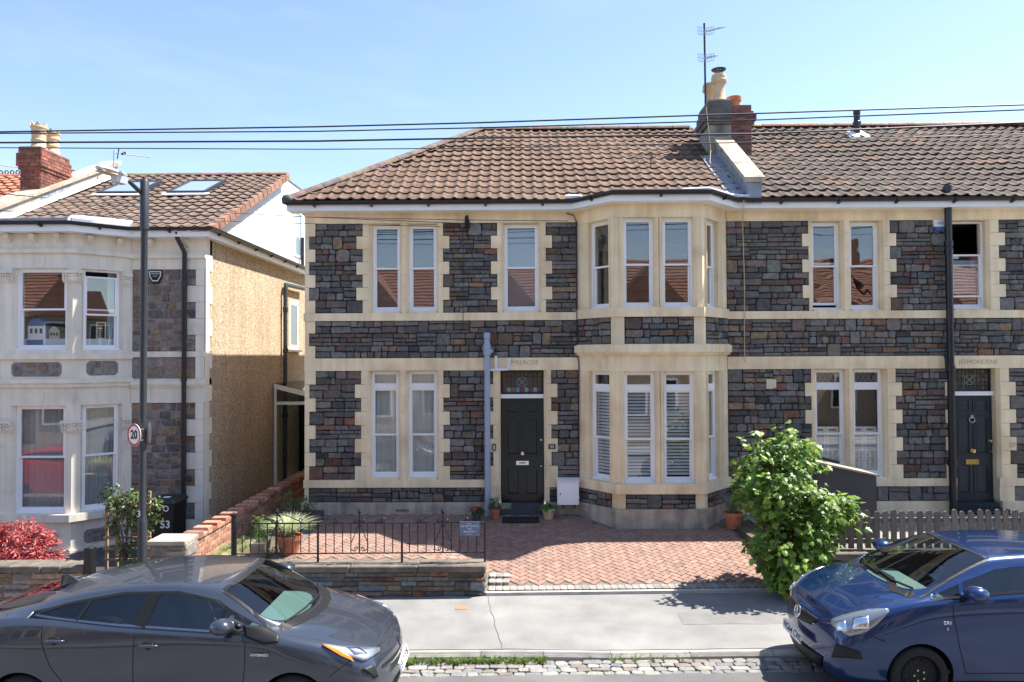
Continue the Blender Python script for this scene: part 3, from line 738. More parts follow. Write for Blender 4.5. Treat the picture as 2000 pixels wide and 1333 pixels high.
# openings
for i, (o0, o1) in enumerate(oF):
    win(h55, F0, o0, o1, Zw0 + .035, Zw1 - .01, .5)
for o0, o1 in oG[:2]: win(h55, F0, o0, o1, Zs1 + .03, Zl - .01, .47, top=.32)
for F, L, op in wb_:
    for o0, o1 in op:
        win(h55, F, o0, o1, 4.645, 6.345, .48); win(h55, F, o0, o1, 1.33, 3.425, .46, top=.32)
        blind(h55, F, o0 + .03, o1 - .03, 1.40, 3.05, .062, -.85, d=-.225)
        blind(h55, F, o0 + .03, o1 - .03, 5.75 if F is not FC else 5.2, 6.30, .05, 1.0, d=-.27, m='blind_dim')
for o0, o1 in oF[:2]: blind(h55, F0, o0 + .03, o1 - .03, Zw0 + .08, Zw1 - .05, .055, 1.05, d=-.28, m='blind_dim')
b = MB(); b.fbox(F0, oF[2][0] + .01, oF[2][1] - .01, Zw0 + .04, Zw1 - .05, -.275, -.265); b.build('frosted_screen', 'frosted', h55)
for o0, o1 in oG[:2]: curtain(h55, F0, o0 + .01, o1 - .01, Zs1 + .04, 3.4, d=-.235, waves=5)
for a, e, v0, v1 in ((UL + .31, UBL - .1, Zs1 - .2, Zl + .1), (UL + .31, UBL - .1, Zw0 - .2, Zw1 + .05), (UBL - .05, 4.2, .9, 3.6), (UBL - .05, 4.2, 4.3, 6.45)): room(h55, F0, a, e, v0, v1)
# front door
dv0, dv1 = .80, 2.88
dr = door(h55, F0, DU0 + .01, DU1 - .01, dv0, dv1, 'door_green')
dc = (DU0 + DU1) / 2
knob(dr, F0, dc, 1.78, -.16, .042, 'chrome')
b = MB(); ring(b, F0, dc - .125, dc + .125, 1.545, 1.625, .014, -.16, -.146); b.fbox(F0, dc - .111, dc + .111, 1.559, 1.611, -.16, -.152); b.build('letter_plate', 'chrome', dr)
b = MB(); b.fbox(F0, dc - .07, dc + .07, 1.575, 1.596, -.152, -.149); b.build('letter_flap', 'slate_dark', dr)
knob(dr, F0, DU1 - .06, 2.05, -.16, .022, 'chrome', 'lock'); knob(dr, F0, DU1 - .06, 1.53, -.16, .018, 'chrome', 'lock')
b = MB(); b.fbox(F0, DU0 + .005, DU1 - .005, 2.885, 2.965, -.2, -.10); b.build('door_transom', 'white_paint', h55)
fanlight(h55, F0, DU0 + .005, DU1 - .005, 2.968, Zl - .005, 9, 4)
b = MB(); b.fbox(F0, DU0, DU1, .7, Zl, -.6, -.25); b.build('hall_wall', 'room', h55)
text('carved_name', 'MELROSE', 'carved', h55, F0, fx(1025), 3.60, .115, .033, .002, squash=1.15)
b = MB(); b.fbox(F0, fx(1070), fx(1084), 1.885, 1.985, .03, .045); pq = b.build('number_plaque', 'slate_dark', h55)
text('number', '55', 'sign_white', pq, F0, fx(1077), 1.935, .085, .046, .001)
b = MB(); b.fbox(F0, fx(961), fx(968), 1.86, 1.99, .03, .055); q = b.build('doorbell', 'plastic_black', h55); b = MB(); b.fbox(F0, fx(962.5), fx(966.5), 1.88, 1.97, .055, .06); b.build('button', 'lamp_white', q)
b = MB(); gx = fx(786, YF - .08)
for i in range(7): b.fbox(F0, gx - .13 + i*.038, gx - .13 + i*.038 + .022, .67, .71, .07, .086)
b.build('air_brick', 'mortar_black', h55)
b = MB()
for i in range(5): b.fbox(FC, .92 + i*.045, .95 + i*.045, .40, .45, .068, .075)
b.build('air_brick', 'terracotta', h55)
# pipes and fittings
bx = fx(952); yy = YF - .13
dp = downpipe(h55, [(bx, yy, .5), (bx, yy, 3.9)], .058, 'pipe_blue', collars=((3.5, (bx, yy)),))
b = MB(); b.lathe((bx, yy, 3.85), [(.058, -.1), (.075, -.09), (.078, .1), (.06, .12), (.055, .22), (.068, .23), (.068, .34), (.05, .35)], 14); b.tube([(bx, yy, 3.78), (bx + .1, yy - .02, 3.86)], .05, 10); b.build('hopper', 'pipe_blue', dp, smooth=40)
b = MB(); x0, x1 = fx(969), fx(994)
b.tube([(x0, yy, 3.74), (x0, yy, 3.49)], .026, 8); b.tube([(x1, yy, 3.70), (x1, yy, 3.50), (x1 - .03, yy, 3.47), (bx + .03, yy, 3.46)], .026, 8); b.build('waste_pipe', 'pipe_white', h55, smooth=40)
b = MB(); cx = fx(913)
b.tube([(cx, YF - .02, 6.52), (cx, YF - .12, 6.5), (cx + .01, YF - .12, 6.36)], .035, 8); b.fbox(F0, cx - .035, cx + .05, 6.3, 6.46, .02, .12); b.tube([(cx + .05, YF - .1, 6.4), (cx + .06, YF - .12, 6.28), (cx, YF - .05, 6.2)], .008, 5)
b.build('cable_bracket', 'plastic_black', h55)
b = MB(); x0 = fx(905); b.tube([(x0, YF - .05, 6.3), (x0 + .01, YF - .05, 5.4), (x0, YF - .06, 4.5), (x0, YF - .05, 4.3)], .006, 5); b.build('cable', 'cable', h55)
b = MB(); x0 = UBL - .02
b.tube([(fx(1108), YF - .06, 6.57), (fx(1122), YF - .06, 6.53), (x0, YF - .06, 6.4), (x0, YF - .06, 3.75), (x0 + .03, YF - .06, 3.6), (x0 + .02, YF - .06, 1.4), (x0, YF - .07, .75)], .011, 6); b.build('cable', 'cable', h55)
# eaves: fascia, gutter, lead over the bay
eav = [(UL - .28, EY + .05), (UBL - .14, EY + .05), (Bx - .10, YBAY - .22), (Cx + .10, YBAY - .22), (UBR + .12, EY + .05), (4.55, EY + .05)]
board(h55, eav, 6.60, 6.745, .024, 'fascia', 'white_paint', off=0)
b = MB(); zz = 6.61
b.add([(p[0], p[1] + .01, zz) for p in eav] + [(p[0], max(p[1], YF) + .02 if i not in (2, 3) else YF + .02, zz) for i, p in enumerate(eav)], [(i, i+1, len(eav)+i+1, len(eav)+i) for i in range(len(eav)-1)]); b.build('soffit', 'white_paint', h55, recalc=False)
gutter(h55, [(p[0], p[1] - .075, 6.765) for p in eav], .06)
b = MB(); top = [(UBL - .14, EY + .06), (Bx - .10, YBAY - .22), (Cx + .10, YBAY - .22), (UBR + .12, EY + .06)]
b.hull([(p[0], p[1] + .01, 6.75) for p in top], [(lerp(p[0], 2.65, .04), lerp(p[1], EY + .4, .02), 6.80 + (.03 if 0 < i < 3 else .0)) for i, p in enumerate(top)])
b.build('bay_roof_lead', 'lead', h55)
b = MB(); b.tube([(UBL - .25, EY, 6.83), (UBL - .05, EY - .03, 6.835), (UBL + .05, EY - .12, 6.82)], [.05, .045, .03], 6); b.tube([(Cx - .4, YBAY - .17, 6.83), (Cx + .1, YBAY - .16, 6.84), (UBR, EY - .05, 6.83), (4.5, EY, 6.83)], [.02, .035, .04, .03], 6); b.build('flashing', 'flash_white', h55)
# roof
U55 = UL - .30; hx = W(940, 254, RY).x
sl_ = Vector((0, RY - EY, RZ - EZ)); SL = sl_.length
b = MB(); BYK = 2 * RY - EY
b.add([(U55, EY + .02, EZ - .03), (4.6, EY + .02, EZ - .03), (4.6, RY, RZ - .03), (hx, RY, RZ - .03), (U55, BYK, EZ - .03), (4.6, BYK, EZ - .03)], [(0, 1, 2, 3), (0, 3, 4), (3, 2, 5, 4), (0, 4, 5, 1)])
rf = b.build('roof', 'felt', h55)
def c55(u, s):
    c = (.16, .103, .073) if random.random() < .85 else (.15, .096, .07); g = R(.85, 1.15) * lerp(1, .86, smooth((u - 7.4) / 1.2)); return tuple(q * g for q in c)
tiles(rf, (U55, EY, EZ), (1, 0, 0), sl_, [(0, 0), (4.45 - U55, 0), (4.45 - U55, SL), (hx - U55, SL)], .225, SL / 14, c55)
ridge_tiles(rf, (hx - .05, RY, RZ + .0), (4.3, RY, RZ + .0), .13, (.24, .165, .12))
ridge_tiles(rf, (U55 + .03, EY + .03, EZ + .03), (hx, RY, RZ + .02), .13, (.19, .145, .115), name='hip_tile')
b = MB(); b.lathe((U55 + .05, EY + .03, EZ + .03), [(.02, -.1), (.12, -.06), (.13, .02), (.1, .09), (.02, .12)], 10); b.build('hip_cap', 'slate_dark', rf, smooth=1)
u0 = W(978, 370, 15.0); b = MB(); t = (u0.z - EZ) / sl_.z; b.hull([(u0.x - .09, u0.y - .1, u0.z - .05), (u0.x + .1, u0.y - .1, u0.z - .05), (u0.x + .08, u0.y - .04, u0.z + .05), (u0.x - .07, u0.y - .04, u0.z + .05)], [(u0.x - .09, u0.y + .25, u0.z - .0), (u0.x + .1, u0.y + .25, u0.z), (u0.x + .08, u0.y + .25, u0.z + .08), (u0.x - .07, u0.y + .25, u0.z + .08)])
b.build('vent_tile', 'terracotta', rf)
# chimney stack on the party wall
CY = 16.35; cx0, cxm, cx1 = W(1386, 250, CY).x, W(1428, 250, CY).x, W(1468, 250, CY).x; ct = W(1400, 197, CY).z; cb = W(1400, 330, CY).z - .6
FS = frame((0, CY, 0), (1, 0, 0), (0, -1, 0)); FSL = frame((cx0, CY + .95, 0), (0, -1, 0), (-1, 0, 0))
b = MB(); b.box(cx0, cxm, CY, CY + .95, cb, ct - .55); ch = b.build('chimney', 'render_grey', h55)
b = MB()
for k, (z0, z1, pr) in enumerate(((ct - .55, ct - .42, .05), (ct - .42, ct - .30, .08), (ct - .30, ct - .15, .05), (ct - .15, ct, .02))): b.box(cx0 - pr, cxm - .003, CY - pr, CY + .95 + pr, z0 + .006, z1)
b.build('corbel_courses', 'render_dark', ch)
bb = MB(); bb.box(cxm, cx1, CY, CY + .95, cb, ct - .1); br_ = bb.build('brick_stack', 'mortar_grey', h55)
J = bricks(FS, cxm, cx1, cb + .3, ct - .1); FX = lambda pr: frame((0, CY - pr, 0), (1, 0, 0), (0, -1, 0))
for z, pr in ((ct - .55, .05), (ct - .475, .09), (ct - .40, .09), (ct - .325, .04)):
    bb = MB().box(cxm + .003, cx1 + pr, CY - pr + .01, CY + .95, z, z + .072); bb.build('corbel', 'mortar_grey', br_); J += bricks(FX(pr), cxm, cx1 + pr, z, z + .075, odd=int(pr * 100))
lay_bricks(br_, J, 'dark', 200)
b = MB(); b.box(cx0 - .01, cxm - .01, CY - .01, CY + .9, ct, ct + .035); b.build('flaunching', 'coping', ch)
pc = chimney_pot(ch, (lerp(cx0, cxm, .62), CY + .3, ct + .03), .66, .15); chimney_pot(ch, (lerp(cx0, cxm, .45), CY + .75, ct + .03), .62, .15)
b = MB(); q = (lerp(cx0, cxm, .62), CY + .3, ct + .69)
for k in range(4): a = k * math.pi / 2 + .5; b.tube([(q[0] + .1*math.cos(a), q[1] + .1*math.sin(a), q[2] - .05), (q[0] + .12*math.cos(a), q[1] + .12*math.sin(a), q[2] + .13)], .009, 5)
b.lathe(q, [(.16, .12), (.17, .135), (.1, .16), (.01, .175)], 18); b.build('cowl', 'iron', ch)
b = MB(); tx = lerp(cxm, cx1, .35); b.lathe((tx, CY + .3, ct - .10), [(.10, 0), (.135, .17), (.165, .18), (.17, .27), (.145, .27), (.13, .17)], 18); b.build('chimney_pot', 'terracotta', br_, smooth=35)
# party parapet with sloping coping
px0, px1 = 4.42, 4.78
def rz(y): return EZ + (y - EY) * sl_.z / sl_.y
b = MB(); b.hull([(px0 + .04, EY - .02, EZ - .1), (px0 + .04, CY + .05, rz(CY) - .1), (px0 + .04, CY + .05, rz(CY) + .34), (px0 + .04, EY - .02, EZ + .32)], [(px1 - .04, EY - .02, EZ - .1), (px1 - .04, CY + .05, rz(CY) - .1), (px1 - .04, CY + .05, rz(CY) + .34), (px1 - .04, EY - .02, EZ + .32)]); pp = b.build('parapet', 'lead', h55)
for k in range(3):
    y0, y1 = lerp(EY - .06, CY, k/3) + .006, lerp(EY - .06, CY, (k+1)/3); b = MB(); z0, z1 = rz(y0) + .35, rz(y1) + .35
    b.hull([(px0 - .02, y0, z0), (px0 - .02, y1, z1), (px0 - .02, y1, z1 + .1), (px0 - .02, y0, z0 + .1)], [(px1 + .02, y0, z0), (px1 + .02, y1, z1), (px1 + .02, y1, z1 + .1), (px1 + .02, y0, z0 + .1)]); b.build('coping_stone', 'coping', pp)
b = MB()
for k in range(9):
    y = lerp(EY + .1, CY - .1, k/9); z = rz(y) + .05
    b.hull([(px0 - .32, y, z - .01), (px0 + .05, y, z + .02), (px0 + .05, y + .26, z + .19), (px0 - .32, y + .26, z + .15)], [(px0 - .32, y, z + .012), (px0 + .05, y, z + .045), (px0 + .05, y + .26, z + .2), (px0 - .32, y + .26, z + .165)])
b.build('soaker_flashing', 'lead', pp)
b = MB(); b.tube([(cx0 - .1, CY - .1, rz(CY) + 1.1), (cx0 - .06, CY - .3, rz(CY - .3) + .25), (cx0 - .16, CY - .6, rz(CY - .6) + .1), (cx0 + .05, CY - 1.2, rz(CY - 1.2) + .09), (cx0 + .3, EY + .2, rz(EY + .2) + .09), (4.35, EY - .1, 6.7), (4.45, YF - .07, 6.35), (4.47, YF - .07, 5.2), (4.46, YF - .07, 3.6)], .009, 5); b.build('cable', 'clay_cream', h55)

# ------------------------------------------------------------------ house number 57
h57 = thing('stone_house', 'dark stone house with cream dressings, dark blue number 57 door and tall black pipe', 'house', (8.4, YF, .6), 'stone houses of the terrace')
U7R = 13.4
wall = MB().fbox(F0, 4.51, U7R, Zb, 6.5, -8.0, -7.7).fbox(F0, U7R - .3, U7R, Zb, 6.6, -7.7, -.302).build('wall', 'bath_stone', h57)
cr = MB(); mo = MB(); J = []
g = lambda *a: tuple(fx(q) for q in a)
oF = [g(1590, 1646), g(1665, 1723), g(1866, 1931)]; oG = [g(1593, 1652), g(1668, 1727), g(1863, 1946)]
storey(F0, Zw0, Zw1, 7, [(UBR, fx(1581), None, 0), (fx(1740), fx(1852), 0, None), (fx(1953), U7R, 0, None)], oF, UBR, U7R, cr, mo, J)
storey(F0, Zs1, Zl, 8, [(UBR, fx(1583), None, 0), (fx(1747), fx(1856), 0, 0), (fx(1968), U7R, 0, None)], oG, UBR, U7R, cr, mo, J)
storey(F0, Zl1, Zm1, 3, [(UBR, U7R, None, None)], [], UBR, U7R, cr, mo, J)
storey(F0, Zp, Zs0, 1, [(UBR, fx(1852), None, 0)], [], UBR, oG[2][0], cr, mo, J); storey(F0, Zp, Zs0, 1, [(fx(1975), U7R, 0, None)], [], oG[2][1], U7R, cr, mo, J)
EU0, EU1 = oG[2]
for a, e in ((UBR, EU0), (EU1, U7R)): cr.fbox(F0, a, e, Zs0, Zs1, -.3, .045)
cr.fbox(F0, UBR, U7R, Zl, Zl1, -.3, .032); cr.fbox(F0, UBR, U7R, Zm1, Zw0, -.3, .045); cr.fbox(F0, UBR, U7R, Zw1, Zf + .1, -.3, .032)
for o0, o1 in oF: cr.fbox(F0, o0 + .002, o1 - .002, Zw0, Zw0 + .03, -.3, .02)
for o0, o1 in oG[:2]: cr.fbox(F0, o0 + .002, o1 - .002, Zs1, Zs1 + .03, -.3, .02)
cr.build('stone_dressing', 'bath_stone', h57); mo.build('pointing', 'mortar_black', wall); lay_stones('stone', wall, J, 300)
MB().fbox(F0, UBR, EU0 - .03, Zb, Zp, -.3, .075).fbox(F0, EU1 + .03, U7R, Zb, Zp, -.3, .075).build('plinth', 'bath_stone', h57)
MB().fbox(F0, EU0 - .05, EU1 + .08, .45, .70, -.35, .2).fbox(F0, EU0 + .01, EU1 - .01, .70, .80, -.3, .03).build('doorstep', 'door_blue', h57)
for i, (o0, o1) in enumerate(oF[:2]): win(h57, F0, o0, o1, Zw0 + .03, Zw1 - .01, .5, glass='glass_old', col='white_paint', tiltopen=.05 * (i == 0))
win(h57, F0, *oF[2], Zw0 + .03, Zw1 - .01, .5, glass='glass', col='white_paint', gap_top=.62)
MB().fbox(F0, oF[2][0] + .03, oF[2][1] - .03, 4.95, 5.62, -.245, -.235).build('roller_blind', 'blind_blue', h57)
for o0, o1 in oG[:2]:
    win(h57, F0, o0, o1, Zs1 + .03, Zl - .01, .47, top=.34, col='white_paint')
    for a, e in ((o0 + .05, (o0 + o1)/2 - .005), ((o0 + o1)/2 + .005, o1 - .05)):
        b = MB(); ring(b, F0, a, e, Zs1 + .06, 2.28, .045, -.30, -.265); sh = b.build('shutter', 'upvc', h57)
        b = MB(); b.hull([F0(a + .045, -.028, -.012), F0(a + .045, .028, .016), F0(a + .045, .034, .012)], [F0(e - .045, -.028, -.012), F0(e - .045, .028, .016), F0(e - .045, .034, .012)]); me = b.mesh('slat', 'upvc')
        for k in range(13): piece('slat', me, sh, Matrix.Translation((0, .285, Zs1 + .135 + k * .062)))
    b = MB()
    for k in range(5):
        for s in (-1, 1): b.tube([F0(lerp(o0 + .09, o1 - .09, k/4), Zl - .27, -.153), F0(lerp(o0 + .09, o1 - .09, min(1, max(0, k/4 + s*.25))), Zl - .08, -.153)], .004, 4)
    b.build('leading', 'lead', h57)
for v0, v1 in ((Zs1 - .2, Zl + .1), (Zw0 - .2, Zw1 + .05)): room(h57, F0, 4.6, EU0 - .1, v0, v1)
room(h57, F0, EU0 - .05, U7R - .4, Zw0 - .2, Zw1 + .05)
dr = door(h57, F0, EU0 + .01, EU1 - .01, .80, 2.90, 'door_blue'); dc = (EU0 + EU1) / 2
knob(dr, F0, dc, 1.80, -.16, .045, 'brass'); b = MB(); ring(b, F0, dc - .13, dc + .13, 1.53, 1.63, .016, -.16, -.144); b.fbox(F0, dc - .114, dc + .114, 1.546, 1.614, -.16, -.152); b.build('letter_plate', 'brass', dr)
b = MB(); b.tube([F0(dc + .055*math.cos(a), 2.42 + .055*math.sin(a), -.135) for a in [2*math.pi*k/16 for k in range(17)]], .011, 6); b.fbox(F0, dc - .025, dc + .025, 2.45, 2.51, -.16, -.125); b.build('knocker', 'steel', dr)
knob(dr, F0, EU1 - .07, 2.0, -.16, .028, 'brass', 'lock'); knob(dr, F0, EU1 - .06, 1.79, -.16, .018, 'brass', 'lock')
MB().fbox(F0, EU0 + .005, EU1 - .005, 2.905, 2.985, -.2, -.10).build('door_transom', 'white_paint', h57)
fanlight(h57, F0, EU0 + .005, EU1 - .005, 2.988, Zl - .005, 10, 5, scheme=1)
MB().fbox(F0, EU0, EU1, .7, Zl, -.6, -.25).build('hall_wall', 'room', h57)
text('carved_name', 'JESMONDENE', 'carved', h57, F0, fx(1909), 3.575, .12, .033, .002, squash=1.05)
text('carved_number', '57', 'carved', h57, F0, fx(1972), 1.93, .12, .033, .002, squash=1.1)
MB().fbox(F0, fx(1495), fx(1514), 3.06, 3.25, .02, .045).fbox(F0, fx(1497), fx(1512), 3.08, 3.10, .045, .055).fbox(F0, fx(1497), fx(1512), 3.13, 3.15, .045, .055).fbox(F0, fx(1497), fx(1512), 3.18, 3.2, .045, .055).build('wall_vent', 'toy_cream', h57)
vx = fx(1856, YF - .16); vy = YF - .17
dp = downpipe(h57, [(vx, vy, .55), (vx, vy, 7.05)], .068, 'pipe_black', 'soil_pipe', collars=((1.6, (vx, vy)), (3.45, (vx, vy)), (5.75, (vx, vy)), (5.9, (vx, vy)), (6.98, (vx, vy))))
b = MB(); b.tube([(fx(1838), vy + .05, 3.72), (fx(1838), vy, 3.66), (fx(1839), vy, 3.46), (fx(1844), vy, 3.42), (vx, vy, 3.40)], .03, 8); b.build('waste_pipe', 'pipe_black', dp, smooth=40)
eav = [(4.5, EY + .05), (U7R + .1, EY + .05)]
board(h57, eav, 6.60, 6.745, .024, 'fascia', 'white_paint'); gutter(h57, [(p[0] + .06 * (i == 0), p[1] - .075, 6.765) for i, p in enumerate(eav)], .06)
MB().box(4.5, U7R, EY + .06, YF - .02, 6.605, 6.615).build('soffit', 'white_paint', h57)
b = MB(); b.add([(4.62, EY + .02, EZ - .03), (U7R, EY + .02, EZ - .03), (U7R, RY, RZ), (4.62, RY, RZ), (U7R, BYK, EZ - .03), (4.62, BYK, EZ - .03)], [(0, 1, 2, 3), (3, 2, 4, 5), (0, 3, 5), (1, 4, 2)]); rf = b.build('roof', 'felt', h57, recalc=False)
pat = [(5.6, 3.1, .9), (7.2, 3.2, .5), (6.6, 3.6, .5), (9.0, 3.4, .4), (7.9, 2.2, .45), (6.4, .6, .45), (10.2, 1.9, .4), (9.6, 4.2, .4), (5.6, 1.9, .6)]
def c57(u, s):
    X = u + 4.74; c = random.choice([(.103,.08,.065),(.108,.084,.068),(.094,.074,.061),(.11,.086,.07),(.105,.077,.061)])
    if any(abs(X - a) < w and abs(s - q) < .22 for a, q, w in pat) and random.random() < .55: c = (.17, .105, .078)
    elif random.random() < .05: c = (.13, .09, .07)
    k = R(.8, 1.15); return tuple(q * k for q in c)
tiles(rf, (4.74, EY, EZ), (1, 0, 0), sl_, [(0, 0), (8.6, 0), (8.6, SL), (0, SL)], .235, SL / 15, c57, style=1, jitter=.010)
ridge_tiles(rf, (4.75, RY, RZ + .03), (13.3, RY, RZ + .03), .13, (.42, .26, .2))
q = W(1674, 262, 17.6); b = MB(); b.lathe((q.x, 17.6, q.z - .15), [(.07, -.2), (.07, .36), (.095, .38), (.095, .44), (.075, .46), (.07, .62), (.085, .63), (.08, .72), (.03, .74)], 14); b.build('vent_pipe', 'gutter_black', rf, smooth=35)
b = MB(); b.hull([(q.x - .3, 17.35, rz(17.35) + .05), (q.x + .3, 17.35, rz(17.35) + .05), (q.x + .25, 17.75, rz(17.75) + .06), (q.x - .25, 17.75, rz(17.75) + .06)], [(q.x - .28, 17.35, rz(17.35) + .08), (q.x + .28, 17.35, rz(17.35) + .07), (q.x + .1, 17.7, rz(17.7) + .12), (q.x - .1, 17.7, rz(17.7) + .12)]); b.build('flashing', 'flash_white', rf)

# ------------------------------------------------------------------ house number 53
z3 = lambda py, px=310, Y=YF: W(px, py, Y).z
h53 = thing('rendered_house', 'cream painted house with canted bay, pebbledash side wall and two skylights', 'house', (-8, YF, 0))
X3 = fx(401); E3 = z3(455, 330, 14.2); GZ = -.12
A3 = (fx(258), YF); Y3 = 13.75; B3 = (W(141, 700, Y3).x, Y3); C3 = (B3[0] - 1.95, Y3); D3 = (C3[0] - .75, YF)
(G1, l1), (G2, l2) = fr(C3, B3), fr(B3, A3)
w = MB(); w.box(X3 - .3, X3, YF + .02, 23.5, GZ, E3 - .05); wall = w.build('side_wall', 'pebbledash', h53)
w = MB(); w.box(-11.0, X3 - .3, 23.2, 23.5, GZ, E3); w.box(-11.1, -10.8, YF + .3, 23.5, GZ, E3); w.build('rear_wall', 'white_render', h53)
cr = MB(); mo = MB(); J = []
lv = [z3(q) for q in (465, 527, 687, 698, 740, 757, 787, 1080)]
zn = [(A3[0] + .0, fx(383), None, 0)]
storey(F0, lv[2], lv[1], 5, zn, [], A3[0], X3 - .012, cr, mo, J, tooth=.17)
storey(F0, lv[4], lv[3], 1, zn, [], A3[0], X3 - .012, cr, mo, J, tooth=.17)
storey(F0, lv[7], lv[6], 9, zn, [], A3[0], X3 - .012, cr, mo, J, tooth=.17)
cr.fbox(F0, A3[0], X3, lv[1], lv[0] + .1, -.3, .03); cr.fbox(F0, A3[0], X3, lv[3], lv[2], -.3, .04); cr.fbox(F0, A3[0], X3, lv[6], lv[4], -.3, .03)
cr.fbox(F0, A3[0], X3 + .02, z3(752), z3(743), .03, .09); cr.fbox(F0, A3[0], X3 + .02, z3(757), z3(752), .03, .06)
cr.fbox(F0, A3[0], X3 + .02, z3(506), z3(498), .03, .085); cr.fbox(F0, A3[0], X3 + .01, z3(498), z3(494), .03, .06)
# quoin ends on the side wall
hq = (lv[1] - lv[2]) / 5; k = 0; zz = lv[0]
while zz > GZ:
    e = .26 if k % 2 else .14; cr.box(X3, X3 + .025, YF - .03, YF + e, zz - hq + .003, zz); zz -= hq; k += 1
cr.build('quoin_dressing', 'cream_render', h53)
mo.build('pointing', 'mortar_grey', wall)
lay_stones('stone', wall, [(F, r) for F, r in J], 220, 'warm', g=.008, d=.012, rnd=.2)
p3 = [D3, C3, B3, A3]
zF = (W(80, 684, Y3).z, W(80, 524, Y3).z); zG = (W(80, 1004, Y3).z, W(80, 793, Y3).z)
o1 = [(W(27, 700, Y3).x - C3[0], W(125, 700, Y3).x - C3[0])]; o2 = [(.20, .84)]
for F, L, op in ((G1, l1, o1), (G2, l2, o2)):
    for v0, v1 in (zF, zG):
        for u0, u1, a, e in ((0, op[0][0] - .07, 0, 0), (op[0][1] + .07, L, 0, 0)):
            cr = MB(); cr.fbox(F, u0, u1, v0, v1, -.3, 0); jamb(cr, F, op[0][0] if u0 == 0 else op[0][1], v0, v1, -1 if u0 == 0 else 1, .07, d1=0); cr.build('bay_pier', 'cream_render', h53)
ZT = E3 - .08
for z0, z1, th, nm in ((GZ - .1, .10, .05, 'bay_plinth'), (.10, zG[0] - .14, .0, 'bay_base'), (zG[0] - .14, zG[0], .11, 'bay_sill'), (zG[1], z3(757, 80, Y3), .0, 'bay_lintel'), (z3(757, 80, Y3), z3(749, 80, Y3), .05, 'bay_cornice'), (z3(749, 80, Y3), z3(741, 80, Y3), .09, 'bay_cornice'),
                       (z3(741, 80, Y3), z3(702, 80, Y3), .0, 'bay_panel'), (z3(702, 80, Y3), z3(692, 80, Y3), .06, 'bay_sill'), (z3(692, 80, Y3), zF[0], .03, 'bay_sill'), (zF[1], z3(495, 80, Y3), .0, 'bay_lintel'), (z3(495, 80, Y3), z3(487, 80, Y3), .06, 'bay_cornice'), (z3(487, 80, Y3), ZT, .0, 'bay_frieze')):
    board(h53, p3, z0, z1, th, nm, 'cream_render', off=-.29)
# dark stone insets in the bay panels
def inset(F, u0, u1, v0, v1):
    c = .055; b = MB(); pts = [(u0+c,v0),(u1-c,v0),(u1,v0+c),(u1,v1-c),(u1-c,v1),(u0+c,v1),(u0,v1-c),(u0,v0+c)]
    b.hull([F(x,y,-.02) for x,y in pts], [F(x,y,.006) for x,y in pts]); o = b.build('stone_inset', 'mortar_grey', h53)
    n = 4
    for i in range(n):
        a, e = lerp(u0, u1, i/n), lerp(u0, u1, (i+1)/n)
        for f, t in ((.0, .5), (.5, 1)) if i % 2 else ((0, 1),):
            k = .045 if i in (0, n-1) else .005
            s = MB(); stone(s, F, a + (k if i == 0 else 0), e - (k if i == n-1 else 0), lerp(v0, v1, f) + .012, lerp(v0, v1, t) - .012, g=.006, d=.012, rnd=.35); q = s.build('stone', 'stone', o, recalc=False); c_ = scol('warm'); q.color = (*c_, 1)
inset(G1, o1[0][0] - .04, o1[0][1] - .04, z3(736, 80, Y3), z3(708, 80, Y3)); inset(G2, .24, .80, z3(735, 80, Y3), z3(706, 80, Y3))
inset(G1, o1[0][0] + .3, o1[0][1] - .08, .18, .42); inset(G2, .22, .80, .18, .44)
# capitals and pillar blocks
def around(F1, F2, L1, a, c):
    p = F1(L1 - a, 0, 0); m = F1(L1, 0, 0); q = F2(c, 0, 0); return [(p.x, p.y), (m.x, m.y), (q.x, q.y)]
for zt in (zF[1] - .05, zG[1] - .28):
    for path in (around(G1, G2, l1, l1 - o1[0][1] + .02, .18), [(G2(.86, 0).x, G2(.86, 0).y), (G2(l2 - .02, 0).x, G2(l2 - .02, 0).y)], [(C3[0] - .1, Y3), (G1(o1[0][0], 0).x, Y3)]):
        c = board(h53, path, zt - .20, zt - .05, .05, 'capital', 'cream_render', off=-.02)
        for z0, z1, th in ((zt - .23, zt - .20, .025), (zt - .05, zt, .085)): board(c, path, z0, z1, th, 'moulding', 'cream_render', off=-.02)
        b = MB()
        for (a, e) in zip(path, path[1:]):
            d = Vector((e[0]-a[0], e[1]-a[1], 0)); n = max(2, int(d.length / .05)); N = d.cross(Vector((0,0,1))).normalized()
            for k in range(n):
                for j in range(2):
                    p = Vector((*a, 0)) + d * ((k + .5) / n) + N * (.05 + .012 * j); b.lathe((p.x, p.y, zt - .17 + .07 * j + .015 * (k % 2)), [(.004, -.03), (.022, -.01), (.026, .015), (.01, .035)], 6)
        b.build('leaf_carving', 'cream_render', c, smooth=1)
for F, L, op in ((G1, l1, o1), (G2, l2, o2)):
    for (u0, u1) in op:
        win(h53, F, u0, u1, zF[0], zF[1], .5, d=-.1, gap_top=.09 * (F is G2)); win(h53, F, u0, u1, zG[0], zG[1], .52, d=-.1)
        curtain(h53, F, u0 + .01, u1 - .01, zG[0] + .02, zG[1] - .02, d=-.26, m='curtain_grey', waves=8)
        um = (u0 + u1) / 2
        for v in (zF[1], zG[1]):
            b = MB(); b.hull([F(um - .07, v, -.05), F(um + .07, v, -.05), F(um + .11, v + .24, -.05), F(um - .11, v + .24, -.05)], [F(um - .07, v, .014), F(um + .07, v, .014), F(um + .11, v + .24, .014), F(um - .11, v + .24, .014)]); b.build('keystone', 'cream_render', h53)
curtain(h53, G2, o2[0][1] - .16, o2[0][1] - .01, zF[0], zF[1], d=-.27, waves=2, m='blind_blue')
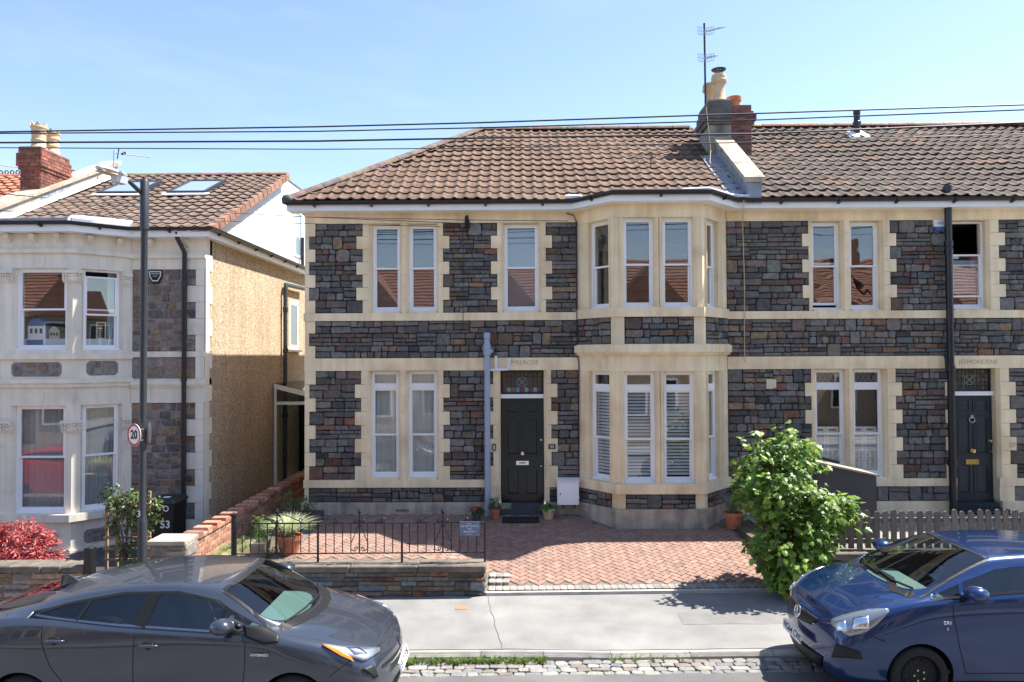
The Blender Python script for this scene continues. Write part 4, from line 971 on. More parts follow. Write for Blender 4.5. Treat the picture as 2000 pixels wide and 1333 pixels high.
for v0, v1 in ((GZ, zG[1] + .25), (zF[0] - .15, zF[1] + .15)): room(h53, F0, D3[0], A3[0] + .3, v0, v1)
text('carved_name', 'CLAREDALE', 'cream_render', h53, F0, fx(321), z3(773), .11, .031, .002, squash=1.05)
b = MB(); b.lathe((fx(372), YF - .035, z3(935)), [(.05, -.012), (.06, 0), (.05, .012)], 20, 'Y'); b.build('number_plaque', 'slate_dark', h53, smooth=30)
# corbels under the eaves
def along(path, step, f):
    for a, e in zip(path, path[1:]):
        d = Vector((e[0]-a[0], e[1]-a[1], 0)); n = max(1, round(d.length / step)); t = d.normalized(); N = t.cross(Vector((0, 0, 1)))
        for k in range(n): f(Vector((*a, 0)) + d * ((k + .5) / n), t, N)
def corb(p, t, N):
    b = MB(); z = ZT - .02; A = [p + N*q + Vector((0,0,h)) for q, h in ((0, z), (.13, z), (.13, z - .06), (.04, z - .15), (0, z - .15))]
    b.hull([x + t*.045 for x in A], [x - t*.045 for x in A]); b.build('corbel', 'cream_render', h53)
along([C3, B3, A3], .47, corb); along([(A3[0] + .05, YF - .03), (X3, YF - .03)], .6, corb)
ev = [(D3[0], 14.2), (C3[0] - .1, Y3 - .25), (B3[0] + .11, Y3 - .25), (A3[0] + .13, 14.2), (X3 + .14, 14.2), (X3 + .14, 23.5)]
board(h53, ev, ZT, ZT + .15, .022, 'fascia', 'white_paint')
b = MB(); b.add([(p[0], p[1], ZT + .005) for p in ev] + [(q[0], q[1], ZT + .005) for q in ((D3[0], YF), (C3[0], YF), (B3[0], YF), (A3[0], YF + .02), (X3 - .02, YF + .02), (X3 - .02, 23.5))], [(i, i+1, 7+i, 6+i) for i in range(5)]); b.build('soffit', 'white_paint', h53, recalc=False)
gutter(h53, [(p[0] + (.06 if i > 3 else 0), p[1] - (.07 if i < 5 else 0), ZT + .17) for i, p in enumerate(ev)], .055)
b = MB(); b.hull([(p[0], p[1] + .01, ZT + .16) for p in ev[:4]], [(p[0], p[1] + .03, ZT + .26) for p in ev[:4]]); b.build('bay_roof_lead', 'lead', h53)
b = MB(); b.hull([(B3[0] + .05, Y3 - .26, ZT + .2), (A3[0] + .1, 14.16, ZT + .2), (A3[0] + .1, 14.3, ZT + .31), (B3[0] + .05, Y3 - .12, ZT + .31)], [(B3[0] + .05, Y3 - .26, ZT + .23), (A3[0] + .1, 14.16, ZT + .23), (A3[0] + .1, 14.3, ZT + .34), (B3[0] + .05, Y3 - .12, ZT + .34)]); b.build('flashing', 'flash_white', h53)
R3Y = 19.3; R3Z = W(500, 344, R3Y).z; e3 = Vector((0, R3Y - 14.2, R3Z - E3)); S3 = e3.length; XL3 = -10.75; V3 = X3 + .12
b = MB(); b.add([(XL3, 14.22, E3 - .04), (V3 - .03, 14.22, E3 - .04), (V3 - .03, R3Y, R3Z - .04), (XL3, R3Y, R3Z - .04)], [(0, 1, 2, 3)]); rf = b.build('roof', 'felt', h53, recalc=False)
def hit(px, py, O, S):
    d = MC @ Vector(((px - 1000) / FOC, (666.5 - py) / FOC, -1)); N = Vector((1, 0, 0)).cross(S).normalized(); t = (Vector(O) - CAM).dot(N) / d.dot(N); return CAM + d * t
def sky_uv(px, py): p = hit(px, py, (0, 14.2, E3), e3); return p.x - XL3, (p - Vector((p.x, 14.2, E3))).length
sk = []
for q in ([(190, 384), (268, 384), (276, 361)], [(327, 383), (400, 383), (436, 359)]):
    a, c, t = (sky_uv(*z) for z in q); sk.append((a[0], c[0] + .02, a[1], t[1]))
def inskip(u, s): return any(a - .02 < u < c + .02 and s0 - .02 < s < s1 for a, c, s0, s1 in sk)
def c53(u, s): g = R(.88, 1.1); return (.175*g, .125*g, .098*g)
tiles(rf, (XL3, 14.2, E3), (1, 0, 0), e3, [(0, 0), (V3 - XL3, 0), (V3 - XL3, S3), (0, S3)], .27, S3 / 18, c53, skip=inskip)
nrm = Vector((1, 0, 0)).cross(e3.normalized()); P3 = lambda u, s, d: Vector((XL3, 14.2, E3)) + Vector((u, 0, 0)) + e3.normalized() * s + nrm * d
for a, c, s0, s1 in sk:
    b = MB()
    for (u0, u1, t0, t1) in ((a, a + .07, s0, s1), (c - .07, c, s0, s1), (a + .07, c - .07, s0, s0 + .08), (a + .07, c - .07, s1 - .08, s1)): b.hull([P3(u0,t0,0),P3(u1,t0,0),P3(u1,t1,0),P3(u0,t1,0)], [P3(u0,t0,.11),P3(u1,t0,.11),P3(u1,t1,.11),P3(u0,t1,.11)])
    o = b.build('skylight', 'lamp_grey', rf); b = MB(); b.hull([P3(a+.06,s0+.07,.05),P3(c-.06,s0+.07,.05),P3(c-.06,s1-.07,.05),P3(a+.06,s1-.07,.05)], [P3(a+.06,s0+.07,.09),P3(c-.06,s0+.07,.09),P3(c-.06,s1-.07,.09),P3(a+.06,s1-.07,.09)]); b.build('pane', 'solar_glass', o)
    b = MB(); b.hull([P3(a-.1,s0-.10,.03),P3(c+.1,s0-.10,.03),P3(c+.1,s0,.06),P3(a-.1,s0,.06)], [P3(a-.1,s0-.10,.06),P3(c+.1,s0-.10,.06),P3(c+.1,s0,.075),P3(a-.1,s0,.075)]); b.build('flashing', 'flash_white', o)
ridge_tiles(rf, (XL3, R3Y, R3Z), (V3, R3Y, R3Z), .13, (.27, .17, .13))
n = 18
for k in range(n):
    s0, s1 = S3 * k / n, S3 * (k + 1) / n; u0 = V3 - XL3; b = MB()
    b.hull([P3(u0-.12,s0,.05),P3(u0+.03,s0,.05),P3(u0+.03,s0,-.10),P3(u0+.005,s0,-.10),P3(u0+.005,s0,.02),P3(u0-.12,s0,.03)], [P3(u0-.12,s1+.03,.035),P3(u0+.03,s1+.03,.035),P3(u0+.03,s1+.03,-.12),P3(u0+.005,s1+.03,-.12),P3(u0+.005,s1+.03,0),P3(u0-.12,s1+.03,.01)])
    o = b.build('verge_tile', 'tile_brown', rf); g_ = R(.85, 1.15); o.color = (.32*g_, .17*g_, .12*g_, 1)
# white loft gable and side details
gx = X3 - .06
b = MB(); pr = [(14.3, E3 - .05), (R3Y, R3Z - .10), (R3Y + .2, R3Z + .02), (23.5, R3Z + .02), (23.5, E3 - .05)]
b.hull([(gx, y, z) for y, z in pr], [(gx - .2, y, z) for y, z in pr]); gb = b.build('gable_wall', 'white_render', h53)
MB().box(-10.8, gx - .2, R3Y + .1, 23.5, R3Z - .05, R3Z + .03).box(gx - .2, gx + .03, R3Y + .15, 23.5, R3Z + .022, R3Z + .07).build('loft_roof', 'lead', h53)
FSd = frame((gx, 0, 0), (0, 1, 0), (1, 0, 0)); FPd = frame((X3, 0, 0), (0, 1, 0), (1, 0, 0))
yv = lambda px, X: X * FOC / (px - 1014)
y0, y1 = yv(572, gx), yv(586, gx); b = MB(); ring(b, FSd, y0, y1, 6.6, 7.9, .05, -.02, .03); o = b.build('loft_window', 'white_paint', gb); b = MB(); b.fbox(FSd, y0+.05, y1-.05, 6.65, 7.85, .0, .01); b.build('pane', 'solar_glass', o)
b = MB(); b.tube([(gx + .08, yv(584, gx), 6.1), (gx + .08, yv(584, gx), 7.2)], .05, 8); b.build('loft_pipe', 'lamp_grey', gb, smooth=40)
yp = yv(556, X3 + .1); z0 = z3(556, 560, yp)
b = MB(); b.tube([(X3 + .1, yp, .1), (X3 + .1, yp, z0 - .1), (X3 + .1, yp + .04, z0), (X3 + .12, yp + 1.0, z0 + .02), (X3 + .12, yp + 1.6, z0 + .03)], .055, 10)
for z in (2.2, 3.9, 5.0): b.lathe((X3 + .1, yp, z), [(.055, -.07), (.07, -.06), (.07, .06), (.055, .07)], 10)
b.build('downpipe', 'lamp_grey', h53, smooth=40)
y0, y1 = yv(563, X3), yv(581, X3); b = MB(); ring(b, FPd, y0, y1, 3.95, 5.3, .12, -.05, .012); b.fbox(FPd, y0 - .08, y1 + .08, 3.88, 3.95, -.05, .09); o = b.build('side_window', 'cream_render', h53); b = MB(); b.fbox(FPd, y0 + .12, y1 - .12, 4.07, 5.18, -.02, .006); b.build('pane', 'frosted', o)
px_ = fx(357); dp = downpipe(h53, [(px_, 14.22, ZT + .1), (px_, 14.24, ZT - .02), (px_ + .07, YF - .1, ZT - .28), (px_ + .07, YF - .1, GZ)], .045, 'gutter_black', collars=[(z, (px_ + .07, YF - .1)) for z in (5.2, 3.3, 1.5)])
# party parapet and brick chimney stack
def r3(y): return E3 + (y - 14.2) * e3.z / e3.y
b = MB(); prf = [(14.1, r3(14.1) - .2), (R3Y, R3Z - .2), (R3Y, R3Z + .35), (14.1, r3(14.1) + .30)]
b.hull([(XL3 - .35, y, z) for y, z in prf], [(XL3, y, z) for y, z in prf]); pp = b.build('parapet', 'render_grey', h53)
for k in range(6):
    ya, yb = lerp(14.05, R3Y + .1, k/6) + .006, lerp(14.05, R3Y + .1, (k+1)/6)
    b = MB(); za, zb = r3(ya) + .32, r3(yb) + .32; b.hull([(XL3-.42,ya,za),(XL3-.42,yb,zb),(XL3-.42,yb,zb+.09),(XL3-.42,ya,za+.09)], [(XL3+.06,ya,za),(XL3+.06,yb,zb),(XL3+.06,yb,zb+.09),(XL3+.06,ya,za+.09)]); b.build('coping_stone', 'coping', pp)
b = MB(); b.hull([(XL3-.01,14.2,r3(14.2)+.02),(XL3+.12,14.2,r3(14.2)+.06),(XL3+.12,R3Y,R3Z+.06),(XL3-.01,R3Y,R3Z+.02)], [(XL3-.01,14.2,r3(14.2)+.16),(XL3+.12,14.2,r3(14.2)+.08),(XL3+.12,R3Y,R3Z+.08),(XL3-.01,R3Y,R3Z+.16)]); b.build('flashing', 'flash_white', pp)
KY = 16.2; k0, k1 = W(39, 350, KY).x, W(79, 350, KY).x; kt = W(60, 289, KY).z; kb = r3(KY) - .2; KD = .98
b = MB(); b.box(k0 + .01, k1 - .01, KY + .01, KY + KD - .01, kb, kt - .02); st = b.build('chimney', 'mortar_grey', h53)
J = []
FA = lambda pr: (frame((0, KY - pr, 0), (1, 0, 0), (0, -1, 0)), frame((k1 + pr, KY - pr, 0), (0, 1, 0), (1, 0, 0)))
z = kb; row = 0
while z < kt - .01:
    f = (z - kt); pr = .0 if f < -.52 else (.03 if f < -.44 else (.06 if f < -.2 else .03))
    if pr: st2 = MB().box(k0 - pr + .01, k1 + pr - .01, KY - pr + .01, KY + KD + pr - .01, z, z + .075).build('corbel', 'mortar_grey', st)
    a, c = FA(pr); J += bricks(a, k0 - pr, k1 + pr, z, min(z + .075, kt), odd=row); J += bricks(c, 0, KD + 2 * pr, z, min(z + .075, kt), odd=row + 1); z += .075; row += 1
lay_bricks(st, J, 'red', 300)
MB().box(k0 - .01, k1 + .01, KY - .01, KY + KD, kt, kt + .03).build('flaunching', 'coping', st)
for yq in (KY + .25, KY + .72): chimney_pot(st, ((k0 + k1) / 2 + .02, yq, kt + .02), .62, .145, True)
b = MB()
for k in range(4): y = KY + k * .25; b.hull([(k1 + .01, y, r3(y) + .05), (k1 + .01, y + .25, r3(y + .25) + .05), (k1 + .01, y + .25, r3(y + .25) + .18), (k1 + .01, y, r3(y) + .28)], [(k1 + .03, y, r3(y) + .05), (k1 + .03, y + .25, r3(y + .25) + .05), (k1 + .03, y + .25, r3(y + .25) + .18), (k1 + .03, y, r3(y) + .28)])
b.box(k0, k1 + .02, KY - .02, KY + .01, kb, r3(KY) + .22); b.build('lead_flashing', 'lead', st)
# neighbour beyond the party wall
h51 = thing('rendered_house', 'house beyond the red brick chimney with orange tiled roof', 'house', (-14, YF, 0))
MB().box(-18, -11.2, YF, YF + .3, -.2, E3).build('wall', 'cream_render', h51)
b = MB(); b.add([(-18, 14.2, E3), (-11.15, 14.2, E3), (-11.15, R3Y, R3Z - .05), (-18, R3Y, R3Z - .05), (-18, 23.5, E3), (-11.15, 23.5, E3)], [(0, 1, 2, 3), (3, 2, 5, 4)]); rf = b.build('roof', 'felt', h51, recalc=False)
tiles(rf, (-14.0, 14.2, E3), (1, 0, 0), e3, [(0, 0), (2.8, 0), (2.8, S3), (0, S3)], .27, S3 / 18, lambda u, s: tuple(q * R(.85, 1.15) for q in (.40, .17, .1)), limit=0)
ridge_tiles(rf, (-14, R3Y, R3Z), (-11.2, R3Y, R3Z), .13, (.4, .18, .11))
b = MB()
for k in range(18): b.tube([(-13.9 + k*.15 + .05*math.cos(a), R3Y, R3Z + .14 + .05*math.sin(a)) for a in [2*math.pi*i/10 for i in range(11)]], .016, 5)
b.build('ridge_crest', 'slate_dark', rf)
# glazed side porch in the passage between the houses
sp = thing('side_porch', 'glazed lean-to porch with white frame in the passage between houses', 'porch', (-5.2, 18.6, .5))
YP = 18.5; xa, xb = X3 + .03, UL + .02; zl, zr, zbm = W(549, 752, YP).z, W(600, 783, YP).z - .05, W(570, 788, YP).z
b = MB(); b.box(xa, xa + .06, YP, YP + .06, .5, zl); b.hull([(xa, YP - .03, zl - .09), (xb, YP - .03, zr - .14), (xb, YP - .03, zr - .02), (xa, YP - .03, zl + .03)], [(xa, YP + .04, zl - .09), (xb, YP + .04, zr - .14), (xb, YP + .04, zr - .02), (xa, YP + .04, zl + .03)]); b.box(xa + .06, xb, YP, YP + .06, zbm - .04, zbm + .04); b.build('frame', 'upvc', sp)
b = MB(); b.hull([(xa + .06, YP + .02, zbm + .04), (xb, YP + .02, zbm + .04), (xb, YP + .02, zr - .14), (xa + .06, YP + .02, zl - .1)], [(xa + .06, YP + .03, zbm + .04), (xb, YP + .03, zbm + .04), (xb, YP + .03, zr - .14), (xa + .06, YP + .03, zl - .1)]); b.build('gable_pane', 'glass_roof', sp)
for k in range(4):
    y0, y1 = YP + k * .55, YP + k * .55 + .53; b = MB(); b.hull([(xa, y0, zl + .03), (xb, y0, zr - .02), (xb, y1, zr - .02), (xa, y1, zl + .03)], [(xa, y0, zl + .045), (xb, y0, zr - .005), (xb, y1, zr - .005), (xa, y1, zl + .045)]); b.build('roof_pane', 'glass_roof', sp)
b = MB(); b.box(xa, -5.25, 20.6, 20.8, .5, 2.7); b.build('inner_wall', 'black', sp); MB().box(-5.25, xb, 20.6, 20.8, .5, 2.7).build('back_wall', 'bath_stone', sp)
MB().box(-5.75, -5.27, 20.52, 20.598, .5, 2.45).build('door', 'frosted', sp)
MB().box(-5.9, -5.76, 20.5, 20.598, .5, 2.55).build('door_frame', 'upvc', sp)
b = MB(); b.box(xb - .10, xb - .02, 18.2, 18.23, 1.55, 2.15); o = b.build('wall_sign', 'sign_slate', sp); text('number', '5', 'sign_white', o, frame((0, 18.2, 0), (1, 0, 0), (0, -1, 0)), xb - .06, 1.9, .17, .002)
# toy houses and furniture inside the upstairs bay
def toy(name, label, u, m1, m2, s):
    t = thing(name, label, 'toy house', tuple(G1(u, zF[0] + .22, -.42))); v = zF[0] + .22
    b = MB(); b.fbox(G1, u - .16*s, u + .16*s, v, v + .24*s, -.45, -.25); b.build('wall', m1, t)
    b = MB(); A = [(u - .18*s, v + .24*s), (u + .18*s, v + .24*s), (u + .06*s, v + .38*s), (u - .06*s, v + .38*s)]; b.hull([G1(x, y, -.46) for x, y in A], [G1(x, y, -.24) for x, y in A]); b.build('roof', m2, t)
    for i in range(3): b = MB(); b.fbox(G1, u - .12*s + i*.09*s, u - .07*s + i*.09*s, v + .1*s, v + .19*s, -.25, -.247); b.build('window', 'slate_dark', t)
toy('toy_house', 'white toy house with blue roof behind the upstairs bay window', (o1[0][0] + o1[0][1]) / 2 - .22, 'white_paint', 'toy_blue', 1.05)
toy('toy_house', 'small cream toy house behind the upstairs bay window', (o1[0][0] + o1[0][1]) / 2 + .13, 'toy_cream', 'toy_cream', .62)
t = thing('cabinet', 'white low cabinet behind the upstairs bay windows', 'cabinet', (C3[0] + 1.3, Y3 + .4, zF[0])); MB().fbox(G1, o1[0][0], o1[0][1], zF[0] + .0, zF[0] + .22, -.6, -.24).build('body', 'white_paint', t); MB().fbox(G1, o1[0][0] + .08, o1[0][0] + .4, zF[0] + .06, zF[0] + .2, -.24, -.235).build('drawer', 'toy_blue', t); MB().fbox(G2, o2[0][0], o2[0][1], zF[0], zF[0] + .22, -.5, -.24).build('side_unit', 'white_paint', t)
t = thing('abacus', 'wooden abacus standing behind the upstairs bay window', 'toy', tuple(G2(.55, zF[0] + .22, -.3))); b = MB(); ring(b, G2, .48, .66, zF[0] + .22, zF[0] + .56, .025, -.3, -.275); b.build('frame', 'toy_cream', t)
for k in range(5): b = MB(); b.fbox(G2, .51, .60, zF[0] + .27 + k*.05, zF[0] + .295 + k*.05, -.297, -.278); b.build('bead_row', ('sign_red', 'toy_blue', 'terracotta', 'toy_cream', 'leaf')[k % 4], t)

# ------------------------------------------------------------------ houses on the camera's side of the street (they show as reflections)
mat('far_tile', (.24, .115, .08), .8, var=.6, vscale=3, stretch=(1, 1, 7)); mat('far_wall', (.42, .33, .24), .9, var=.15, vscale=3)
for k in range(9):
    x0 = -29 + k * 6.6; z0 = zs(x0)
    t = thing('terraced_house', 'pale terraced house with red gabled roof, %s along the opposite side of the street' % ('first','second','third','fourth','fifth','sixth','seventh','eighth','ninth')[k], 'house', (x0 + 3.3, -6, z0), 'houses across the street')
    MB().box(x0, x0 + 6.55, -13, -6, z0 - .2, z0 + 6).build('wall', 'far_wall', t)
    MB().box(x0 + .4, x0 + 3.4, -6, -5.2, z0, z0 + 5.9).build('bay', 'far_wall', t)
    b = MB(); b.hull([(x0, -5.7, z0 + 5.9), (x0, -9.5, z0 + 8.6), (x0, -13.3, z0 + 5.9)], [(x0 + 6.55, -5.7, z0 + 5.9), (x0 + 6.55, -9.5, z0 + 8.6), (x0 + 6.55, -13.3, z0 + 5.9)]); rf = b.build('roof', 'far_tile', t)
    for q in range(15):
        ya, yb = lerp(-5.65, -9.5, q/15), lerp(-5.65, -9.5, (q+1)/15); za, zb = z0 + lerp(5.9, 8.6, q/15), z0 + lerp(5.9, 8.6, (q+1)/15); g_ = R(.7, 1.2)
        MB().hull([(x0, ya, za + .02), (x0, ya, za + .09), (x0, yb, zb + .03), (x0, yb, zb - .01)], [(x0 + 6.55, ya, za + .02), (x0 + 6.55, ya, za + .09), (x0 + 6.55, yb, zb + .03), (x0 + 6.55, yb, zb - .01)]).build('tile_course', 'far_tile', rf)
    b = MB(); b.hull([(x0 + .1, -4.9, z0 + 5.9), (x0 + 1.9, -4.9, z0 + 8.0), (x0 + 3.7, -4.9, z0 + 5.9)], [(x0 + .1, -9.4, z0 + 5.9), (x0 + 1.9, -9.4, z0 + 8.0), (x0 + 3.7, -9.4, z0 + 5.9)]); b.build('gable_roof', 'far_tile', rf)
    b = MB(); b.hull([(x0 + .3, -4.88, z0 + 5.9), (x0 + 1.9, -4.88, z0 + 7.8), (x0 + 3.5, -4.88, z0 + 5.9)], [(x0 + .3, -4.86, z0 + 5.9), (x0 + 1.9, -4.86, z0 + 7.8), (x0 + 3.5, -4.86, z0 + 5.9)]); b.build('gable', 'far_tile', t)
    for cx, wd in ((x0 + 1.3, 1), (x0 + 2.5, 1), (x0 + 5.1, 1)):
        for zz in (1.0, 4.0):
            yy = -5.2 if cx < x0 + 3 else -6
            b = MB(); b.box(cx - .55, cx + .55, yy, yy + .06, z0 + zz, z0 + zz + 1.6); o = b.build('window', 'white_paint', t); MB().box(cx - .45, cx + .45, yy + .06, yy + .07, z0 + zz + .1, z0 + zz + 1.5).build('pane', 'black', o)
    b = MB(); b.box(x0 - .3, x0 + .5, -9.6, -8.6, z0 + 7.6, z0 + 9.6); c = b.build('chimney', 'far_tile', rf)
# ------------------------------------------------------------------ cars
TS = dict(
 prius=dict(nose=0, axF=.97, axR=3.67, rw=.315, arch=.355, L=4.54, st=[.16,.22,.55,.97,1.28,1.75,2.25,2.75,3.30,3.65,4.05,4.35,4.50],
  L1=([.60,.74,.80,.82,.83,.83,.83,.83,.83,.82,.78,.72,.60],[.20]*13),
  L2=([.68,.80,.855,.87,.86,.855,.855,.86,.87,.875,.85,.79,.66],[.40]*13),
  L3=([.64,.785,.855,.88,.875,.868,.865,.868,.878,.88,.86,.80,.66],[.58,.62,.68,.72,.74,.76,.78,.80,.84,.86,.88,.88,.86]),
  L4=([.54,.69,.80,.845,.85,.84,.835,.83,.83,.82,.80,.75,.62],[.66,.72,.83,.92,.96,.99,1.02,1.05,1.10,1.12,1.10,1.06,1.0]),
  L5=([.44,.60,.73,.785,.81,.815,.81,.80,.79,.77,.74,.70,.58],[.69,.76,.88,.965,1.01,1.03,1.06,1.09,1.14,1.17,1.15,1.10,1.03]),
  L6=[(.16,.30,.70),(.22,.42,.785),(.55,.52,.905),(.95,.58,.99),(1.37,.79,1.07),(1.80,.675,1.33),(2.25,.635,1.385),(2.75,.63,1.37),(3.30,.65,1.285),(3.62,.71,1.20),(4.05,.68,1.15),(4.35,.64,1.09),(4.5,.52,1.02)],
  L7=[(.16,.20,.71),(.22,.29,.795),(.55,.38,.93),(.90,.52,1.005),(1.2,.75,1.065),(1.76,.60,1.395),(2.25,.575,1.445),(2.75,.565,1.43),(3.30,.575,1.345),(3.65,.6,1.265),(4.05,.60,1.16),(4.35,.57,1.10),(4.5,.46,1.03)],
  L8=[(.16,0,.715),(.20,0,.80),(.50,0,.935),(.74,0,1.0),(.95,0,1.045),(1.68,0,1.435),(2.25,0,1.485),(2.75,0,1.465),(3.30,0,1.38),(3.65,0,1.30),(4.05,0,1.18),(4.35,0,1.11),(4.5,0,1.04)]),
 corsa=dict(nose=0, axF=.98, axR=3.42, rw=.30, arch=.345, L=4.0, st=[.14,.21,.48,.82,1.08,1.84,2.35,2.8,3.2,3.5,3.75,3.92,4.0],
  L1=([.60,.74,.80,.82,.82,.82,.82,.82,.82,.82,.80,.74,.62],[.20]*13),
  L2=([.70,.80,.85,.865,.855,.855,.855,.855,.86,.86,.83,.77,.66],[.40]*13),
  L3=([.66,.79,.855,.872,.868,.864,.86,.86,.862,.86,.83,.77,.66],[.56,.60,.69,.75,.79,.83,.86,.88,.90,.90,.90,.90,.88]),
  L4=([.55,.70,.80,.83,.835,.83,.82,.815,.81,.80,.78,.73,.62],[.70,.76,.90,.99,1.03,1.09,1.12,1.14,1.16,1.16,1.14,1.12,1.08]),
  L5=([.46,.60,.73,.785,.805,.805,.795,.79,.77,.75,.73,.70,.6],[.73,.81,.95,1.03,1.07,1.13,1.16,1.18,1.21,1.23,1.22,1.2,1.15]),
  L6=[(.14,.32,.75),(.21,.42,.835),(.48,.53,.965),(.81,.6,1.045),(1.17,.79,1.11),(1.91,.665,1.385),(2.35,.64,1.42),(2.8,.635,1.41),(3.2,.64,1.37),(3.5,.66,1.30),(3.75,.66,1.25),(3.92,.62,1.2),(4.0,.5,1.14)],
  L7=[(.14,.2,.76),(.21,.28,.85),(.48,.38,.98),(.79,.56,1.055),(1.04,.75,1.105),(1.85,.60,1.46),(2.35,.575,1.49),(2.8,.57,1.485),(3.2,.57,1.45),(3.5,.58,1.385),(3.75,.58,1.3),(3.92,.54,1.22),(4.0,.44,1.15)],
  L8=[(.14,0,.765),(.19,0,.855),(.43,0,.99),(.66,0,1.05),(.86,0,1.095),(1.76,0,1.49),(2.35,0,1.525),(2.8,0,1.52),(3.2,0,1.49),(3.5,0,1.435),(3.78,0,1.33),(3.95,0,1.24),(4.02,0,1.16)]))
class Car:
    def __init__(s, name, label, kind, paint, T, group, lvl=3, z=0):
        s.S = TS[kind]; s.T = T; s.t = thing(name, label, 'car', tuple(T.translation), group); S = s.S; n = 13; st = S['st']
        Ls = [[(st[i], 0, .19) for i in range(n)]]
        for k in ('L1', 'L2', 'L3', 'L4', 'L5'): Ls.append([(st[i], S[k][0][i], S[k][1][i]) for i in range(n)])
        Ls += [S['L6'], S['L7']]
        Ls.append([(lerp(a[0], b[0], .62), a[1] * .52, lerp(a[2], b[2], .68)) for a, b in zip(S['L7'], S['L8'])]); Ls.append(S['L8'])
        bm = bmesh.new(); cl = bm.edges.layers.float.new('crease_edge'); V = {}
        m = len(Ls)
        for side in (1, -1):
            for i in range(n):
                for l in range(m):
                    t, y, z = Ls[l][i]
                    if y == 0 and side == -1: V[(side, l, i)] = V[(1, l, i)]
                    else: V[(side, l, i)] = bm.verts.new((-t, y * side, z))
        mid = {}
        for e, i in (('f', 0), ('r', n - 1)):
            for l in range(1, m - 1):
                z = Ls[l][i][2]; t = (0.0 if l < 5 else .04) if e == 'f' else S['L'] + .04; mid[(e, l)] = bm.verts.new((-t, 0, z + (.01 if l == 8 else 0)))
            mid[(e, 0)] = V[(1, 0, i)]; mid[(e, m - 1)] = V[(1, m - 1, i)]
        def face(vs, mi):
            vs = [v for k, v in enumerate(vs) if v not in vs[:k]]
            try: f = bm.faces.new(vs); f.material_index = mi; f.smooth = True
            except ValueError: pass
        for side in (1, -1):
            for i in range(n - 1):
                for l in range(m - 1):
                    mi = 0
                    if l == 5 and 4 <= i <= 8: mi = 2
                    if l in (7, 8) and i == 4: mi = 1
                    if l in (7, 8) and 9 <= i <= 10: mi = 3
                    face([V[(side, l, i)], V[(side, l+1, i)], V[(side, l+1, i+1)], V[(side, l, i+1)]], mi)
            for e, i in (('f', 0), ('r', n - 1)):
                for l in range(m - 1): face([V[(side, l, i)], V[(side, l+1, i)], mid[(e, l+1)], mid[(e, l)]], 0)
            def cre(l, i0, i1, v):
                for i in range(i0, i1):
                    e = bm.edges.get((V[(side, l, i)], V[(side, l, i+1)]))
                    if e: e[cl] = v
            cre(4, 3, 10, .45); cre(5, 3, 10, .6); cre(6, 4, 9, .5); cre(7, 4, 9, .35); cre(1, 0, 12, .5)
            for l in (7, 8):
                for i in (4, 5):
                    e = bm.edges.get((V[(side, l, i)], V[(side, l+1, i)]))
                    if e: e[cl] = .7
            e = bm.edges.get((V[(side, 7, 4)], V[(side, 7, 5)])); e[cl] = .7
            for l in (5, 6, 7, 8):
                e = bm.edges.get((V[(side, l, 1)], V[(side, l+1, 1)]))
                if e: e[cl] = .55
        bmesh.ops.recalc_face_normals(bm, faces=bm.faces)
        me = bpy.data.meshes.new('cage'); bm.to_mesh(me); bm.free()
        for k in (paint, 'glass_car', 'glass_dark', 'glass_dark', 'plastic_black'): me.materials.append(MAT[k])
        ob = bpy.data.objects.new('cage', me); COL.objects.link(ob)
        md = ob.modifiers.new('s', 'SUBSURF'); md.levels = lvl; md.render_levels = lvl
        dg = bpy.context.evaluated_depsgraph_get(); smo = bpy.data.meshes.new_from_object(ob.evaluated_get(dg))
        s.bvh = BVHTree.FromPolygons([v.co.copy() for v in smo.vertices], [tuple(p.vertices) for p in smo.polygons])
        c = MB(); c.mi = 4
        for ax in (S['axF'], S['axR']):
            for sd in (1, -1):
                A = [(-ax + S['arch']*math.cos(a), sd*.52, S['rw'] + S['arch']*math.sin(a)) for a in [2*math.pi*k/40 for k in range(40)]]; c.hull(A, [(x, sd*1.3, z_) for x, y, z_ in A])
        cm = c.mesh('cut', [paint, 'glass_car', 'glass_dark', 'glass_dark', 'plastic_black']); co = bpy.data.objects.new('cut', cm); COL.objects.link(co)
        bo = ob.modifiers.new('b', 'BOOLEAN'); bo.object = co; bo.operation = 'DIFFERENCE'; bo.solver = 'EXACT'
        dg = bpy.context.evaluated_depsgraph_get(); dg.update(); fin = bpy.data.meshes.new_from_object(ob.evaluated_get(dg))
        bpy.data.objects.remove(ob); bpy.data.objects.remove(co)
        tb = -S['st'][6]; groups = {}
        for p in fin.polygons:
            k = p.material_index; y = p.center.y
            key = ('body', 0) if k in (0, 4) else (('windscreen', 0) if k == 1 else (('rear_window', 0) if k == 3 else ('door_window' if p.center.x > tb else 'rear_side_window', 1 if y > 0 else -1)))
            groups.setdefault(key, []).append(p)
        for (nm, sd), ps in groups.items():
            vm = {}; vs = []; fs = []
            for p in ps:
                f = []
                for v in p.vertices:
                    if v not in vm: vm[v] = len(vs); vs.append(T @ fin.vertices[v].co)
                    f.append(vm[v])
                fs.append(f)
            pm = bpy.data.meshes.new(nm); pm.from_pydata(vs, [], fs)
            if nm == 'body':
                for k in (paint, 'plastic_black', 'plastic_black'): pm.materials.append(MAT[k])
                pm.polygons.foreach_set('material_index', [1 if p.material_index == 4 else 0 for p in ps])
            else: pm.materials.append(MAT['glass_car' if nm == 'windscreen' else 'glass_dark'])
            pm.polygons.foreach_set('use_smooth', [True] * len(fs)); pm.set_sharp_from_angle(angle=math.radians(50)); pm.update()
            o = link(nm, pm, s.t)
            if nm == 'body':
                sd_ = o.modifiers.new('thickness', 'SOLIDIFY'); sd_.thickness = .012; sd_.offset = -1; sd_.material_offset = 1; s.body = o
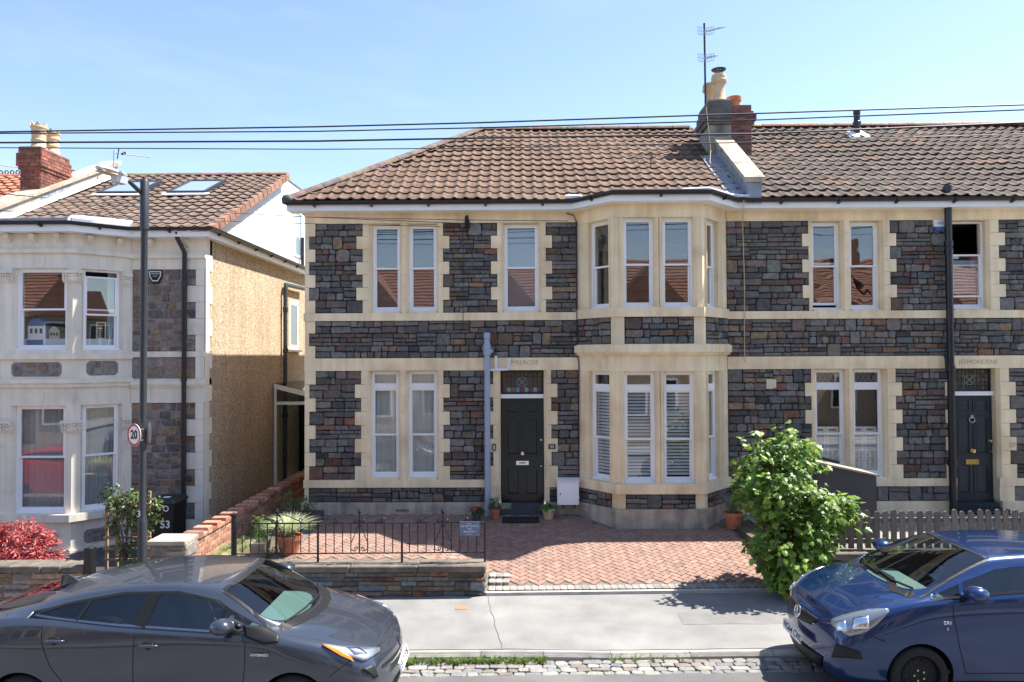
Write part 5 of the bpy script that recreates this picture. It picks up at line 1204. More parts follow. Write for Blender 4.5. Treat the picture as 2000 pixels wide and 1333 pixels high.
        for k in (fin, smo, me, cm): bpy.data.meshes.remove(k)
        bpy.context.view_layer.update()
    def P(s, o, d, off=.003):
        o = Vector(o); d = Vector(d).normalized(); h = s.bvh.ray_cast(o - d * 1.5, d)
        if h[0] is None: return None, None
        n = h[1] if h[1].dot(d) < 0 else -h[1]; return h[0] + n * off, n
    def build(s, mb, name, m, smooth=False, parent=None):
        mb.v = [tuple(s.T @ Vector(v)) for v in mb.v]; return mb.build(name, m, parent or s.t, smooth=smooth)
    def ribbon(s, pts, d, w, name, m, off=.003, th=.004, parent=None, sub=6):
        b = MB(); Q = []
        for a, e in zip(pts, pts[1:]):
            for k in range(sub): Q.append(Vector(a).lerp(Vector(e), k / sub))
        Q.append(Vector(pts[-1])); H = [s.P(q, d, off) for q in Q]; H = [h for h in H if h[0]]
        if len(H) < 2: return
        rs = []
        for i, (p, n) in enumerate(H):
            t = (H[min(i+1, len(H)-1)][0] - H[max(i-1, 0)][0]).normalized(); x = n.cross(t).normalized() * w / 2
            rs.append([p - x - n*th, p + x - n*th, p + x, p - x])
        b.rings(rs); return s.build(b, name, m, parent=parent)
    def patch(s, top, bot, d, name, m, off=.004, n=10, mm=5, parent=None, bulge=0):
        b = MB(); G = []
        def pl(P, t):
            k = t * (len(P) - 1); i = min(int(k), len(P) - 2); return Vector(P[i]).lerp(Vector(P[i+1]), k - i)
        for j in range(mm + 1):
            row = []
            for i in range(n + 1):
                q = pl(bot, i/n).lerp(pl(top, i/n), j/mm); h, nn = s.P(q, d, off + bulge * math.sin(math.pi*i/n) * math.sin(math.pi*j/mm))
                row.append(h if h else q)
            G.append(row)
        vs = [p for r in G for p in r]; w = n + 1; b.add(vs, [(j*w+i, j*w+i+1, (j+1)*w+i+1, (j+1)*w+i) for j in range(mm) for i in range(n)])
        o = s.build(b, name, m, smooth=1, parent=parent); so_ = o.modifiers.new('thickness', 'SOLIDIFY'); so_.thickness = .012; so_.offset = -1; return o
    def wheel(s, ax, sd, style):
        r = s.S['rw']; b = MB(); y = sd * .77; cx = -ax
        def ring(rr, yy, n=36): return [(cx + rr*math.cos(2*math.pi*k/n), y + sd*yy, r + rr*math.sin(2*math.pi*k/n)) for k in range(n)]
        b.rings([ring(r*.66, .03), ring(r*.70, .075), ring(r*.86, .085), ring(r*.96, .07), ring(r, .045), ring(r, -.06), ring(r*.95, -.10), ring(r*.66, -.10)], cap=True)
        w = s.build(b, 'wheel', 'tyre', smooth=40); c = MB()
        if style == 'trim':
            c.rings([ring(r*.67, .05), ring(r*.66, .075), ring(r*.60, .06), ring(r*.55, .045), ring(.005, .05)], cap=False)
            o = s.build(c, 'rim', 'alloy', smooth=40, parent=w)
            for k in range(10):
                a = 2*math.pi*k/10; q = MB(); ca_, sa_ = math.cos(a), math.sin(a)
                pt = lambda rr, tt, yy: (cx + rr*ca_ - tt*sa_, y + sd*yy, r + rr*sa_ + tt*ca_)
                if k % 2: q.hull([pt(.07, -.018, .052), pt(r*.62, -.035, .062), pt(r*.62, .035, .062), pt(.07, .018, .052)], [pt(.07, -.018, .066), pt(r*.62, -.03, .076), pt(r*.62, .03, .076), pt(.07, .018, .066)]); s.build(q, 'spoke', 'alloy', parent=w)
                else: q.hull([pt(.09, -.02, .05), pt(r*.56, -.045, .05), pt(r*.56, .045, .05), pt(.09, .02, .05)], [pt(.09, -.02, .054), pt(r*.56, -.045, .056), pt(r*.56, .045, .056), pt(.09, .02, .054)]); s.build(q, 'slot', 'plastic_black', parent=w)
            q = MB(); q.rings([ring(.06, .05), ring(.055, .08), ring(.03, .085)]); s.build(q, 'hub_cap', 'alloy', smooth=40, parent=w)
        else:
            c.rings([ring(r*.67, .06), ring(r*.64, .07), ring(r*.61, .03), ring(r*.56, .0), ring(r*.38, .03), ring(r*.25, .04), ring(.004, .03)], cap=False)
            s.build(c, 'rim', 'plastic_black', smooth=40, parent=w)
            for k in range(14):
                a = 2*math.pi*k/14; q = MB(); px_, pz = cx + r*.49*math.cos(a), r + r*.49*math.sin(a); q.tube([(px_, y + sd*.015, pz), (px_, y + sd*.04, pz)], .014, 8); s.build(q, 'hole', 'black', parent=w)
            for k in range(5):
                a = 2*math.pi*k/5; q = MB(); px_, pz = cx + .055*math.cos(a), r + .055*math.sin(a); q.tube([(px_, y + sd*.03, pz), (px_, y + sd*.055, pz)], .011, 6); s.build(q, 'bolt', 'steel', parent=w)
    def mirror(s, t, yy, z, sd, paint, w=.24, h=.14):
        b = MB(); rs = []
        for k in range(9):
            a = -1 + 2*k/8; q = math.sqrt(max(.02, 1 - abs(a)**2.6)); rs.append([(-t + .115*q*math.cos(g) - .03*q, sd*(yy + w/2 + a*w/2), z + h/2*q*math.sin(g) + .012*a) for g in [2*math.pi*j/14 for j in range(14)]])
        b.rings(rs); m = s.build(b, 'wing_mirror', paint, smooth=1)
        b = MB(); b.tube([(-t + .02, sd*(yy - .05), z - .10), (-t, sd*(yy + .05), z - .06), (-t, sd*(yy + .09), z - .02)], [.03, .03, .028], 8); s.build(b, 'stalk', 'plastic_black', parent=m)
    def wipers(s, sets):
        for pts in sets:
            s.ribbon(pts, (-.6, 0, -1), .016, 'wiper', 'plastic_black', off=.02, th=.018, sub=5)
    def interior(s, dash_t, wheel_y):
        S = s.S; b = MB(); t0 = dash_t; w = .66
        b.hull([(-t0, -w, .80), (-t0, w, .80), (-t0 - .1, w, .97), (-t0 - .1, -w, .97)], [(-t0 - .65, -w, .72), (-t0 - .65, w, .72), (-t0 - .52, w, .985), (-t0 - .52, -w, .985)]); s.build(b, 'dashboard', 'dash')
        c = Vector((-t0 - .78, wheel_y, 1.0)); b = MB(); ax = Vector((.35, 0, .55)).normalized(); u = Vector((0, 1, 0)); v = ax.cross(u)
        b.tube([c + (u*math.cos(a) + v*math.sin(a)) * .18 for a in [2*math.pi*k/24 for k in range(25)]], .016, 8); b.tube([c - u*.18, c + u*.18], .02, 6); b.tube([c, c - v*.17], .02, 6); b.tube([c, c + Vector((.22, 0, -.12))], .035, 8); s.build(b, 'steering_wheel', 'seat', smooth=40)
        for y in (-.36, .36):
            b = MB(); x = -t0 - 1.35
            for z0, z1, hw, d, lean in ((.35, .52, .25, .5, 0), ):
                b.hull([(x + .5, y - hw, z0), (x + .5, y + hw, z0), (x + .5, y + hw, z1), (x + .5, y - hw, z1)], [(x, y - hw, z0), (x, y + hw, z0), (x, y + hw, z1), (x, y - hw, z1)])
            b.hull([(x + .1, y - .25, .5), (x + .1, y + .25, .5), (x - .14, y + .22, 1.12), (x - .14, y - .22, 1.12)], [(x - .05, y - .25, .5), (x - .05, y + .25, .5), (x - .25, y + .2, 1.1), (x - .25, y - .2, 1.1)])
            b.hull([(x - .13, y - .13, 1.16), (x - .13, y + .13, 1.16), (x - .16, y + .12, 1.33), (x - .16, y - .12, 1.33)], [(x - .22, y - .13, 1.16), (x - .22, y + .13, 1.16), (x - .24, y + .12, 1.33), (x - .24, y - .12, 1.33)]); s.build(b, 'seat', 'seat')
        b = MB(); b.box(-t0 - 2.7, -t0 - .2, -.78, .78, .30, .34); s.build(b, 'floor', 'seat')
        b = MB(); b.lathe((-S['st'][5] - .1, 0, S['L8'][5][2] - .16), [(.01, -.03), (.05, -.028), (.055, 0), (.05, .028), (.01, .03)], 12); b.tube([(-S['st'][5] - .08, 0, S['L8'][5][2] - .13), (-S['st'][5] + .0, 0, S['L8'][5][2] - .03)], .012, 6); s.build(b, 'rear_view_mirror', 'plastic_black', smooth=40)
    def F(s, o, U, V, N):
        o, U, V, N = (Vector(q) for q in (o, U, V, N)); M3 = s.T.to_3x3()
        return lambda u, v, d=0: s.T @ (o + U*u + V*v + N*d)
SD = lambda sd: (0, -sd, 0)
def side_lines(c, lists, sd, w=.009):
    for pts in lists: c.ribbon([(-t, sd*.9, z) for t, z in pts], SD(sd), w, 'shut_line', 'black', off=.001, th=.004)
def plate(c, txt, t, z, lean, band=True):
    b = MB(); b.hull([(-t, -.26, z - .055), (-t, .26, z - .055), (-t - lean, .26, z + .055), (-t - lean, -.26, z + .055)], [(-t + .012, -.26, z - .055), (-t + .012, .26, z - .055), (-t - lean + .012, .26, z + .055), (-t - lean + .012, -.26, z + .055)]); o = c.build(b, 'number_plate', 'sign_white')
    N = Vector((.11, 0, lean)).normalized(); F = c.F((-t - lean/2 + .013, 0, z), (0, 1, 0), (-lean/.11, 0, 1), N)
    text('plate_lettering', txt, 'black', o, F, .02 if band else 0, 0, .105, .001, .0006, squash=1.0, bold=.002)
    if band: b = MB(); b.v = []; b.add([F(-.255, -.052, .0015), F(-.215, -.052, .0015), F(-.215, .052, .0015), F(-.255, .052, .0015), F(-.255, -.052, .0), F(-.215, -.052, .0), F(-.215, .052, .0), F(-.255, .052, .0)], [(0,1,2,3),(4,5,1,0),(5,6,2,1),(6,7,3,2),(7,4,0,3)]); b.build('plate_band', 'toy_blue', o)
# --- grey saloon-hatch parked in front of the low stone wall
XP, YP_ = -1.27, 8.05
c1 = Car('parked_car', 'dark grey hybrid hatchback parked in front of the low stone wall', 'prius', 'paint_grey', Matrix.Translation((XP, YP_, zs(-3.5))), 'cars parked at the kerb')
c1.interior(1.02, -.36)
for sd in (1, -1):
    side_lines(c1, [[(1.45, 1.0), (1.44, .75), (1.47, .45), (1.5, .33)], [(2.55, 1.06), (2.55, .75), (2.54, .35)], [(3.48, 1.13), (3.46, .95), (3.36, .72), (3.26, .6), (3.2, .42)], [(1.46, .34), (2.5, .33), (3.2, .36)], [(.97 - .36, .62), (.56, .66), (.40, .76)]], sd)
    c1.ribbon([(-1.34, sd*.9, 1.02), (-1.75, sd*.9, 1.045), (-2.25, sd*.9, 1.075), (-2.75, sd*.9, 1.105), (-3.3, sd*.9, 1.155), (-3.6, sd*.9, 1.185)], SD(sd), .022, 'window_trim', 'trim', off=.006)
    c1.ribbon([(-1.45, sd*.9, 1.10), (-1.78, sd*.9, 1.30), (-2.2, sd*.9, 1.375), (-2.75, sd*.9, 1.365), (-3.3, sd*.9, 1.275), (-3.58, sd*.9, 1.20)], SD(sd), .03, 'window_frame', 'plastic_black', off=.005)
    c1.ribbon([(-2.52, sd*.9, 1.09), (-2.44, sd*.9, 1.37)], SD(sd), .12, 'pillar_trim', 'plastic_black', off=.006)
    c1.ribbon([(-3.16, sd*.9, 1.14), (-3.08, sd*.9, 1.31)], SD(sd), .03, 'pillar_trim', 'plastic_black', off=.006)
    c1.ribbon([(-1.72, sd*.9, 1.05), (-1.70, sd*.9, 1.24)], SD(sd), .025, 'pillar_trim', 'plastic_black', off=.006)
    c1.patch([(-1.12, sd*.9, .985), (-1.30, sd*.9, 1.07), (-1.5, sd*.9, 1.1)], [(-1.12, sd*.9, .95), (-1.25, sd*.9, .93), (-1.46, sd*.9, 1.0)], SD(sd), 'corner_trim', 'plastic_black', off=.004)
    for t, z in ((2.40, .92), (3.33, .97)):
        h, nn = c1.P((-t, sd*.9, z), SD(sd), .02); b = MB(); b.tube([(-t - .10, h.y - sd*.02, z), (-t - .07, h.y, z + .004), (-t, h.y + sd*.008, z + .006), (-t + .07, h.y, z + .002), (-t + .10, h.y - sd*.02, z)], [.014, .017, .019, .016, .012], 8); c1.build(b, 'door_handle', 'paint_grey', smooth=1)
        c1.patch([(-t - .06, sd*.9, z + .03), (-t, sd*.9, z + .045), (-t + .05, sd*.9, z + .03)], [(-t - .06, sd*.9, z), (-t, sd*.9, z - .04), (-t + .05, sd*.9, z)], SD(sd), 'handle_recess', 'plastic_black', off=.003, n=6, mm=3)
    for ax in (c1.S['axF'], c1.S['axR']): c1.wheel(ax, sd, 'trim')
    c1.mirror(1.60, .84, 1.15, sd, 'paint_grey', .25, .16)
    d = (-.75, -sd*.7, -.35)
    c1.patch([(-.70, sd*.76, .90), (-.5, sd*.74, .87), (-.3, sd*.62, .80), (-.19, sd*.48, .755)], [(-.70, sd*.77, .885), (-.46, sd*.79, .80), (-.30, sd*.72, .71), (-.19, sd*.5, .725)], d, 'headlight', 'lamp_lens', off=.007, n=14)
    c1.patch([(-.70, sd*.765, .892), (-.52, sd*.785, .85), (-.40, sd*.79, .80)], [(-.70, sd*.77, .885), (-.50, sd*.80, .80), (-.36, sd*.79, .735)], d, 'indicator', 'glass_orange', off=.012)
    c1.patch([(-.46, sd*.73, .845), (-.36, sd*.66, .815)], [(-.40, sd*.72, .775), (-.30, sd*.64, .75)], d, 'projector', 'chrome', off=.012, n=5, mm=4, bulge=.012)
    c1.patch([(-.30, sd*.77, .66), (-.22, sd*.68, .67)], [(-.20, sd*.72, .55), (-.17, sd*.66, .54)], d, 'bumper_vent', 'black', off=.001, n=5, mm=5)
    c1.patch([(-.26, sd*.80, .52), (-.2, sd*.74, .52)], [(-.25, sd*.80, .36), (-.18, sd*.74, .34)], d, 'fog_lamp', 'lamp_lens', off=.008, n=4, mm=4)
    q = text('badge_lettering', 'HYBRID', 'chrome', c1.t, c1.F((-1.29, sd*(.885), .845), (-sd, 0, 0), (0, 0, 1), (0, sd, 0)), 0, 0, .036, .004, .002, squash=1.4, bold=.001)
fd = (-1, 0, -.05)
c1.ribbon([(0, -.55, .60), (0, -.3, .585), (0, 0, .58), (0, .3, .585), (0, .55, .60)], fd, .035, 'grille', 'black', off=.003)
c1.patch([(0, -.52, .34), (0, 0, .35), (0, .52, .34)], [(0, -.48, .24), (0, 0, .23), (0, .48, .24)], fd, 'lower_grille', 'black', off=.004)
c1.ribbon([(-.30, -.66, .83), (-.22, -.52, .78), (-.16, -.25, .755), (-.14, 0, .75), (-.16, .25, .755), (-.22, .52, .78), (-.30, .66, .83)], (-.6, 0, -.8), .012, 'bonnet_line', 'black', off=.001)
for sd in (1, -1): c1.ribbon([(-.35, sd*.66, .85), (-.7, sd*.70, .93), (-1.05, sd*.74, .99)], (0, 0, -1), .009, 'bonnet_line', 'black', off=.001)
b = MB(); b.lathe((.0, .0, .0), [(.005, -.01), (.06, -.008), (.065, .004), (.04, .012)], 20); h, nn = c1.P((0, 0, .66), fd, .004); M4 = Matrix.Translation(h) @ Vector((0, 0, 1)).rotation_difference(nn).to_matrix().to_4x4(); b.v = [tuple(M4 @ Vector(v)) for v in b.v]; c1.build(b, 'badge', 'trim', smooth=40)
plate(c1, 'EF17 YDB', .005, .45, .03)
c1.wipers([[(-1.10, -.62, 1.1), (-1.02, -.2, 1.1), (-1.0, .12, 1.1)], [(-1.0, -.08, 1.1), (-1.0, .3, 1.1), (-1.12, .62, 1.1)]])
c1.ribbon([(-1.14, -.70, 1.2), (-1.02, -.5, 1.2), (-.93, -.25, 1.2), (-.90, 0, 1.2), (-.93, .25, 1.2), (-1.02, .5, 1.2), (-1.14, .70, 1.2)], (0, 0, -1), .10, 'cowl_trim', 'plastic_black', off=.004)
for sd in (1, -1): c1.ribbon([(-1.2, sd*.74, 1.2), (-1.5, sd*.665, 1.4), (-1.76, sd*.60, 1.6)], (0, 0, -1), .03, 'windscreen_seal', 'plastic_black', off=.004)
c1.ribbon([(-1.76, -.58, 1.6), (-1.70, -.3, 1.6), (-1.68, 0, 1.6), (-1.70, .3, 1.6), (-1.76, .58, 1.6)], (0, 0, -1), .05, 'windscreen_seal', 'plastic_black', off=.004)
b = MB(); z = 1.29; b.hull([(-3.58, -.02, 1.29), (-3.58, .02, 1.29), (-3.80, .03, 1.24), (-3.80, -.03, 1.24)], [(-3.72, -.006, 1.375), (-3.72, .006, 1.375), (-3.80, .008, 1.365), (-3.80, -.008, 1.365)]); c1.build(b, 'aerial_fin', 'paint_grey')
# --- blue supermini nosing in from the right
XC, YC = 3.18, 8.52
c2 = Car('parked_car', 'blue hatchback parked in front of the wooden picket fence', 'corsa', 'paint_blue', Matrix.Translation((XC, YC, zs(5) + .02)) @ Matrix.Rotation(math.pi, 4, 'Z'), 'cars parked at the kerb')
c2.interior(.95, -.36)
for sd in (1, -1):
    side_lines(c2, [[(1.33, 1.1), (1.33, .9), (1.38, .6), (1.45, .32)], [(2.55, 1.18), (2.59, .9), (2.57, .36)], [(1.45, .33), (2.53, .33)], [(.62, .66), (.52, .70), (.44, .74)]], sd, .012)
    c2.ribbon([(-1.13, sd*.9, 1.085), (-1.43, sd*.9, 1.105), (-1.83, sd*.9, 1.14), (-2.28, sd*.9, 1.17), (-3.13, sd*.9, 1.22)], SD(sd), .026, 'window_trim', 'trim' if 0 else 'plastic_black', off=.006)
    c2.ribbon([(-1.19, sd*.9, 1.13), (-1.53, sd*.9, 1.26), (-1.88, sd*.9, 1.37), (-2.28, sd*.9, 1.41), (-2.68, sd*.9, 1.40), (-3.13, sd*.9, 1.34)], SD(sd), .035, 'window_frame', 'paint_blue', off=.006)
    c2.ribbon([(-1.45, sd*.9, 1.10), (-1.47, sd*.9, 1.24)], SD(sd), .05, 'pillar_trim', 'paint_blue', off=.008); c2.ribbon([(-2.55, sd*.9, 1.18), (-2.51, sd*.9, 1.41)], SD(sd), .11, 'pillar_trim', 'plastic_black', off=.006)
    for ax in (c2.S['axF'], c2.S['axR']): c2.wheel(ax, sd, 'steel')
    c2.mirror(1.47, .84, 1.19, sd, 'paint_blue', .25, .155)
    d = (-0.75, -sd*.7, -.4)
    c2.patch([(-.70, sd*.77, .965), (-.55, sd*.71, .935), (-.40, sd*.64, .875), (-.28, sd*.56, .80), (-.23, sd*.52, .755)], [(-.70, sd*.785, .945), (-.54, sd*.82, .83), (-.42, sd*.81, .74), (-.31, sd*.74, .67), (-.23, sd*.55, .715)], d, 'headlight', 'lamp_lens', off=.008, n=20, mm=7, bulge=.012)
    c2.patch([(-.52, sd*.74, .87), (-.40, sd*.68, .83)], [(-.48, sd*.79, .77), (-.36, sd*.72, .73)], d, 'reflector', 'chrome', off=.023, n=6, mm=5, bulge=.014)
    c2.patch([(-.32, sd*.66, .79), (-.25, sd*.60, .765)], [(-.32, sd*.70, .70), (-.25, sd*.64, .68)], d, 'reflector', 'chrome', off=.021, n=5, mm=4, bulge=.01)
    c2.patch([(-.40, sd*.79, .53), (-.24, sd*.64, .55)], [(-.42, sd*.80, .46), (-.22, sd*.58, .38)], d, 'bumper_vent', 'black', off=.001, n=6, mm=5)
    for tx, z, sz, mm in (('SRi', .86, .05, 'sign_white'), ('S', .80, .04, 'chrome')): text('badge_lettering', tx, mm, c2.t, c2.F((-1.25, sd*.874, z), (-sd, 0, 0), (0, 0, 1), (0, sd, 0)), 0, 0, sz, .002, .002, squash=1.3)
h, nn = c2.P((-2.33, -.9, .98), SD(-1), .02)
for sd in (1, -1): b = MB(); b.tube([(-2.41, sd*abs(h.y) - sd*.02, 1.0), (-2.33, sd*abs(h.y), 1.005), (-2.21, sd*abs(h.y) - sd*.02, 1.0)], [.014, .019, .014], 8); c2.build(b, 'door_handle', 'paint_blue', smooth=1)
gr = c2.patch([(0, -.40, .735), (0, 0, .75), (0, .40, .735)], [(0, -.30, .64), (0, 0, .60), (0, .30, .64)], fd, 'grille', 'black', off=.004)
for z, w in ((.725, .39), (.67, .34)): c2.ribbon([(0, -w, z), (0, 0, z + .002), (0, w, z)], fd, .026, 'grille_bar', 'chrome', off=.012, th=.008)
h, nn = c2.P((0, 0, .69), fd, .012); M4 = Matrix.Translation(h) @ Vector((0, 0, 1)).rotation_difference(nn).to_matrix().to_4x4()
b = MB(); b.tube([(.065*math.cos(a), .065*math.sin(a), .008) for a in [2*math.pi*k/24 for k in range(25)]], .011, 8); b.tube([(-0.06, -.03, .01), (.0, .0, .014), (.06, .03, .01)], .014, 6); b.v = [tuple(M4 @ Vector(v)) for v in b.v]; c2.build(b, 'badge', 'chrome', smooth=40)
c2.patch([(0, -.5, .37), (0, 0, .36), (0, .5, .37)], [(0, -.45, .24), (0, 0, .23), (0, .45, .24)], fd, 'lower_grille', 'plastic_black', off=.005)
plate(c2, 'WG64 CWL', -.035, .46, .02, band=False)
c2.ribbon([(-0.42, -.64, .86), (-0.24, -.48, .80), (-0.17, -.25, .79), (-0.15, 0, .785), (-0.17, .25, .79), (-0.24, .48, .80), (-0.42, .64, .86)], (-0.60, 0, -.8), .012, 'bonnet_line', 'black', off=.001)
for sd in (1, -1): c2.ribbon([(-0.45, sd*.64, .9), (-0.80, sd*.70, 1.0), (-0.98, sd*.745, 1.08)], (0, 0, -1), .010, 'bonnet_line', 'black', off=.001)
c2.wipers([[(-1.00, .60, 1.2), (-0.93, .3, 1.2), (-0.95, -.1, 1.2)], [(-0.91, .05, 1.2), (-0.93, -.3, 1.2), (-1.05, -.62, 1.2)]])
c2.ribbon([(-0.99, -.70, 1.2), (-0.89, -.5, 1.2), (-0.98, -.25, 1.2), (-0.96, 0, 1.2), (-0.98, .25, 1.2), (-0.89, .5, 1.2), (-0.99, .70, 1.2)], (0, 0, -1), .09, 'cowl_trim', 'plastic_black', off=.004)
for sd in (1, -1): c2.ribbon([(-1.03, sd*.745, 1.3), (-1.43, sd*.67, 1.5), (-1.85, sd*.60, 1.7)], (0, 0, -1), .025, 'windscreen_seal', 'plastic_black', off=.004)
c2.ribbon([(-1.85, -.58, 1.7), (-1.79, -.3, 1.7), (-1.76, 0, 1.7), (-1.79, .3, 1.7), (-1.85, .58, 1.7)], (0, 0, -1), .03, 'windscreen_seal', 'plastic_black', off=.003)
# --- red car further down the street, out of frame, mirrored in the bay window next door
c3 = Car('parked_car', 'red hatchback parked beyond the grey hatchback, seen only as a reflection', 'corsa', 'paint_red', Matrix.Translation((-9.6, 8.1, zs(-11))), 'cars parked at the kerb', lvl=2)
for sd in (1, -1):
    for ax in (c3.S['axF'], c3.S['axR']): c3.wheel(ax, sd, 'steel')
# ------------------------------------------------------------------ front boundary walls
def block(b, x0, x1, y0, y1, z0, z1, ch=.012, j=0):
    A = [(x0+ch,y0),(x1-ch,y0),(x1,y0+ch),(x1,y1-ch),(x1-ch,y1),(x0+ch,y1),(x0,y1-ch),(x0,y0+ch)]; A = [(x+R(-j,j), y+R(-j,j)) for x, y in A]; mx_, my = (x0+x1)/2, (y0+y1)/2
    B = [(x + (ch if x < mx_ else -ch), y + (ch if y < my else -ch)) for x, y in A]
    b.rings([[(x, y, z0) for x, y in A], [(x, y, z1-ch) for x, y in A], [(x, y, z1 + R(-j, j)*.5) for x, y in B]])
def low_wall(label, x0, x1, y0, y1, z0, zt, kind, cop, limit=200, hmin=.06, group='low front walls'):
    t = thing('garden_wall', label, 'wall', ((x0+x1)/2, y0, z0), group); cd_ = .10
    b = MB(); b.box(x0 + .01, x1 - .01, y0 + .02, y1, z0, zt - cd_); core = b.build('core', 'mortar_grey' if kind != 'wall' else 'earth', t)
    F = frame((0, y0 + .02, 0), (1, 0, 0), (0, -1, 0)); J = [(F, r) for r in stone_rects(rows_of(z0, zt - cd_, x0, x1, .19), .16, .42, hmin)]
    FE = frame((x1 - .01, y0, 0), (0, 1, 0), (1, 0, 0)); J += [(FE, r) for r in stone_rects(rows_of(z0, zt - cd_, 0.02, y1 - y0, .16), .12, .3, hmin)]
    lay_stones('stone', core, J, limit, kind, g=.006, d=.022, rnd=.25)
    x = x0 - .03
    while x < x1:
        L = min(R(*cop), x1 + .02 - x)
        if x1 + .02 - x - L < .3: L = x1 + .02 - x
        b = MB(); block(b, x + .004, x + L - .004, y0 - .03 + R(-.008, .008), y1 + .02, zt - cd_ + .004, zt + R(-.006, .006), .014, .005); o = b.build('coping_stone', 'coping_dark', t); x += L
    return t
low_wall('low dark stone wall with long coping slabs carrying the iron railing', -4.55, XW, YB, YB + .34, zpav(-2, YB) - .1, .57, 'wall', (.8, 1.25))
low_wall('low stone wall beneath the wooden picket fence', 4.4, 13, YB, YB + .36, .0, .74, 'warm', (.6, 1.0), 120, .09)
t = low_wall('low wall at far left below the red maple', -12.5, W(163, 1120, 11).x, 10.98, 11.3, -.3, W(80, 1105, 11).z, 'warm', (.3, .45), 120)
px_ = W(173, 1090, 11.0); b = MB(); block(b, px_.x - .065, px_.x + .065, 10.97, 11.1, -.1, W(173, 1070, 11).z, .012); tag(b.build('gate_post', 'iron'), 'short black gate post at the end of the far left wall', 'post')
# brick boundary wall running back between the houses
bw = thing('boundary_wall', 'red brick boundary wall with toothed coping running back between the houses', 'wall', (-5.2, 14, .3))
wx0, wx1, wy0, wy1, wt = -5.30, -5.08, 11.3, 18.3, .86
core = MB().box(wx0, wx1 - .008, wy0, wy1, -.1, wt).build('core', 'mortar_grey', bw)
FB = frame((wx1 - .008, wy0, 0), (0, 1, 0), (1, 0, 0)); J = bricks(FB, 0, wy1 - wy0, .32, wt); J.sort(key=lambda q: q[1][0]); lay_bricks(core, J, 'pink', 300)
y = wy0; k = 0
while y < wy1 - .05:
    h = .11 if k % 2 else .055; b = MB(); block(b, wx0 - .02, wx1 + .02, y + .005, y + .17, wt + .004, wt + h, .006, .002); o = b.build('coping_brick', 'brick', bw); c = bcol('red' if k % 4 == 0 else 'pink'); o.color = (*c, 1); y += .175; k += 1
pr_ = thing('wall_pier', 'stone pier with flat cap at the street end of the brick wall', 'pier', (-5.35, 11.2, .1)); x0, x1 = W(292, 1090, 11.0).x, W(362, 1090, 11.0).x; zt = W(325, 1050, 11.2).z
core = MB().box(x0, x1, 11.0, 11.42, -.1, zt - .07).build('core', 'mortar_grey', pr_)
J = [(frame((0, 11.0, 0), (1, 0, 0), (0, -1, 0)), r) for r in stone_rects(rows_of(0, zt - .07, x0, x1, .18), .14, .34)] + [(frame((x1, 11.0, 0), (0, 1, 0), (1, 0, 0)), r) for r in stone_rects(rows_of(0, zt - .07, 0, .42, .18), .12, .3)]
lay_stones('stone', core, J, 60, 'warm', g=.006, d=.015); b = MB(); block(b, x0 - .03, x1 + .01, 10.97, 11.45, zt - .066, zt, .01); b.build('cap_stone', 'coping', pr_)
# filling for raised beds
struct('planting_bed', MB().box(3.99, 4.39, YB + .12, YF - .1, -.1, .58).box(4.39, 13, YB + .37, YF - .08, -.1, .594), 'earth')
struct('front_bed', MB().box(-4.5, -3.62, YB + .35, 13.2, 0, .545), 'earth')
struct('path_edge', MB().box(-5.05, -4.56, YB + .05, YB + .3, -.1, .47), 'mortar_grey')
# ------------------------------------------------------------------ iron railing with its sign
YRL = 11.24; rl = thing('iron_railing', 'black wrought iron railing with scrolls and spear finials on low wall', 'railing', (-2.4, YRL, .57))
rx = lambda px: W(px, 1050, YRL).x
zt, zb = 1.17, .715; xs = [rx(q) for q in (457, 621, 785, 947)]
b = MB(); b.tube([(xs[0], YRL, zt - .01), (xs[3], YRL, zt + .005)], .014, 6); b.build('top_rail', 'iron', rl); b = MB(); b.tube([(xs[0], YRL, zb - .02), (xs[3], YRL, zb)], .012, 6); b.build('bottom_rail', 'iron', rl)
for i, x in enumerate(xs):
    b = MB(); r = .042 if i == 0 else .018
    if i == 0: b.lathe((x, YRL, .5), [(r, 0), (r, .78), (r*1.5, .79), (r*1.5, .815), (r*.5, .83)], 14)
    else: b.tube([(x, YRL, .53), (x, YRL, zt)], r, 8)
    b.build('post', 'iron', rl, smooth=40)
n = 30; b = MB(); b.tube([(0, 0, zb), (0, 0, zt)], .009, 6); me = b.mesh('bar', 'iron')
for k in range(1, n):
    x = lerp(xs[0], xs[3], k / n)
    if min(abs(x - q) for q in xs) > .04: piece('bar', me, rl, Matrix.Translation((x, YRL, R(-.004, .004))))
def spiral(cx, cz, r, turns, a0, s): return [(cx + s * r * (1 - .75*k/18) * math.cos(a0 + turns*2*math.pi*k/18), YRL, cz + r * (1 - .75*k/18) * math.sin(a0 + turns*2*math.pi*k/18)) for k in range(19)]
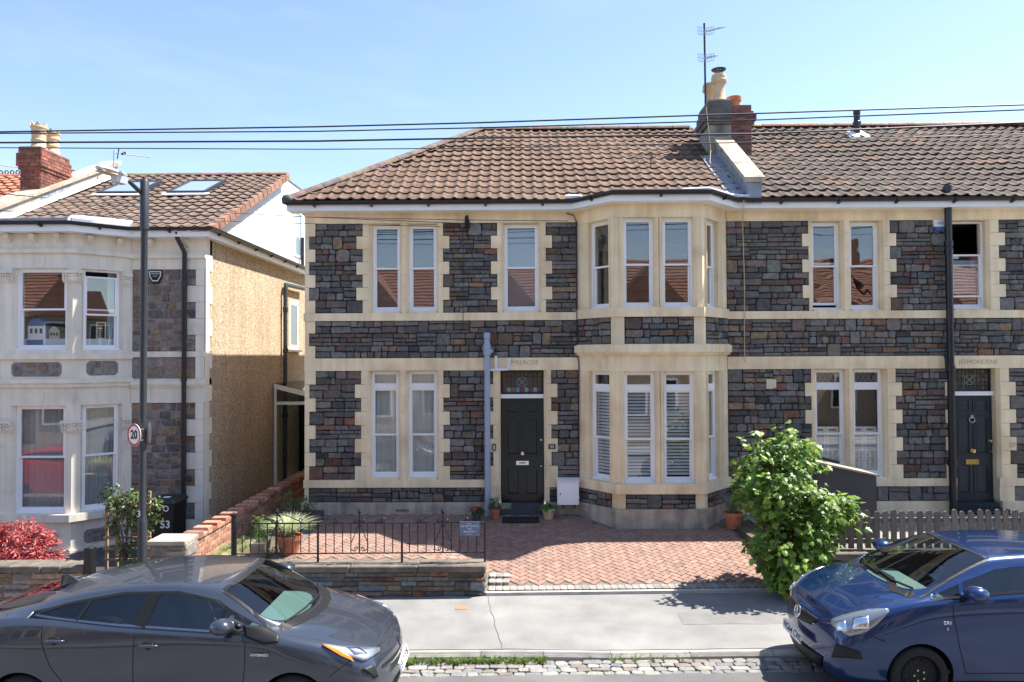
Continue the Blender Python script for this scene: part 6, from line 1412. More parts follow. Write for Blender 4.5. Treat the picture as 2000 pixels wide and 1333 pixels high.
for px in (541, 702, 865):
    x = rx(px); b = MB(); b.tube([(x, YRL, zb), (x, YRL, 1.33)], .013, 6); b.tube([(x, YRL, 1.33), (x, YRL, 1.345), (x, YRL, 1.365), (x, YRL, 1.40)], [.01, .028, .02, .002], 8); b.tube([(x - .03, YRL, 1.32), (x + .03, YRL, 1.32)], .012, 6); b.build('finial', 'iron', rl)
    for s in (-1, 1):
        b = MB(); b.tube(spiral(x + s*.055, 1.20, .045, 1.1, math.pi*.9, s), .008, 5); b.tube([(x + s*.10, YRL, 1.30), (x + s*.2, YRL, 1.265), (x + s*.34, YRL, 1.20)], .008, 5); b.tube(spiral(x + s*.375, 1.215, .04, 1.1, -math.pi*.7, -s), .008, 5); b.build('scroll', 'iron', rl)
        b = MB(); b.tube([(x + s*.015, YRL, 1.14), (x + s*.07, YRL, 1.0), (x + s*.13, YRL, .86), (x + s*.135, YRL, .78), (x + s*.09, YRL, .74), (x + s*.05, YRL, .745)], .007, 5); b.tube(spiral(x + s*.045, .775, .035, 1.0, -math.pi/2, s), .007, 5); b.build('lower_scroll', 'iron', rl)
FG = frame((0, YRL - .03, 0), (1, 0, 0), (0, -1, 0)); sx0, sx1, sz0, sz1 = rx(898), rx(937), W(917, 1046, YRL).z, W(917, 1018, YRL).z; sm = (sx0+sx1)/2
sg = thing('driveway_sign', 'slate grey sign asking not to block the driveway, hung on railing', 'sign', (sm, YRL, .95)); MB().fbox(FG, sx0, sx1, sz0, sz1, 0, .008).build('board', 'sign_slate', sg)
hh = sz1 - sz0
for s_, f, sz in (('Please', .86, .028), ('DO NOT BLOCK', .68, .037), ('THE', .48, .035), ('DRIVEWAY', .29, .037), ('Thank you', .11, .022)): text('lettering', s_, 'sign_white', sg, FG, sm, sz0 + hh*f, sz, .009, .0008)
# ------------------------------------------------------------------ street lamp and signs
lx, ly = W(279, 900, 10.72).x, 10.72; lt = W(284, 352, ly).z
lp = thing('street_lamp', 'tall grey steel lamp post behind the grey car', 'street lamp', (lx, ly, zpav(lx, ly)))
b = MB(); b.lathe((lx, ly, 0), [(.068, -.1), (.068, 1.3), (.06, 1.34), (.05, 1.38), (.048, lt - .75), (.05, lt - .74)], 16); b.build('column', 'lamp_grey', lp, smooth=40)
b = MB(); b.lathe((lx, ly, 0), [(.05, lt - .75), (.062, lt - .74), (.062, lt - .02), (.05, lt), (.01, lt)], 16); b.build('column_head', 'lamp_grey', lp, smooth=40)
hx_, hz_ = W(243, 348, 10.35).x, W(243, 352, 10.35).z
b = MB(); b.tube([(lx, ly, lt - .22), (lx - .05, ly - .05, lt - .18), (hx_ + .05, 10.38, hz_ - .01), (hx_, 10.33, hz_)], [.05, .032, .03, .03], 10); b.build('arm', 'lamp_grey', lp, smooth=40)
b = MB(); d = Vector((hx_ - lx - .1, 10.35 - ly - .1, .02)).normalized(); U = d; V = d.cross(Vector((0, 0, 1))).normalized(); N = V.cross(U); o_ = Vector((hx_, 10.35, hz_ + .03))
ax2 = lambda u, v, w: o_ + U*u + V*v + N*w
A = lambda u, h, w0, w1: [ax2(u, -h*.6, w0), ax2(u, h*.6, w0), ax2(u, h, (w0+w1)/2), ax2(u, h*.7, w1), ax2(u, -h*.7, w1), ax2(u, -h, (w0+w1)/2)]
b.rings([A(-.02, .04, .01, .05), A(.06, .085, .0, .065), A(.32, .095, .005, .07), A(.42, .05, .02, .06)]); ln = b.build('lantern', 'lamp_white', lp)
b = MB(); b.rings([[ax2(.12, -.08, -.012), ax2(.12, .08, -.012), ax2(.40, .07, -.004), ax2(.40, -.07, -.004)], [ax2(.12, -.08, .01), ax2(.12, .08, .01), ax2(.40, .07, .01), ax2(.40, -.07, .01)]]); b.build('diffuser', 'clay_cream', ln)
b = MB(); b.rings([[ax2(.0, -.06, -.1), ax2(.0, .06, -.1), ax2(.15, .06, -.1), ax2(.15, -.06, -.1)], [ax2(-.02, -.07, .0), ax2(-.02, .07, .0), ax2(.17, .07, -.005), ax2(.17, -.07, -.005)]]); b.build('gear_box', 'lamp_white', ln)
text('column_number', '3', 'sign_white', lp, frame((lx - .02, ly, 0), (1, 0, 0), (0, -1, 0)), 0, W(276, 1005, 10.64).z, .13, .071, .001)
def disc(b, F, u, v, r, d0, d1, n=32): b.hull([F(u + r*math.cos(2*math.pi*k/n), v + r*math.sin(2*math.pi*k/n), d0) for k in range(n)], [F(u + r*math.cos(2*math.pi*k/n), v + r*math.sin(2*math.pi*k/n), d1) for k in range(n)])
nn = Vector((-.5, -.866, 0)); FSg = frame((lx - .075, ly - .10, 0), (.866, -.5, 0), nn); svz = W(271, 850, ly - .1).z; sr = .165
sg = thing('speed_limit_sign', 'round red ringed 20 speed limit sign on the lamp post', 'road sign', (lx, ly - .1, svz))
b = MB(); disc(b, FSg, 0, svz, sr, 0, .006); b.build('plate', 'sign_white', sg)
b = MB(); n_ = 36; b.rings([[FSg(r_*math.cos(a), svz + r_*math.sin(a), d_) for a in [2*math.pi*k/n_ for k in range(n_)]] for r_, d_ in ((sr*.79, .0055), (sr*.79, .0075), (sr*.985, .0075), (sr*.985, .0055))], cap=False); b.build('red_ring', 'sign_red', sg)
text('digits', '20', 'black', sg, FSg, 0, svz, .175, .007, .001, bold=.007, squash=.95)
for z in (-.08, .08): b = MB(); b.fbox(FSg, -.06, .06, svz + z - .012, svz + z + .012, -.15, 0); b.build('bracket', 'steel', sg)
n2 = Vector((.93, .35, 0)).normalized(); F2 = frame((lx + n2.x*.09, ly + n2.y*.09, 0), Vector((0, 0, 1)).cross(n2), n2); b = MB(); disc(b, F2, 0, svz + .02, .16, 0, .006); tag(b.build('speed_limit_sign', 'steel'), 'second round sign plate seen edge on behind the 20 sign', 'road sign')
# ------------------------------------------------------------------ small things around the houses
def tapered(b, cx, cy, z0, z1, w0, d0, w1, d1, ch=.02):
    def rg(w, d, z): return [(cx-w/2+ch,cy-d/2,z),(cx+w/2-ch,cy-d/2,z),(cx+w/2,cy-d/2+ch,z),(cx+w/2,cy+d/2-ch,z),(cx+w/2-ch,cy+d/2,z),(cx-w/2+ch,cy+d/2,z),(cx-w/2,cy+d/2-ch,z),(cx-w/2,cy-d/2+ch,z)]
    b.rings([rg(w0, d0, z0), rg(w1, d1, z1)])
q = W(323, 1000, 13.3); gz = .06; bt = W(323, 975, 13.2).z
bn = thing('wheelie_bin', 'black wheelie bin numbered 53 beside the stone wall next door', 'bin', (q.x, 13.4, gz))
b = MB(); tapered(b, q.x, 13.4, gz + .06, bt - .07, .40, .45, .47, .55); b.build('body', 'bin', bn); b = MB(); tapered(b, q.x, 13.4, bt - .07, bt, .53, .62, .47, .54, .04); lid = b.build('lid', 'bin', bn); b = MB(); b.tube([(q.x - .2, 13.72, bt - .06), (q.x + .2, 13.72, bt - .06)], .018, 8); b.build('handle', 'bin', lid)
b = MB(); b.box(q.x - .06, q.x + .06, 13.3, 13.42, bt + .001, bt + .005); b.build('label', 'sign_white', lid)
FBn = frame((q.x, 13.4 - .26, 0), (1, 0, 0), (0, -1, -.0)); text('number', '53', 'sign_white', bn, FBn, .08, W(330, 1025, 13.15).z, .19, .01, .001, bold=.004)
b = MB(); z = W(330, 993, 13.15).z; n_ = 20; b.rings([[FBn(.1 + r_*math.cos(a), z + r_*math.sin(a), .012 + .02) for a in [2*math.pi*k/n_ for k in range(n_)]] for r_ in (.035, .055)], cap=False); b.build('emblem', 'sign_white', bn)
for s in (-1, 1): b = MB(); b.tube([(q.x + s*.19, 13.62, gz + .1), (q.x + s*.24, 13.62, gz + .1)], .10, 16); b.build('wheel', 'rubber', bn)
# trellis
tl = thing('wooden_trellis', 'wooden trellis carrying a climber in front of the bay next door', 'trellis', (W(228, 1080, 11.7).x, 11.7, 0)); YT = 11.7
for px in (208, 228, 291): x = W(px, 1000, YT).x; MB().box(x - .02, x + .02, YT, YT + .035, .0, W(px, 985 if px != 291 else 960, YT).z).build('upright', 'wood_trellis', tl)
for py in (985, 1006, 1028, 1050, 1072, 1093): MB().box(W(203, py, YT).x, W(296, py, YT).x, YT - .022, YT - .002, W(240, py, YT).z - .016, W(240, py, YT).z + .016).build('rail', 'wood_trellis', tl)
# meter box
g0, g1 = fx(1087, 14.25), fx(1129, 14.25); mz0, mz1 = W(1108, 990, 14.25).z, W(1108, 939, 14.25).z
mb_ = thing('meter_box', 'white gas meter box against the wall right of the front door', 'meter box', ((g0+g1)/2, 14.3, mz0)); b = MB(); block(b, g0, g1, 14.22, 14.42, mz0 + .04, mz1 - .03, .01); b.build('case', 'upvc', mb_)
b = MB(); b.hull([(g0 - .01, 14.2, mz1 - .03), (g1 + .01, 14.2, mz1 - .03), (g1 + .01, 14.43, mz1 - .03), (g0 - .01, 14.43, mz1 - .03)], [(g0 - .01, 14.2, mz1 - .015), (g1 + .01, 14.2, mz1 - .015), (g1 + .01, 14.43, mz1 + .03), (g0 - .01, 14.43, mz1 + .03)]); b.build('lid', 'upvc', mb_)
b = MB(); b.box(g0 + .03, g1 - .03, 14.212, 14.219, mz0 + .09, mz1 - .07); o = b.build('door', 'upvc', mb_); MB().box(g0 + .05, g0 + .065, 14.205, 14.211, (mz0+mz1)/2 - .02, (mz0+mz1)/2 + .02).build('lock', 'slate_dark', o)
for s in (.1, .33): MB().box(g0 + s, g0 + s + .03, 14.25, 14.38, mz0 - .04, mz0 + .04).build('foot', 'slate_dark', mb_)
b = MB(); m0 = W(981, 997, 13.95); m1 = W(1053, 990, 13.95); block(b, m0.x, m1.x, 13.9, 14.30, gdrive(0, 14.1) - .01, gdrive(0, 14.1) + .025, .01); tag(b.build('doormat', 'rubber'), 'black rubber doormat in front of the dark green door', 'doormat')
# bin store
YS = 12.55; sx0, sx1 = W(1598, 950, YS).x, W(1712, 950, YS).x; sl0, sl1 = W(1600, 906, YS).z, W(1713, 931, YS).z
sh = thing('bin_store', 'dark grey bin store with sloping lid behind the picket fence', 'bin store', ((sx0+sx1)/2, YS, .6)); PR = [(sx0, .6), (sx1, .6), (sx1, sl1), (sx0, sl0)]
MB().hull([(x, YS, z) for x, z in PR], [(x, YS + .85, z) for x, z in PR]).build('box', 'shed_grey', sh)
PR = [(sx0 - .04, sl0 + .004), (sx1 + .04, sl1 - .004), (sx1 + .04, sl1 + .026), (sx0 - .04, sl0 + .04)]; MB().hull([(x, YS - .03, z) for x, z in PR], [(x, YS + .9, z) for x, z in PR]).build('lid', 'shed_top', sh)
MB().hull([(x, YS + .86, z) for x, z in ((sx0 - .02, sl0 - .1), (sx0 + .75, sl1 + .1), (sx0 + .75, sl1 + .14), (sx0 - .02, sl0 + .10))], [(x, YS + .9, z) for x, z in ((sx0 - .02, sl0 - .1), (sx0 + .75, sl1 + .1), (sx0 + .75, sl1 + .14), (sx0 - .02, sl0 + .10))]).build('back_edge', 'shed_grey', sh)
# picket fence
YFc = 11.22; fe = thing('picket_fence', 'weathered wooden picket fence with rounded tops in front of house 57', 'fence', (8, YFc, .74)); x = W(1562, 1050, YFc).x; ptop = 1.345
for z in (.87, 1.19): b = MB(); b.box(x - .05, 13, YFc + .024, YFc + .06, z - .035, z + .035); o = b.build('rail', 'wood_grey', fe); o.color = (.22, .18, .14, 1)
k = 0
while x < 12.5:
    w = .042; z0, z1 = .765 + R(-.01, .01), ptop + R(-.018, .018); b = MB(); A = [(-w, z0), (w, z0), (w, z1 - .04)] + [(w*math.cos(a), z1 - .04 + .04*math.sin(a)) for a in (.6, 1.1, 1.57, 2.04, 2.54)] + [(-w, z1 - .04)]; l = R(-.012, .012)
    b.hull([(x + p + l*(q - z0)*2, YFc, q) for p, q in A], [(x + p + l*(q - z0)*2, YFc + .022, q) for p, q in A]); o = b.build('picket', 'wood_grey', fe); g_ = R(.75, 1.2); o.color = (.185*g_, .15*g_, .12*g_, 1); x += .131; k += 1
# alarm boxes
zA = W(303, 541, YF - .1).z; xA = fx(303, YF - .05); al = thing('alarm_box', 'black alarm box with white outline on the stone wall of house 53', 'alarm box', (xA, YF, zA))
def shield(b, x, z, w, h, d0, d1): P = [(x - w, z + h), (x + w, z + h), (x + w*.95, z), (x + w*.45, z - h), (x - w*.45, z - h), (x - w*.95, z)]; b.hull([F0(p, q_, d0) for p, q_ in P], [F0(p, q_, d1) for p, q_ in P])
b = MB(); shield(b, xA, zA, .13, .13, .02, .07); b.build('case', 'black', al); b = MB(); shield(b, xA, zA + .012, .12, .10, .07, .073); b.build('outline', 'sign_white', al); b = MB(); shield(b, xA, zA + .014, .10, .082, .073, .076); b.build('face', 'black', al)
text('lettering', 'OPTIMUM', 'sign_white', al, F0, xA, zA + .06, .038, .077, .0006); text('lettering', 'ALARMS', 'sign_white', al, F0, xA, zA + .015, .024, .077, .0006)
zA = W(1838, 440, YF - .1).z; xA = fx(1838, YF - .05); al = thing('alarm_box', 'white and blue alarm box beside the black pipe of house 57', 'alarm box', (xA, YF, zA))
b = MB(); shield(b, xA, zA, .11, .11, .02, .08); b.build('case', 'sign_white', al); b = MB(); P = [(xA - .1, zA - .03), (xA + .1, zA - .03), (xA + .05, zA - .112), (xA - .05, zA - .112)]; b.hull([F0(p, q_, .03) for p, q_ in P], [F0(p, q_, .084) for p, q_ in P]); b.build('lower_band', 'toy_blue', al); text('lettering', 'ERA', 'toy_blue', al, F0, xA + .02, zA + .04, .07, .081, .0006)
# cracks and a patched trench in the pavement surface
mat('crack', (.10, .095, .088), .95)
mat('patch_tarmac', (.185, .182, .175), .92, var=.2, vscale=3, bump=.6, bscale=150)
b = MB(); P = []
for k in range(13):
    y = lerp(YK + .16, YB - .02, k/12); x = lerp(-.23, -.50, k/12) + R(-.018, .018); P.append([(x - .004, y, zpav(x, y) + .001), (x + .004, y, zpav(x, y) + .001), (x + .003, y, zpav(x, y) + .004), (x - .003, y, zpav(x, y) + .005)])
b.rings(P); b.build('pavement_crack', 'crack', None, kind='structure')
b = MB(); G = [(x, y) for y in (YK + .9, YK + 1.3) for x in [lerp(2.2, 7, i/12) for i in range(13)]]; b.add([(x, y + .02*math.sin(x*3), zpav(x, y) + .004) for x, y in G], [(i, i+1, 14+i, 13+i) for i in range(12)]); b.build('pavement_patch', 'patch_tarmac', None, kind='structure', recalc=False)
b = MB(); P = []
for k in range(40):
    x = lerp(-4.5, 4, k/39); y = YK + .17 + R(-.01, .01); P.append([(x, y - .006, zpav(x, y) + .001), (x, y + .006, zpav(x, y) + .001), (x, y + .004, zpav(x, y) + .005), (x, y - .004, zpav(x, y) + .005)])
b.rings(P); b.build('pavement_crack', 'crack', None, kind='structure')
# stop tap cover, plaque
q = W(901, 1184, 10.6); z = zpav(q.x, q.y) ; q = W(901, 1184, 1420*(3.72 - z)/(1184 - 697)); b = MB(); block(b, q.x - .085, q.x + .085, q.y - .07, q.y + .07, z - .02, z + .007, .006); o = tag(b.build('stop_tap_cover', 'terracotta'), 'small rusty red stop tap cover set in the pavement', 'cover')
# ------------------------------------------------------------------ overhead cables and aerials
def cable(pts, r, label, Y=10.3):
    P = []
    for i in range(len(pts) - 1):
        for k in range(6):
            u = k / 6; a, c = pts[i], pts[i+1]; ya = a[2] if len(a) > 2 else Y; yc = c[2] if len(c) > 2 else Y
            P.append(W(lerp(a[0], c[0], u), lerp(a[1], c[1], u), lerp(ya, yc, u)))
    P.append(W(pts[-1][0], pts[-1][1], pts[-1][2] if len(pts[-1]) > 2 else Y)); b = MB(); b.tube(P, r, 6); tag(b.build('overhead_cable', 'cable', smooth=1), label, 'cable', 'overhead cables')
cable([(-300, 264), (0, 258), (620, 248), (940, 240), (1475, 222), (2000, 205), (2300, 193)], .011, 'highest overhead cable crossing the whole street view')
cable([(-300, 266), (0, 261), (620, 257), (940, 250), (1475, 235), (2000, 215), (2300, 204)], .009, 'second highest overhead cable, close below the top one')
cable([(-300, 281), (0, 279), (620, 276), (940, 270), (1475, 262), (2000, 240), (2300, 228)], .013, 'thickest overhead cable, third from the top')
cable([(-300, 288), (0, 289), (620, 292), (940, 290), (1475, 278), (2000, 262), (2300, 252)], .007, 'thin overhead cable, fourth from the top')
cable([(-200, 369), (0, 378), (300, 408, 12), (594, 424, 13.8), (912, 437, 14.38)], .007, 'upper service cable sagging to the bracket above the paired windows')
cable([(-200, 405), (0, 412), (300, 428, 12), (594, 437, 13.8), (860, 443, 14.40)], .006, 'lower service cable ending left of the wall bracket')
cable([(594, 424, 13.9), (900, 430, 14.3), (1110, 432, 14.4)], .006, 'service cable running along the eaves to the bay')
def yagi(o, a, n, L, sp=.09, grid=True):
    U = Vector((math.cos(a), math.sin(a), 0)); V = Vector((-math.sin(a), math.cos(a), 0)); o = Vector(o)
    return U, V, o
ma = W(1377, 195, 16.9); mt_ = W(1374, 46, 16.9).z
ta = thing('tv_aerial', 'tall mast with two grid reflector aerials beside the chimney', 'aerial', (ma.x, 16.9, ma.z - .8)); b = MB(); b.tube([(ma.x + .02, 16.9, ma.z - 1.3), (ma.x, 16.9, mt_)], .024, 8); b.build('mast', 'cable', ta, smooth=40)
for py, ang in ((75, -1.1), (127, -1.45)):
    z = W(1377, py - 10, 16.9).z; b = MB()
    for s in (-1, 1):
        for i in range(4): x = ma.x + s*(.03 + i*.05); b.tube([(x, 16.82 - i*.012, z - .08), (x, 16.82 - i*.012, z + .08 + .01*i)], .006, 4)
        for j in range(3): b.tube([(ma.x + s*.02, 16.83, z - .08 + j*.08), (ma.x + s*.185, 16.79, z - .07 + j*.085)], .006, 4)
    b.build('reflector', 'steel', ta); b = MB(); p0 = Vector((ma.x, 16.85, z)); dv = Vector((.16 if ang > -1.3 else -.02, -.9, -.30)); b.tube([p0, p0 + dv], .012, 6)
    for k in range(9): p = p0 + dv*(k + 1)/9.5; b.tube([p - Vector((.09, 0, 0)), p + Vector((.09, 0, 0))], .005, 4)
    b.build('boom', 'steel', ta)
a0 = W(222, 320, 18.5); ta = thing('tv_aerial', 'small white aerial above the parapet near the skylights', 'aerial', (a0.x, 18.5, a0.z)); b = MB(); b.tube([(a0.x, 18.5, a0.z - .3), (a0.x, 18.5, a0.z + .35)], .014, 6); b.build('mast', 'steel', ta)
b = MB(); p0 = Vector((a0.x, 18.5, a0.z + .27)); dv = Vector((.95, 0, -.12)); b.tube([p0, p0 + dv], .012, 6)
for k in range(10): p = p0 + dv*(k + 1)/10; b.tube([p - Vector((0, .1, -.03)), p + Vector((0, .1, -.03))], .006, 4)
b.build('boom', 'lamp_white', ta); b = MB(); p = p0 + dv*.12; b.tube([p - Vector((.02, 0, .13)), p, p + Vector((.02, 0, .15))], .014, 5); b.tube([p + dv*.1, p + dv*.2 + Vector((0, 0, .05))], .03, 6); b.build('reflector', 'plastic_black', ta)
a0 = W(-30, 320, 18.5); ta = thing('tv_aerial', 'white aerial at the far left behind the brick chimney', 'aerial', (a0.x, 18.5, a0.z)); b = MB(); b.tube([(a0.x, 18.5, a0.z - .3), (a0.x, 18.5, a0.z + .1)], .014, 6); b.build('mast', 'steel', ta); b = MB(); p0 = Vector((a0.x, 18.5, a0.z)); dv = Vector((.95, 0, -.12)); b.tube([p0, p0 + dv], .012, 6)
for k in range(10): p = p0 + dv*(k + 1)/10; b.tube([p - Vector((0, .1, -.03)), p + Vector((0, .1, -.03))], .006, 4)
b.build('boom', 'lamp_white', ta)
# ------------------------------------------------------------------ plants
def leafmesh(kind):
    if kind == 'maple':
        pol = [(0, 0), (.18, .02), (.42, -.05), (.36, .16), (.55, .34), (.34, .42), (.26, .52), (.30, .74), (.14, .72), (0, 1.0)]
        pts = pol + [(-x, y) for x, y in reversed(pol[1:-1])]
    elif kind == 'oval': pts = [(0, 0), (.22, .25), (.27, .5), (.17, .8), (0, 1), (-.17, .8), (-.27, .5), (-.22, .25)]
    else: pts = [(0, 0), (.13, .3), (.10, .7), (0, 1), (-.10, .7), (-.13, .3)]
    vs = [(x, y, -.25 * abs(x) - .15 * y * y) for x, y in pts]; c = (0, .42, -.01); n = len(vs); return vs + [c], [(i, (i + 1) % n, n) for i in range(n)]
LEAF = {k: leafmesh(k) for k in ('maple', 'oval', 'thin')}
def rnd_dir():
    while True:
        v = Vector((R(-1, 1), R(-1, 1), R(-1, 1)))
        if .05 < v.length < 1: return v.normalized()
def orient(up, tip):
    z = up.normalized(); y = (tip - z * tip.dot(z)); y = y.normalized() if y.length > .01 else z.orthogonal().normalized(); x = y.cross(z); return Matrix(((x.x, y.x, z.x), (x.y, y.y, z.y), (x.z, y.z, z.z))).to_4x4()
def foliage(parent, ells, n_tw, per, size, kind, colf, limit=0, spread=.16, shell=.55, name='foliage', up=.8):
    vs, fs = LEAF[kind]; tot = sum(e[1][0]*e[1][1]*e[1][2] for e in ells); L = []
    for c, r in ells:
        c = Vector(c); k = max(1, round(n_tw * r[0]*r[1]*r[2] / tot))
        for _ in range(k):
            d = rnd_dir(); q = R(shell, 1.0) ** .6; tip = c + Vector((d.x*r[0], d.y*r[1], d.z*r[2])) * q; g = R(.75, 1.2)
            for _ in range(per):
                p = tip + rnd_dir() * spread * R(.1, 1) ** .7; out = (p - c).normalized(); nrm = (out * .6 + Vector((0, -.25, up)) + rnd_dir() * .75).normalized()
                s = size * R(.5, 1.3); m = Matrix.Translation(p) @ orient(nrm, (out + Vector((0, 0, -.5)) + rnd_dir() * .6)) @ Matrix.Scale(s, 4); cc = colf(); L.append((p.y - s*3, m, tuple(x * g for x in cc)))
    L.sort(key=lambda q: q[0]); rest = MB(); me = None
    for i, (_, m, c) in enumerate(L):
        if i < limit:
            if me is None: b = MB(); b.add(vs, fs); me = b.mesh('leaf', 'leaf', recalc=False)
            piece('leaf', me, parent, m, c)
        else: rest.col = c; rest.add([m @ Vector(v) for v in vs], fs)
    return rest
def crown(t, name, *a, limit=0, **k):
    return foliage(t, *a, limit=limit, **k).build(name, 'leaf', t, recalc=False, kind='stuff')
gcol = lambda: random.choice([(.13, .24, .03), (.19, .31, .04), (.09, .18, .028), (.27, .38, .06)])
sy = thing('sycamore_shrub', 'bushy bright green sycamore sapling between drive and picket fence', 'shrub', (4.25, 11.6, .2))
EL = [((4.22, 11.85, 1.58), (.62, .6, .52)), ((3.92, 11.9, 1.98), (.26, .3, .34)), ((4.47, 11.85, 2.1), (.34, .34, .33)), ((4.25, 11.55, .72), (.55, .5, .62)), ((4.92, 11.5, 1.22), (.36, .3, .24)), ((3.78, 11.85, 1.5), (.28, .33, .28)), ((4.74, 11.6, 1.18), (.36, .35, .38)), ((4.35, 11.4, .38), (.42, .35, .28))]
EL = [(tuple(CAM + (Vector(c) - CAM) * .945), r) for c, r in EL] + [(tuple(W(q[0], q[1], 11.2)), (.07, .07, .16)) for q in ((1472, 868), (1538, 862), (1580, 872), (1443, 905), (1500, 880), (1645, 985), (1445, 945))]
b = MB(); base = Vector((4.2, 11.35, .1))
for c, r in EL:
    for _ in range(3):
        e = Vector(c) + Vector((R(-r[0], r[0]), R(-r[1], r[1]), R(0, r[2]))) * .8; m = base.lerp(e, .5) + Vector((R(-.08, .08), R(-.08, .08), .1)); b.tube([base + Vector((R(-.05, .05), R(-.05, .05), 0)), m, e], [.022, .014, .004], 6)
b.build('trunk', 'bark', sy, smooth=1)
crown(sy, 'crown', EL, 215, 19, .105, 'maple', gcol, limit=300, spread=.19, shell=.42)
t = thing('climbing_rose', 'leafy climber growing over the trellis beside the lamp post', 'climber', (W(240, 1080, 11.6).x, 11.6, 0)); wx = lambda px, py, Y: tuple(W(px, py, Y))
b = MB(); p0 = W(245, 1095, 11.6)
for q in ((228, 1000), (215, 960), (255, 985), (290, 940), (243, 925)): e = W(*q, 11.6); b.tube([p0, p0.lerp(e, .5) + Vector((R(-.05, .05), 0, 0)), e], [.018, .012, .004], 5)
b.build('stem', 'bark', t)
crown(t, 'foliage', [(wx(243, 1010, 11.6), (.24, .15, .3)), (wx(222, 965, 11.6), (.2, .15, .14)), (wx(262, 985, 11.6), (.2, .15, .2)), (wx(292, 1000, 11.6), (.13, .12, .35)), (wx(245, 1070, 11.6), (.13, .1, .2))], 95, 13, .07, 'oval', lambda: random.choice([(.06, .11, .025), (.09, .15, .03), (.12, .18, .05), (.09, .07, .03)]), spread=.1)
t = thing('red_maple', 'crimson leaved Japanese maple behind the far left wall', 'shrub', (-9.2, 11.8, 0)); c0 = W(38, 1080, 11.8)
b = MB()
for k in range(7): e = c0 + Vector((R(-.5, .5), R(-.3, .3), R(.1, .5))); b.tube([(c0.x, 11.8, -.2), tuple(c0.lerp(e, .4)), tuple(e)], [.025, .015, .004], 5)
b.build('trunk', 'bark', t)
crown(t, 'crown', [((c0.x - .05, 11.8, c0.z + .05), (.55, .45, .45)), ((c0.x + .36, 11.7, c0.z - .1), (.32, .35, .3)), ((c0.x - .6, 11.8, c0.z + .0), (.5, .4, .4))], 330, 26, .085, 'thin', lambda: random.choice([(.32, .04, .045), (.42, .07, .07), (.22, .025, .035), (.5, .13, .12)]), spread=.13, up=.5)
def tuft(b, c, n, h, lean, w=.006, cols=((.3, .33, .14), (.42, .42, .25), (.2, .26, .1))):
    c = Vector(c)
    for _ in range(n):
        a = R(0, 2*math.pi); l = R(.15, 1) * lean; hh = h * R(.6, 1.1); d = Vector((math.cos(a), math.sin(a), 0)); sd = Vector((-d.y, d.x, 0)) * w * R(.6, 1.2); p0 = c + d * R(0, .05); b.col = random.choice(cols); vs = []
        for k in range(5):
            u = k / 4; p = p0 + d * l * u ** 1.7 + Vector((0, 0, hh * (u - .38 * u ** 3 * (l / lean)))); ww = (1 - u) ** .6; vs += [p - sd*ww, p + sd*ww]
        b.add(vs, [(2*k, 2*k+1, 2*k+3, 2*k+2) for k in range(4)])
def clay_pot(t, c, r, h, m='terracotta', name='pot'):
    b = MB(); b.lathe(c, [(r*.68, 0), (r*.92, h*.78), (r*1.05, h*.79), (r*1.05, h), (r*.9, h), (r*.86, h*.85)], 18); o = b.build(name, m, t, smooth=35); MB().lathe((c[0], c[1], c[2] + h*.86), [(r*.86, -.01), (r*.86, 0)], 14).build('soil', 'earth', o); return o
p = W(565, 1075, 11.75); gz = .56
t = thing('potted_grass', 'terracotta pot with pale variegated grass behind the railing', 'potted plant', (p.x, 11.75, gz)); clay_pot(t, (p.x, 11.75, gz), .2, .30); b = MB(); tuft(b, (p.x, 11.75, gz + .26), 620, .42, .60, .006, cols=((.62, .64, .42), (.52, .58, .3), (.68, .68, .52), (.38, .46, .18))); b.build('blades', 'grass', t, recalc=False, kind='stuff')
p = W(508, 1080, 11.65); t = thing('planter_box', 'small square planter with green herb behind the railing', 'planter', (p.x, 11.65, gz)); b = MB(); tapered(b, p.x, 11.65, gz, gz + .22, .22, .22, .27, .27, .01); b.build('box', 'coping', t)
crown(t, 'herb', [((p.x, 11.65, gz + .42), (.12, .12, .22))], 22, 16, .05, 'thin', lambda: random.choice([(.1, .2, .04), (.15, .28, .05)]), spread=.06); 
t = thing('rosemary_planter', 'dark raised planter of rosemary at the house corner', 'planter', (-4.1, 13.6, .55)); MB().box(-4.45, -3.75, 13.35, 13.95, .5, .80).build('box', 'slate_dark', t)
crown(t, 'rosemary', [((-4.35, 13.6, .98), (.2, .2, .24)), ((-4.0, 13.6, .98), (.18, .18, .2)), ((-3.85, 13.7, 1.1), (.08, .1, .3))], 60, 16, .06, 'thin', lambda: random.choice([(.05, .1, .035), (.08, .14, .045)]), spread=.07)
def potted(label, px, py, Y, r, h, m, ells, kind, size, colf, n=30):
    p = W(px, py, Y); z = gdrive(p.x, Y); t = thing('potted_plant', label, 'potted plant', (p.x, Y, z), 'pots by the front door'); clay_pot(t, (p.x, Y, z), r, h, m)
    crown(t, 'foliage', [((p.x + e[0], Y + e[1], z + h + e[2]), rr) for e, rr in ells], n, 14, size, kind, colf, spread=.05); return t, Vector((p.x, Y, z + h))
potted('terracotta pot with small evergreen left of the front door', 967, 998, 14.15, .1, .2, 'terracotta', [((0, 0, .1), (.12, .12, .13))], 'thin', .05, lambda: random.choice([(.05, .09, .04), (.08, .13, .05)]))
potted('pale clay pot with low green plant right of the front door', 1071, 997, 14.15, .12, .2, 'clay_cream', [((0, 0, .03), (.13, .12, .05))], 'oval', .05, lambda: random.choice([(.07, .15, .03), (.1, .2, .05)]), 20)
t, c = potted('dark pot with red flowers left of the blue pipe', 931, 1000, 14.0, .1, .15, 'slate_dark', [((0, 0, .05), (.11, .1, .07))], 'oval', .05, lambda: random.choice([(.05, .12, .03), (.07, .14, .04)]), 20)
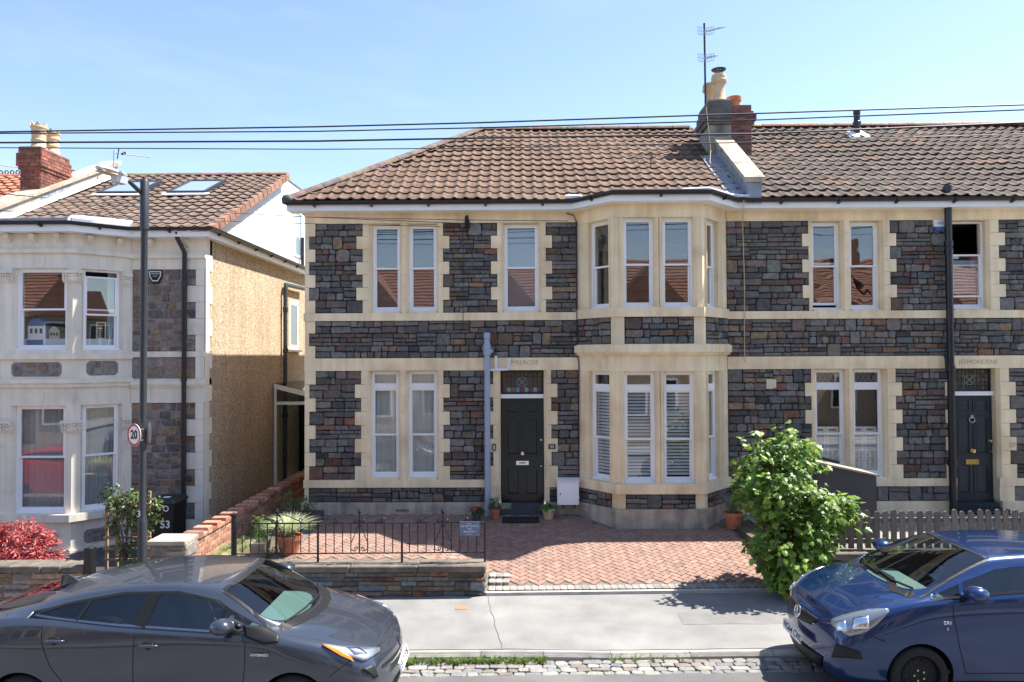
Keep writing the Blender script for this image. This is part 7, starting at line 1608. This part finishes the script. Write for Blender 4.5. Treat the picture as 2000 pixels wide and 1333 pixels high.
for k in range(9): q = c + Vector((R(-.1, .1), R(-.1, .05), R(.05, .13))); b = MB(); b.lathe(tuple(q), [(.005, -.012), (.024, 0), (.02, .014), (.004, .018)], 7); b.build('flower', 'sign_red', t, smooth=1)
p = W(1432, 1005, 13.6); z = gdrive(p.x, 13.6); t = thing('potted_grass', 'terracotta pot with spiky blue grey grass right of the bay', 'potted plant', (p.x, 13.6, z)); clay_pot(t, (p.x, 13.6, z), .17, .3); b = MB(); tuft(b, (p.x, 13.6, z + .26), 200, .45, .5, cols=((.2, .25, .17), (.28, .32, .24), (.14, .18, .1))); b.build('blades', 'grass', t, recalc=False, kind='stuff')
t = thing('low_shrub', 'small yellow green shrub growing through the foot of the picket fence', 'shrub', tuple(W(1720, 1090, 11.0))); crown(t, 'foliage', [(wx(1732, 1068, 11.0), (.2, .12, .14)), (wx(1700, 1098, 10.95), (.18, .1, .1))], 40, 14, .04, 'oval', lambda: random.choice([(.2, .28, .05), (.14, .24, .04), (.3, .35, .1)]), spread=.07)
# moss, weeds and gravel
b = MB()
for k in range(70):
    x = R(-1.6, .35) if k < 58 else R(.4, 2.6); tuft(b, (x, YK - R(.0, .09), zs(x) - .02), 30 if k < 58 else 8, .10, .09, .009, ((.12, .2, .04), (.16, .25, .05), (.2, .25, .1)))
o = b.build('kerb_weeds', 'grass', None, recalc=False, kind='stuff'); o['label'] = 'green grass and weeds growing along the kerb'; o['category'] = 'weeds'
b = MB()
for k in range(50): x, y = R(-5.0, -4.6), R(11.5, 14.5); tuft(b, (x, y, .5), 10, .10, .08, .006, ((.12, .16, .04), (.3, .28, .1), (.2, .2, .06)))
o = b.build('path_grass', 'grass', None, recalc=False, kind='stuff'); o['label'] = 'patchy grass beside the brick boundary wall'; o['category'] = 'grass'
b = MB()
for k in range(5200):
    x, y = R(4.5, 12.3), R(YB + .4, YF - .15); s = R(.012, .026); g_ = random.choice([.2, .3, .42, .5, .14, .34]); b.col = (g_, g_*R(.94, 1), g_*R(.86, 1)); a = R(0, 3)
    vs = [(x + s*math.cos(a + i*1.57)*R(.7, 1.2), y + s*math.sin(a + i*1.57)*R(.7, 1.2), .598) for i in range(4)]; b.add(vs + [(x + R(-.004, .004), y + R(-.004, .004), .598 + s*.9)], [(0, 1, 4), (1, 2, 4), (2, 3, 4), (3, 0, 4)])
o = b.build('gravel', 'gravel', None, recalc=False, kind='stuff'); o['label'] = 'grey gravel in the front garden behind the picket fence'; o['category'] = 'gravel'
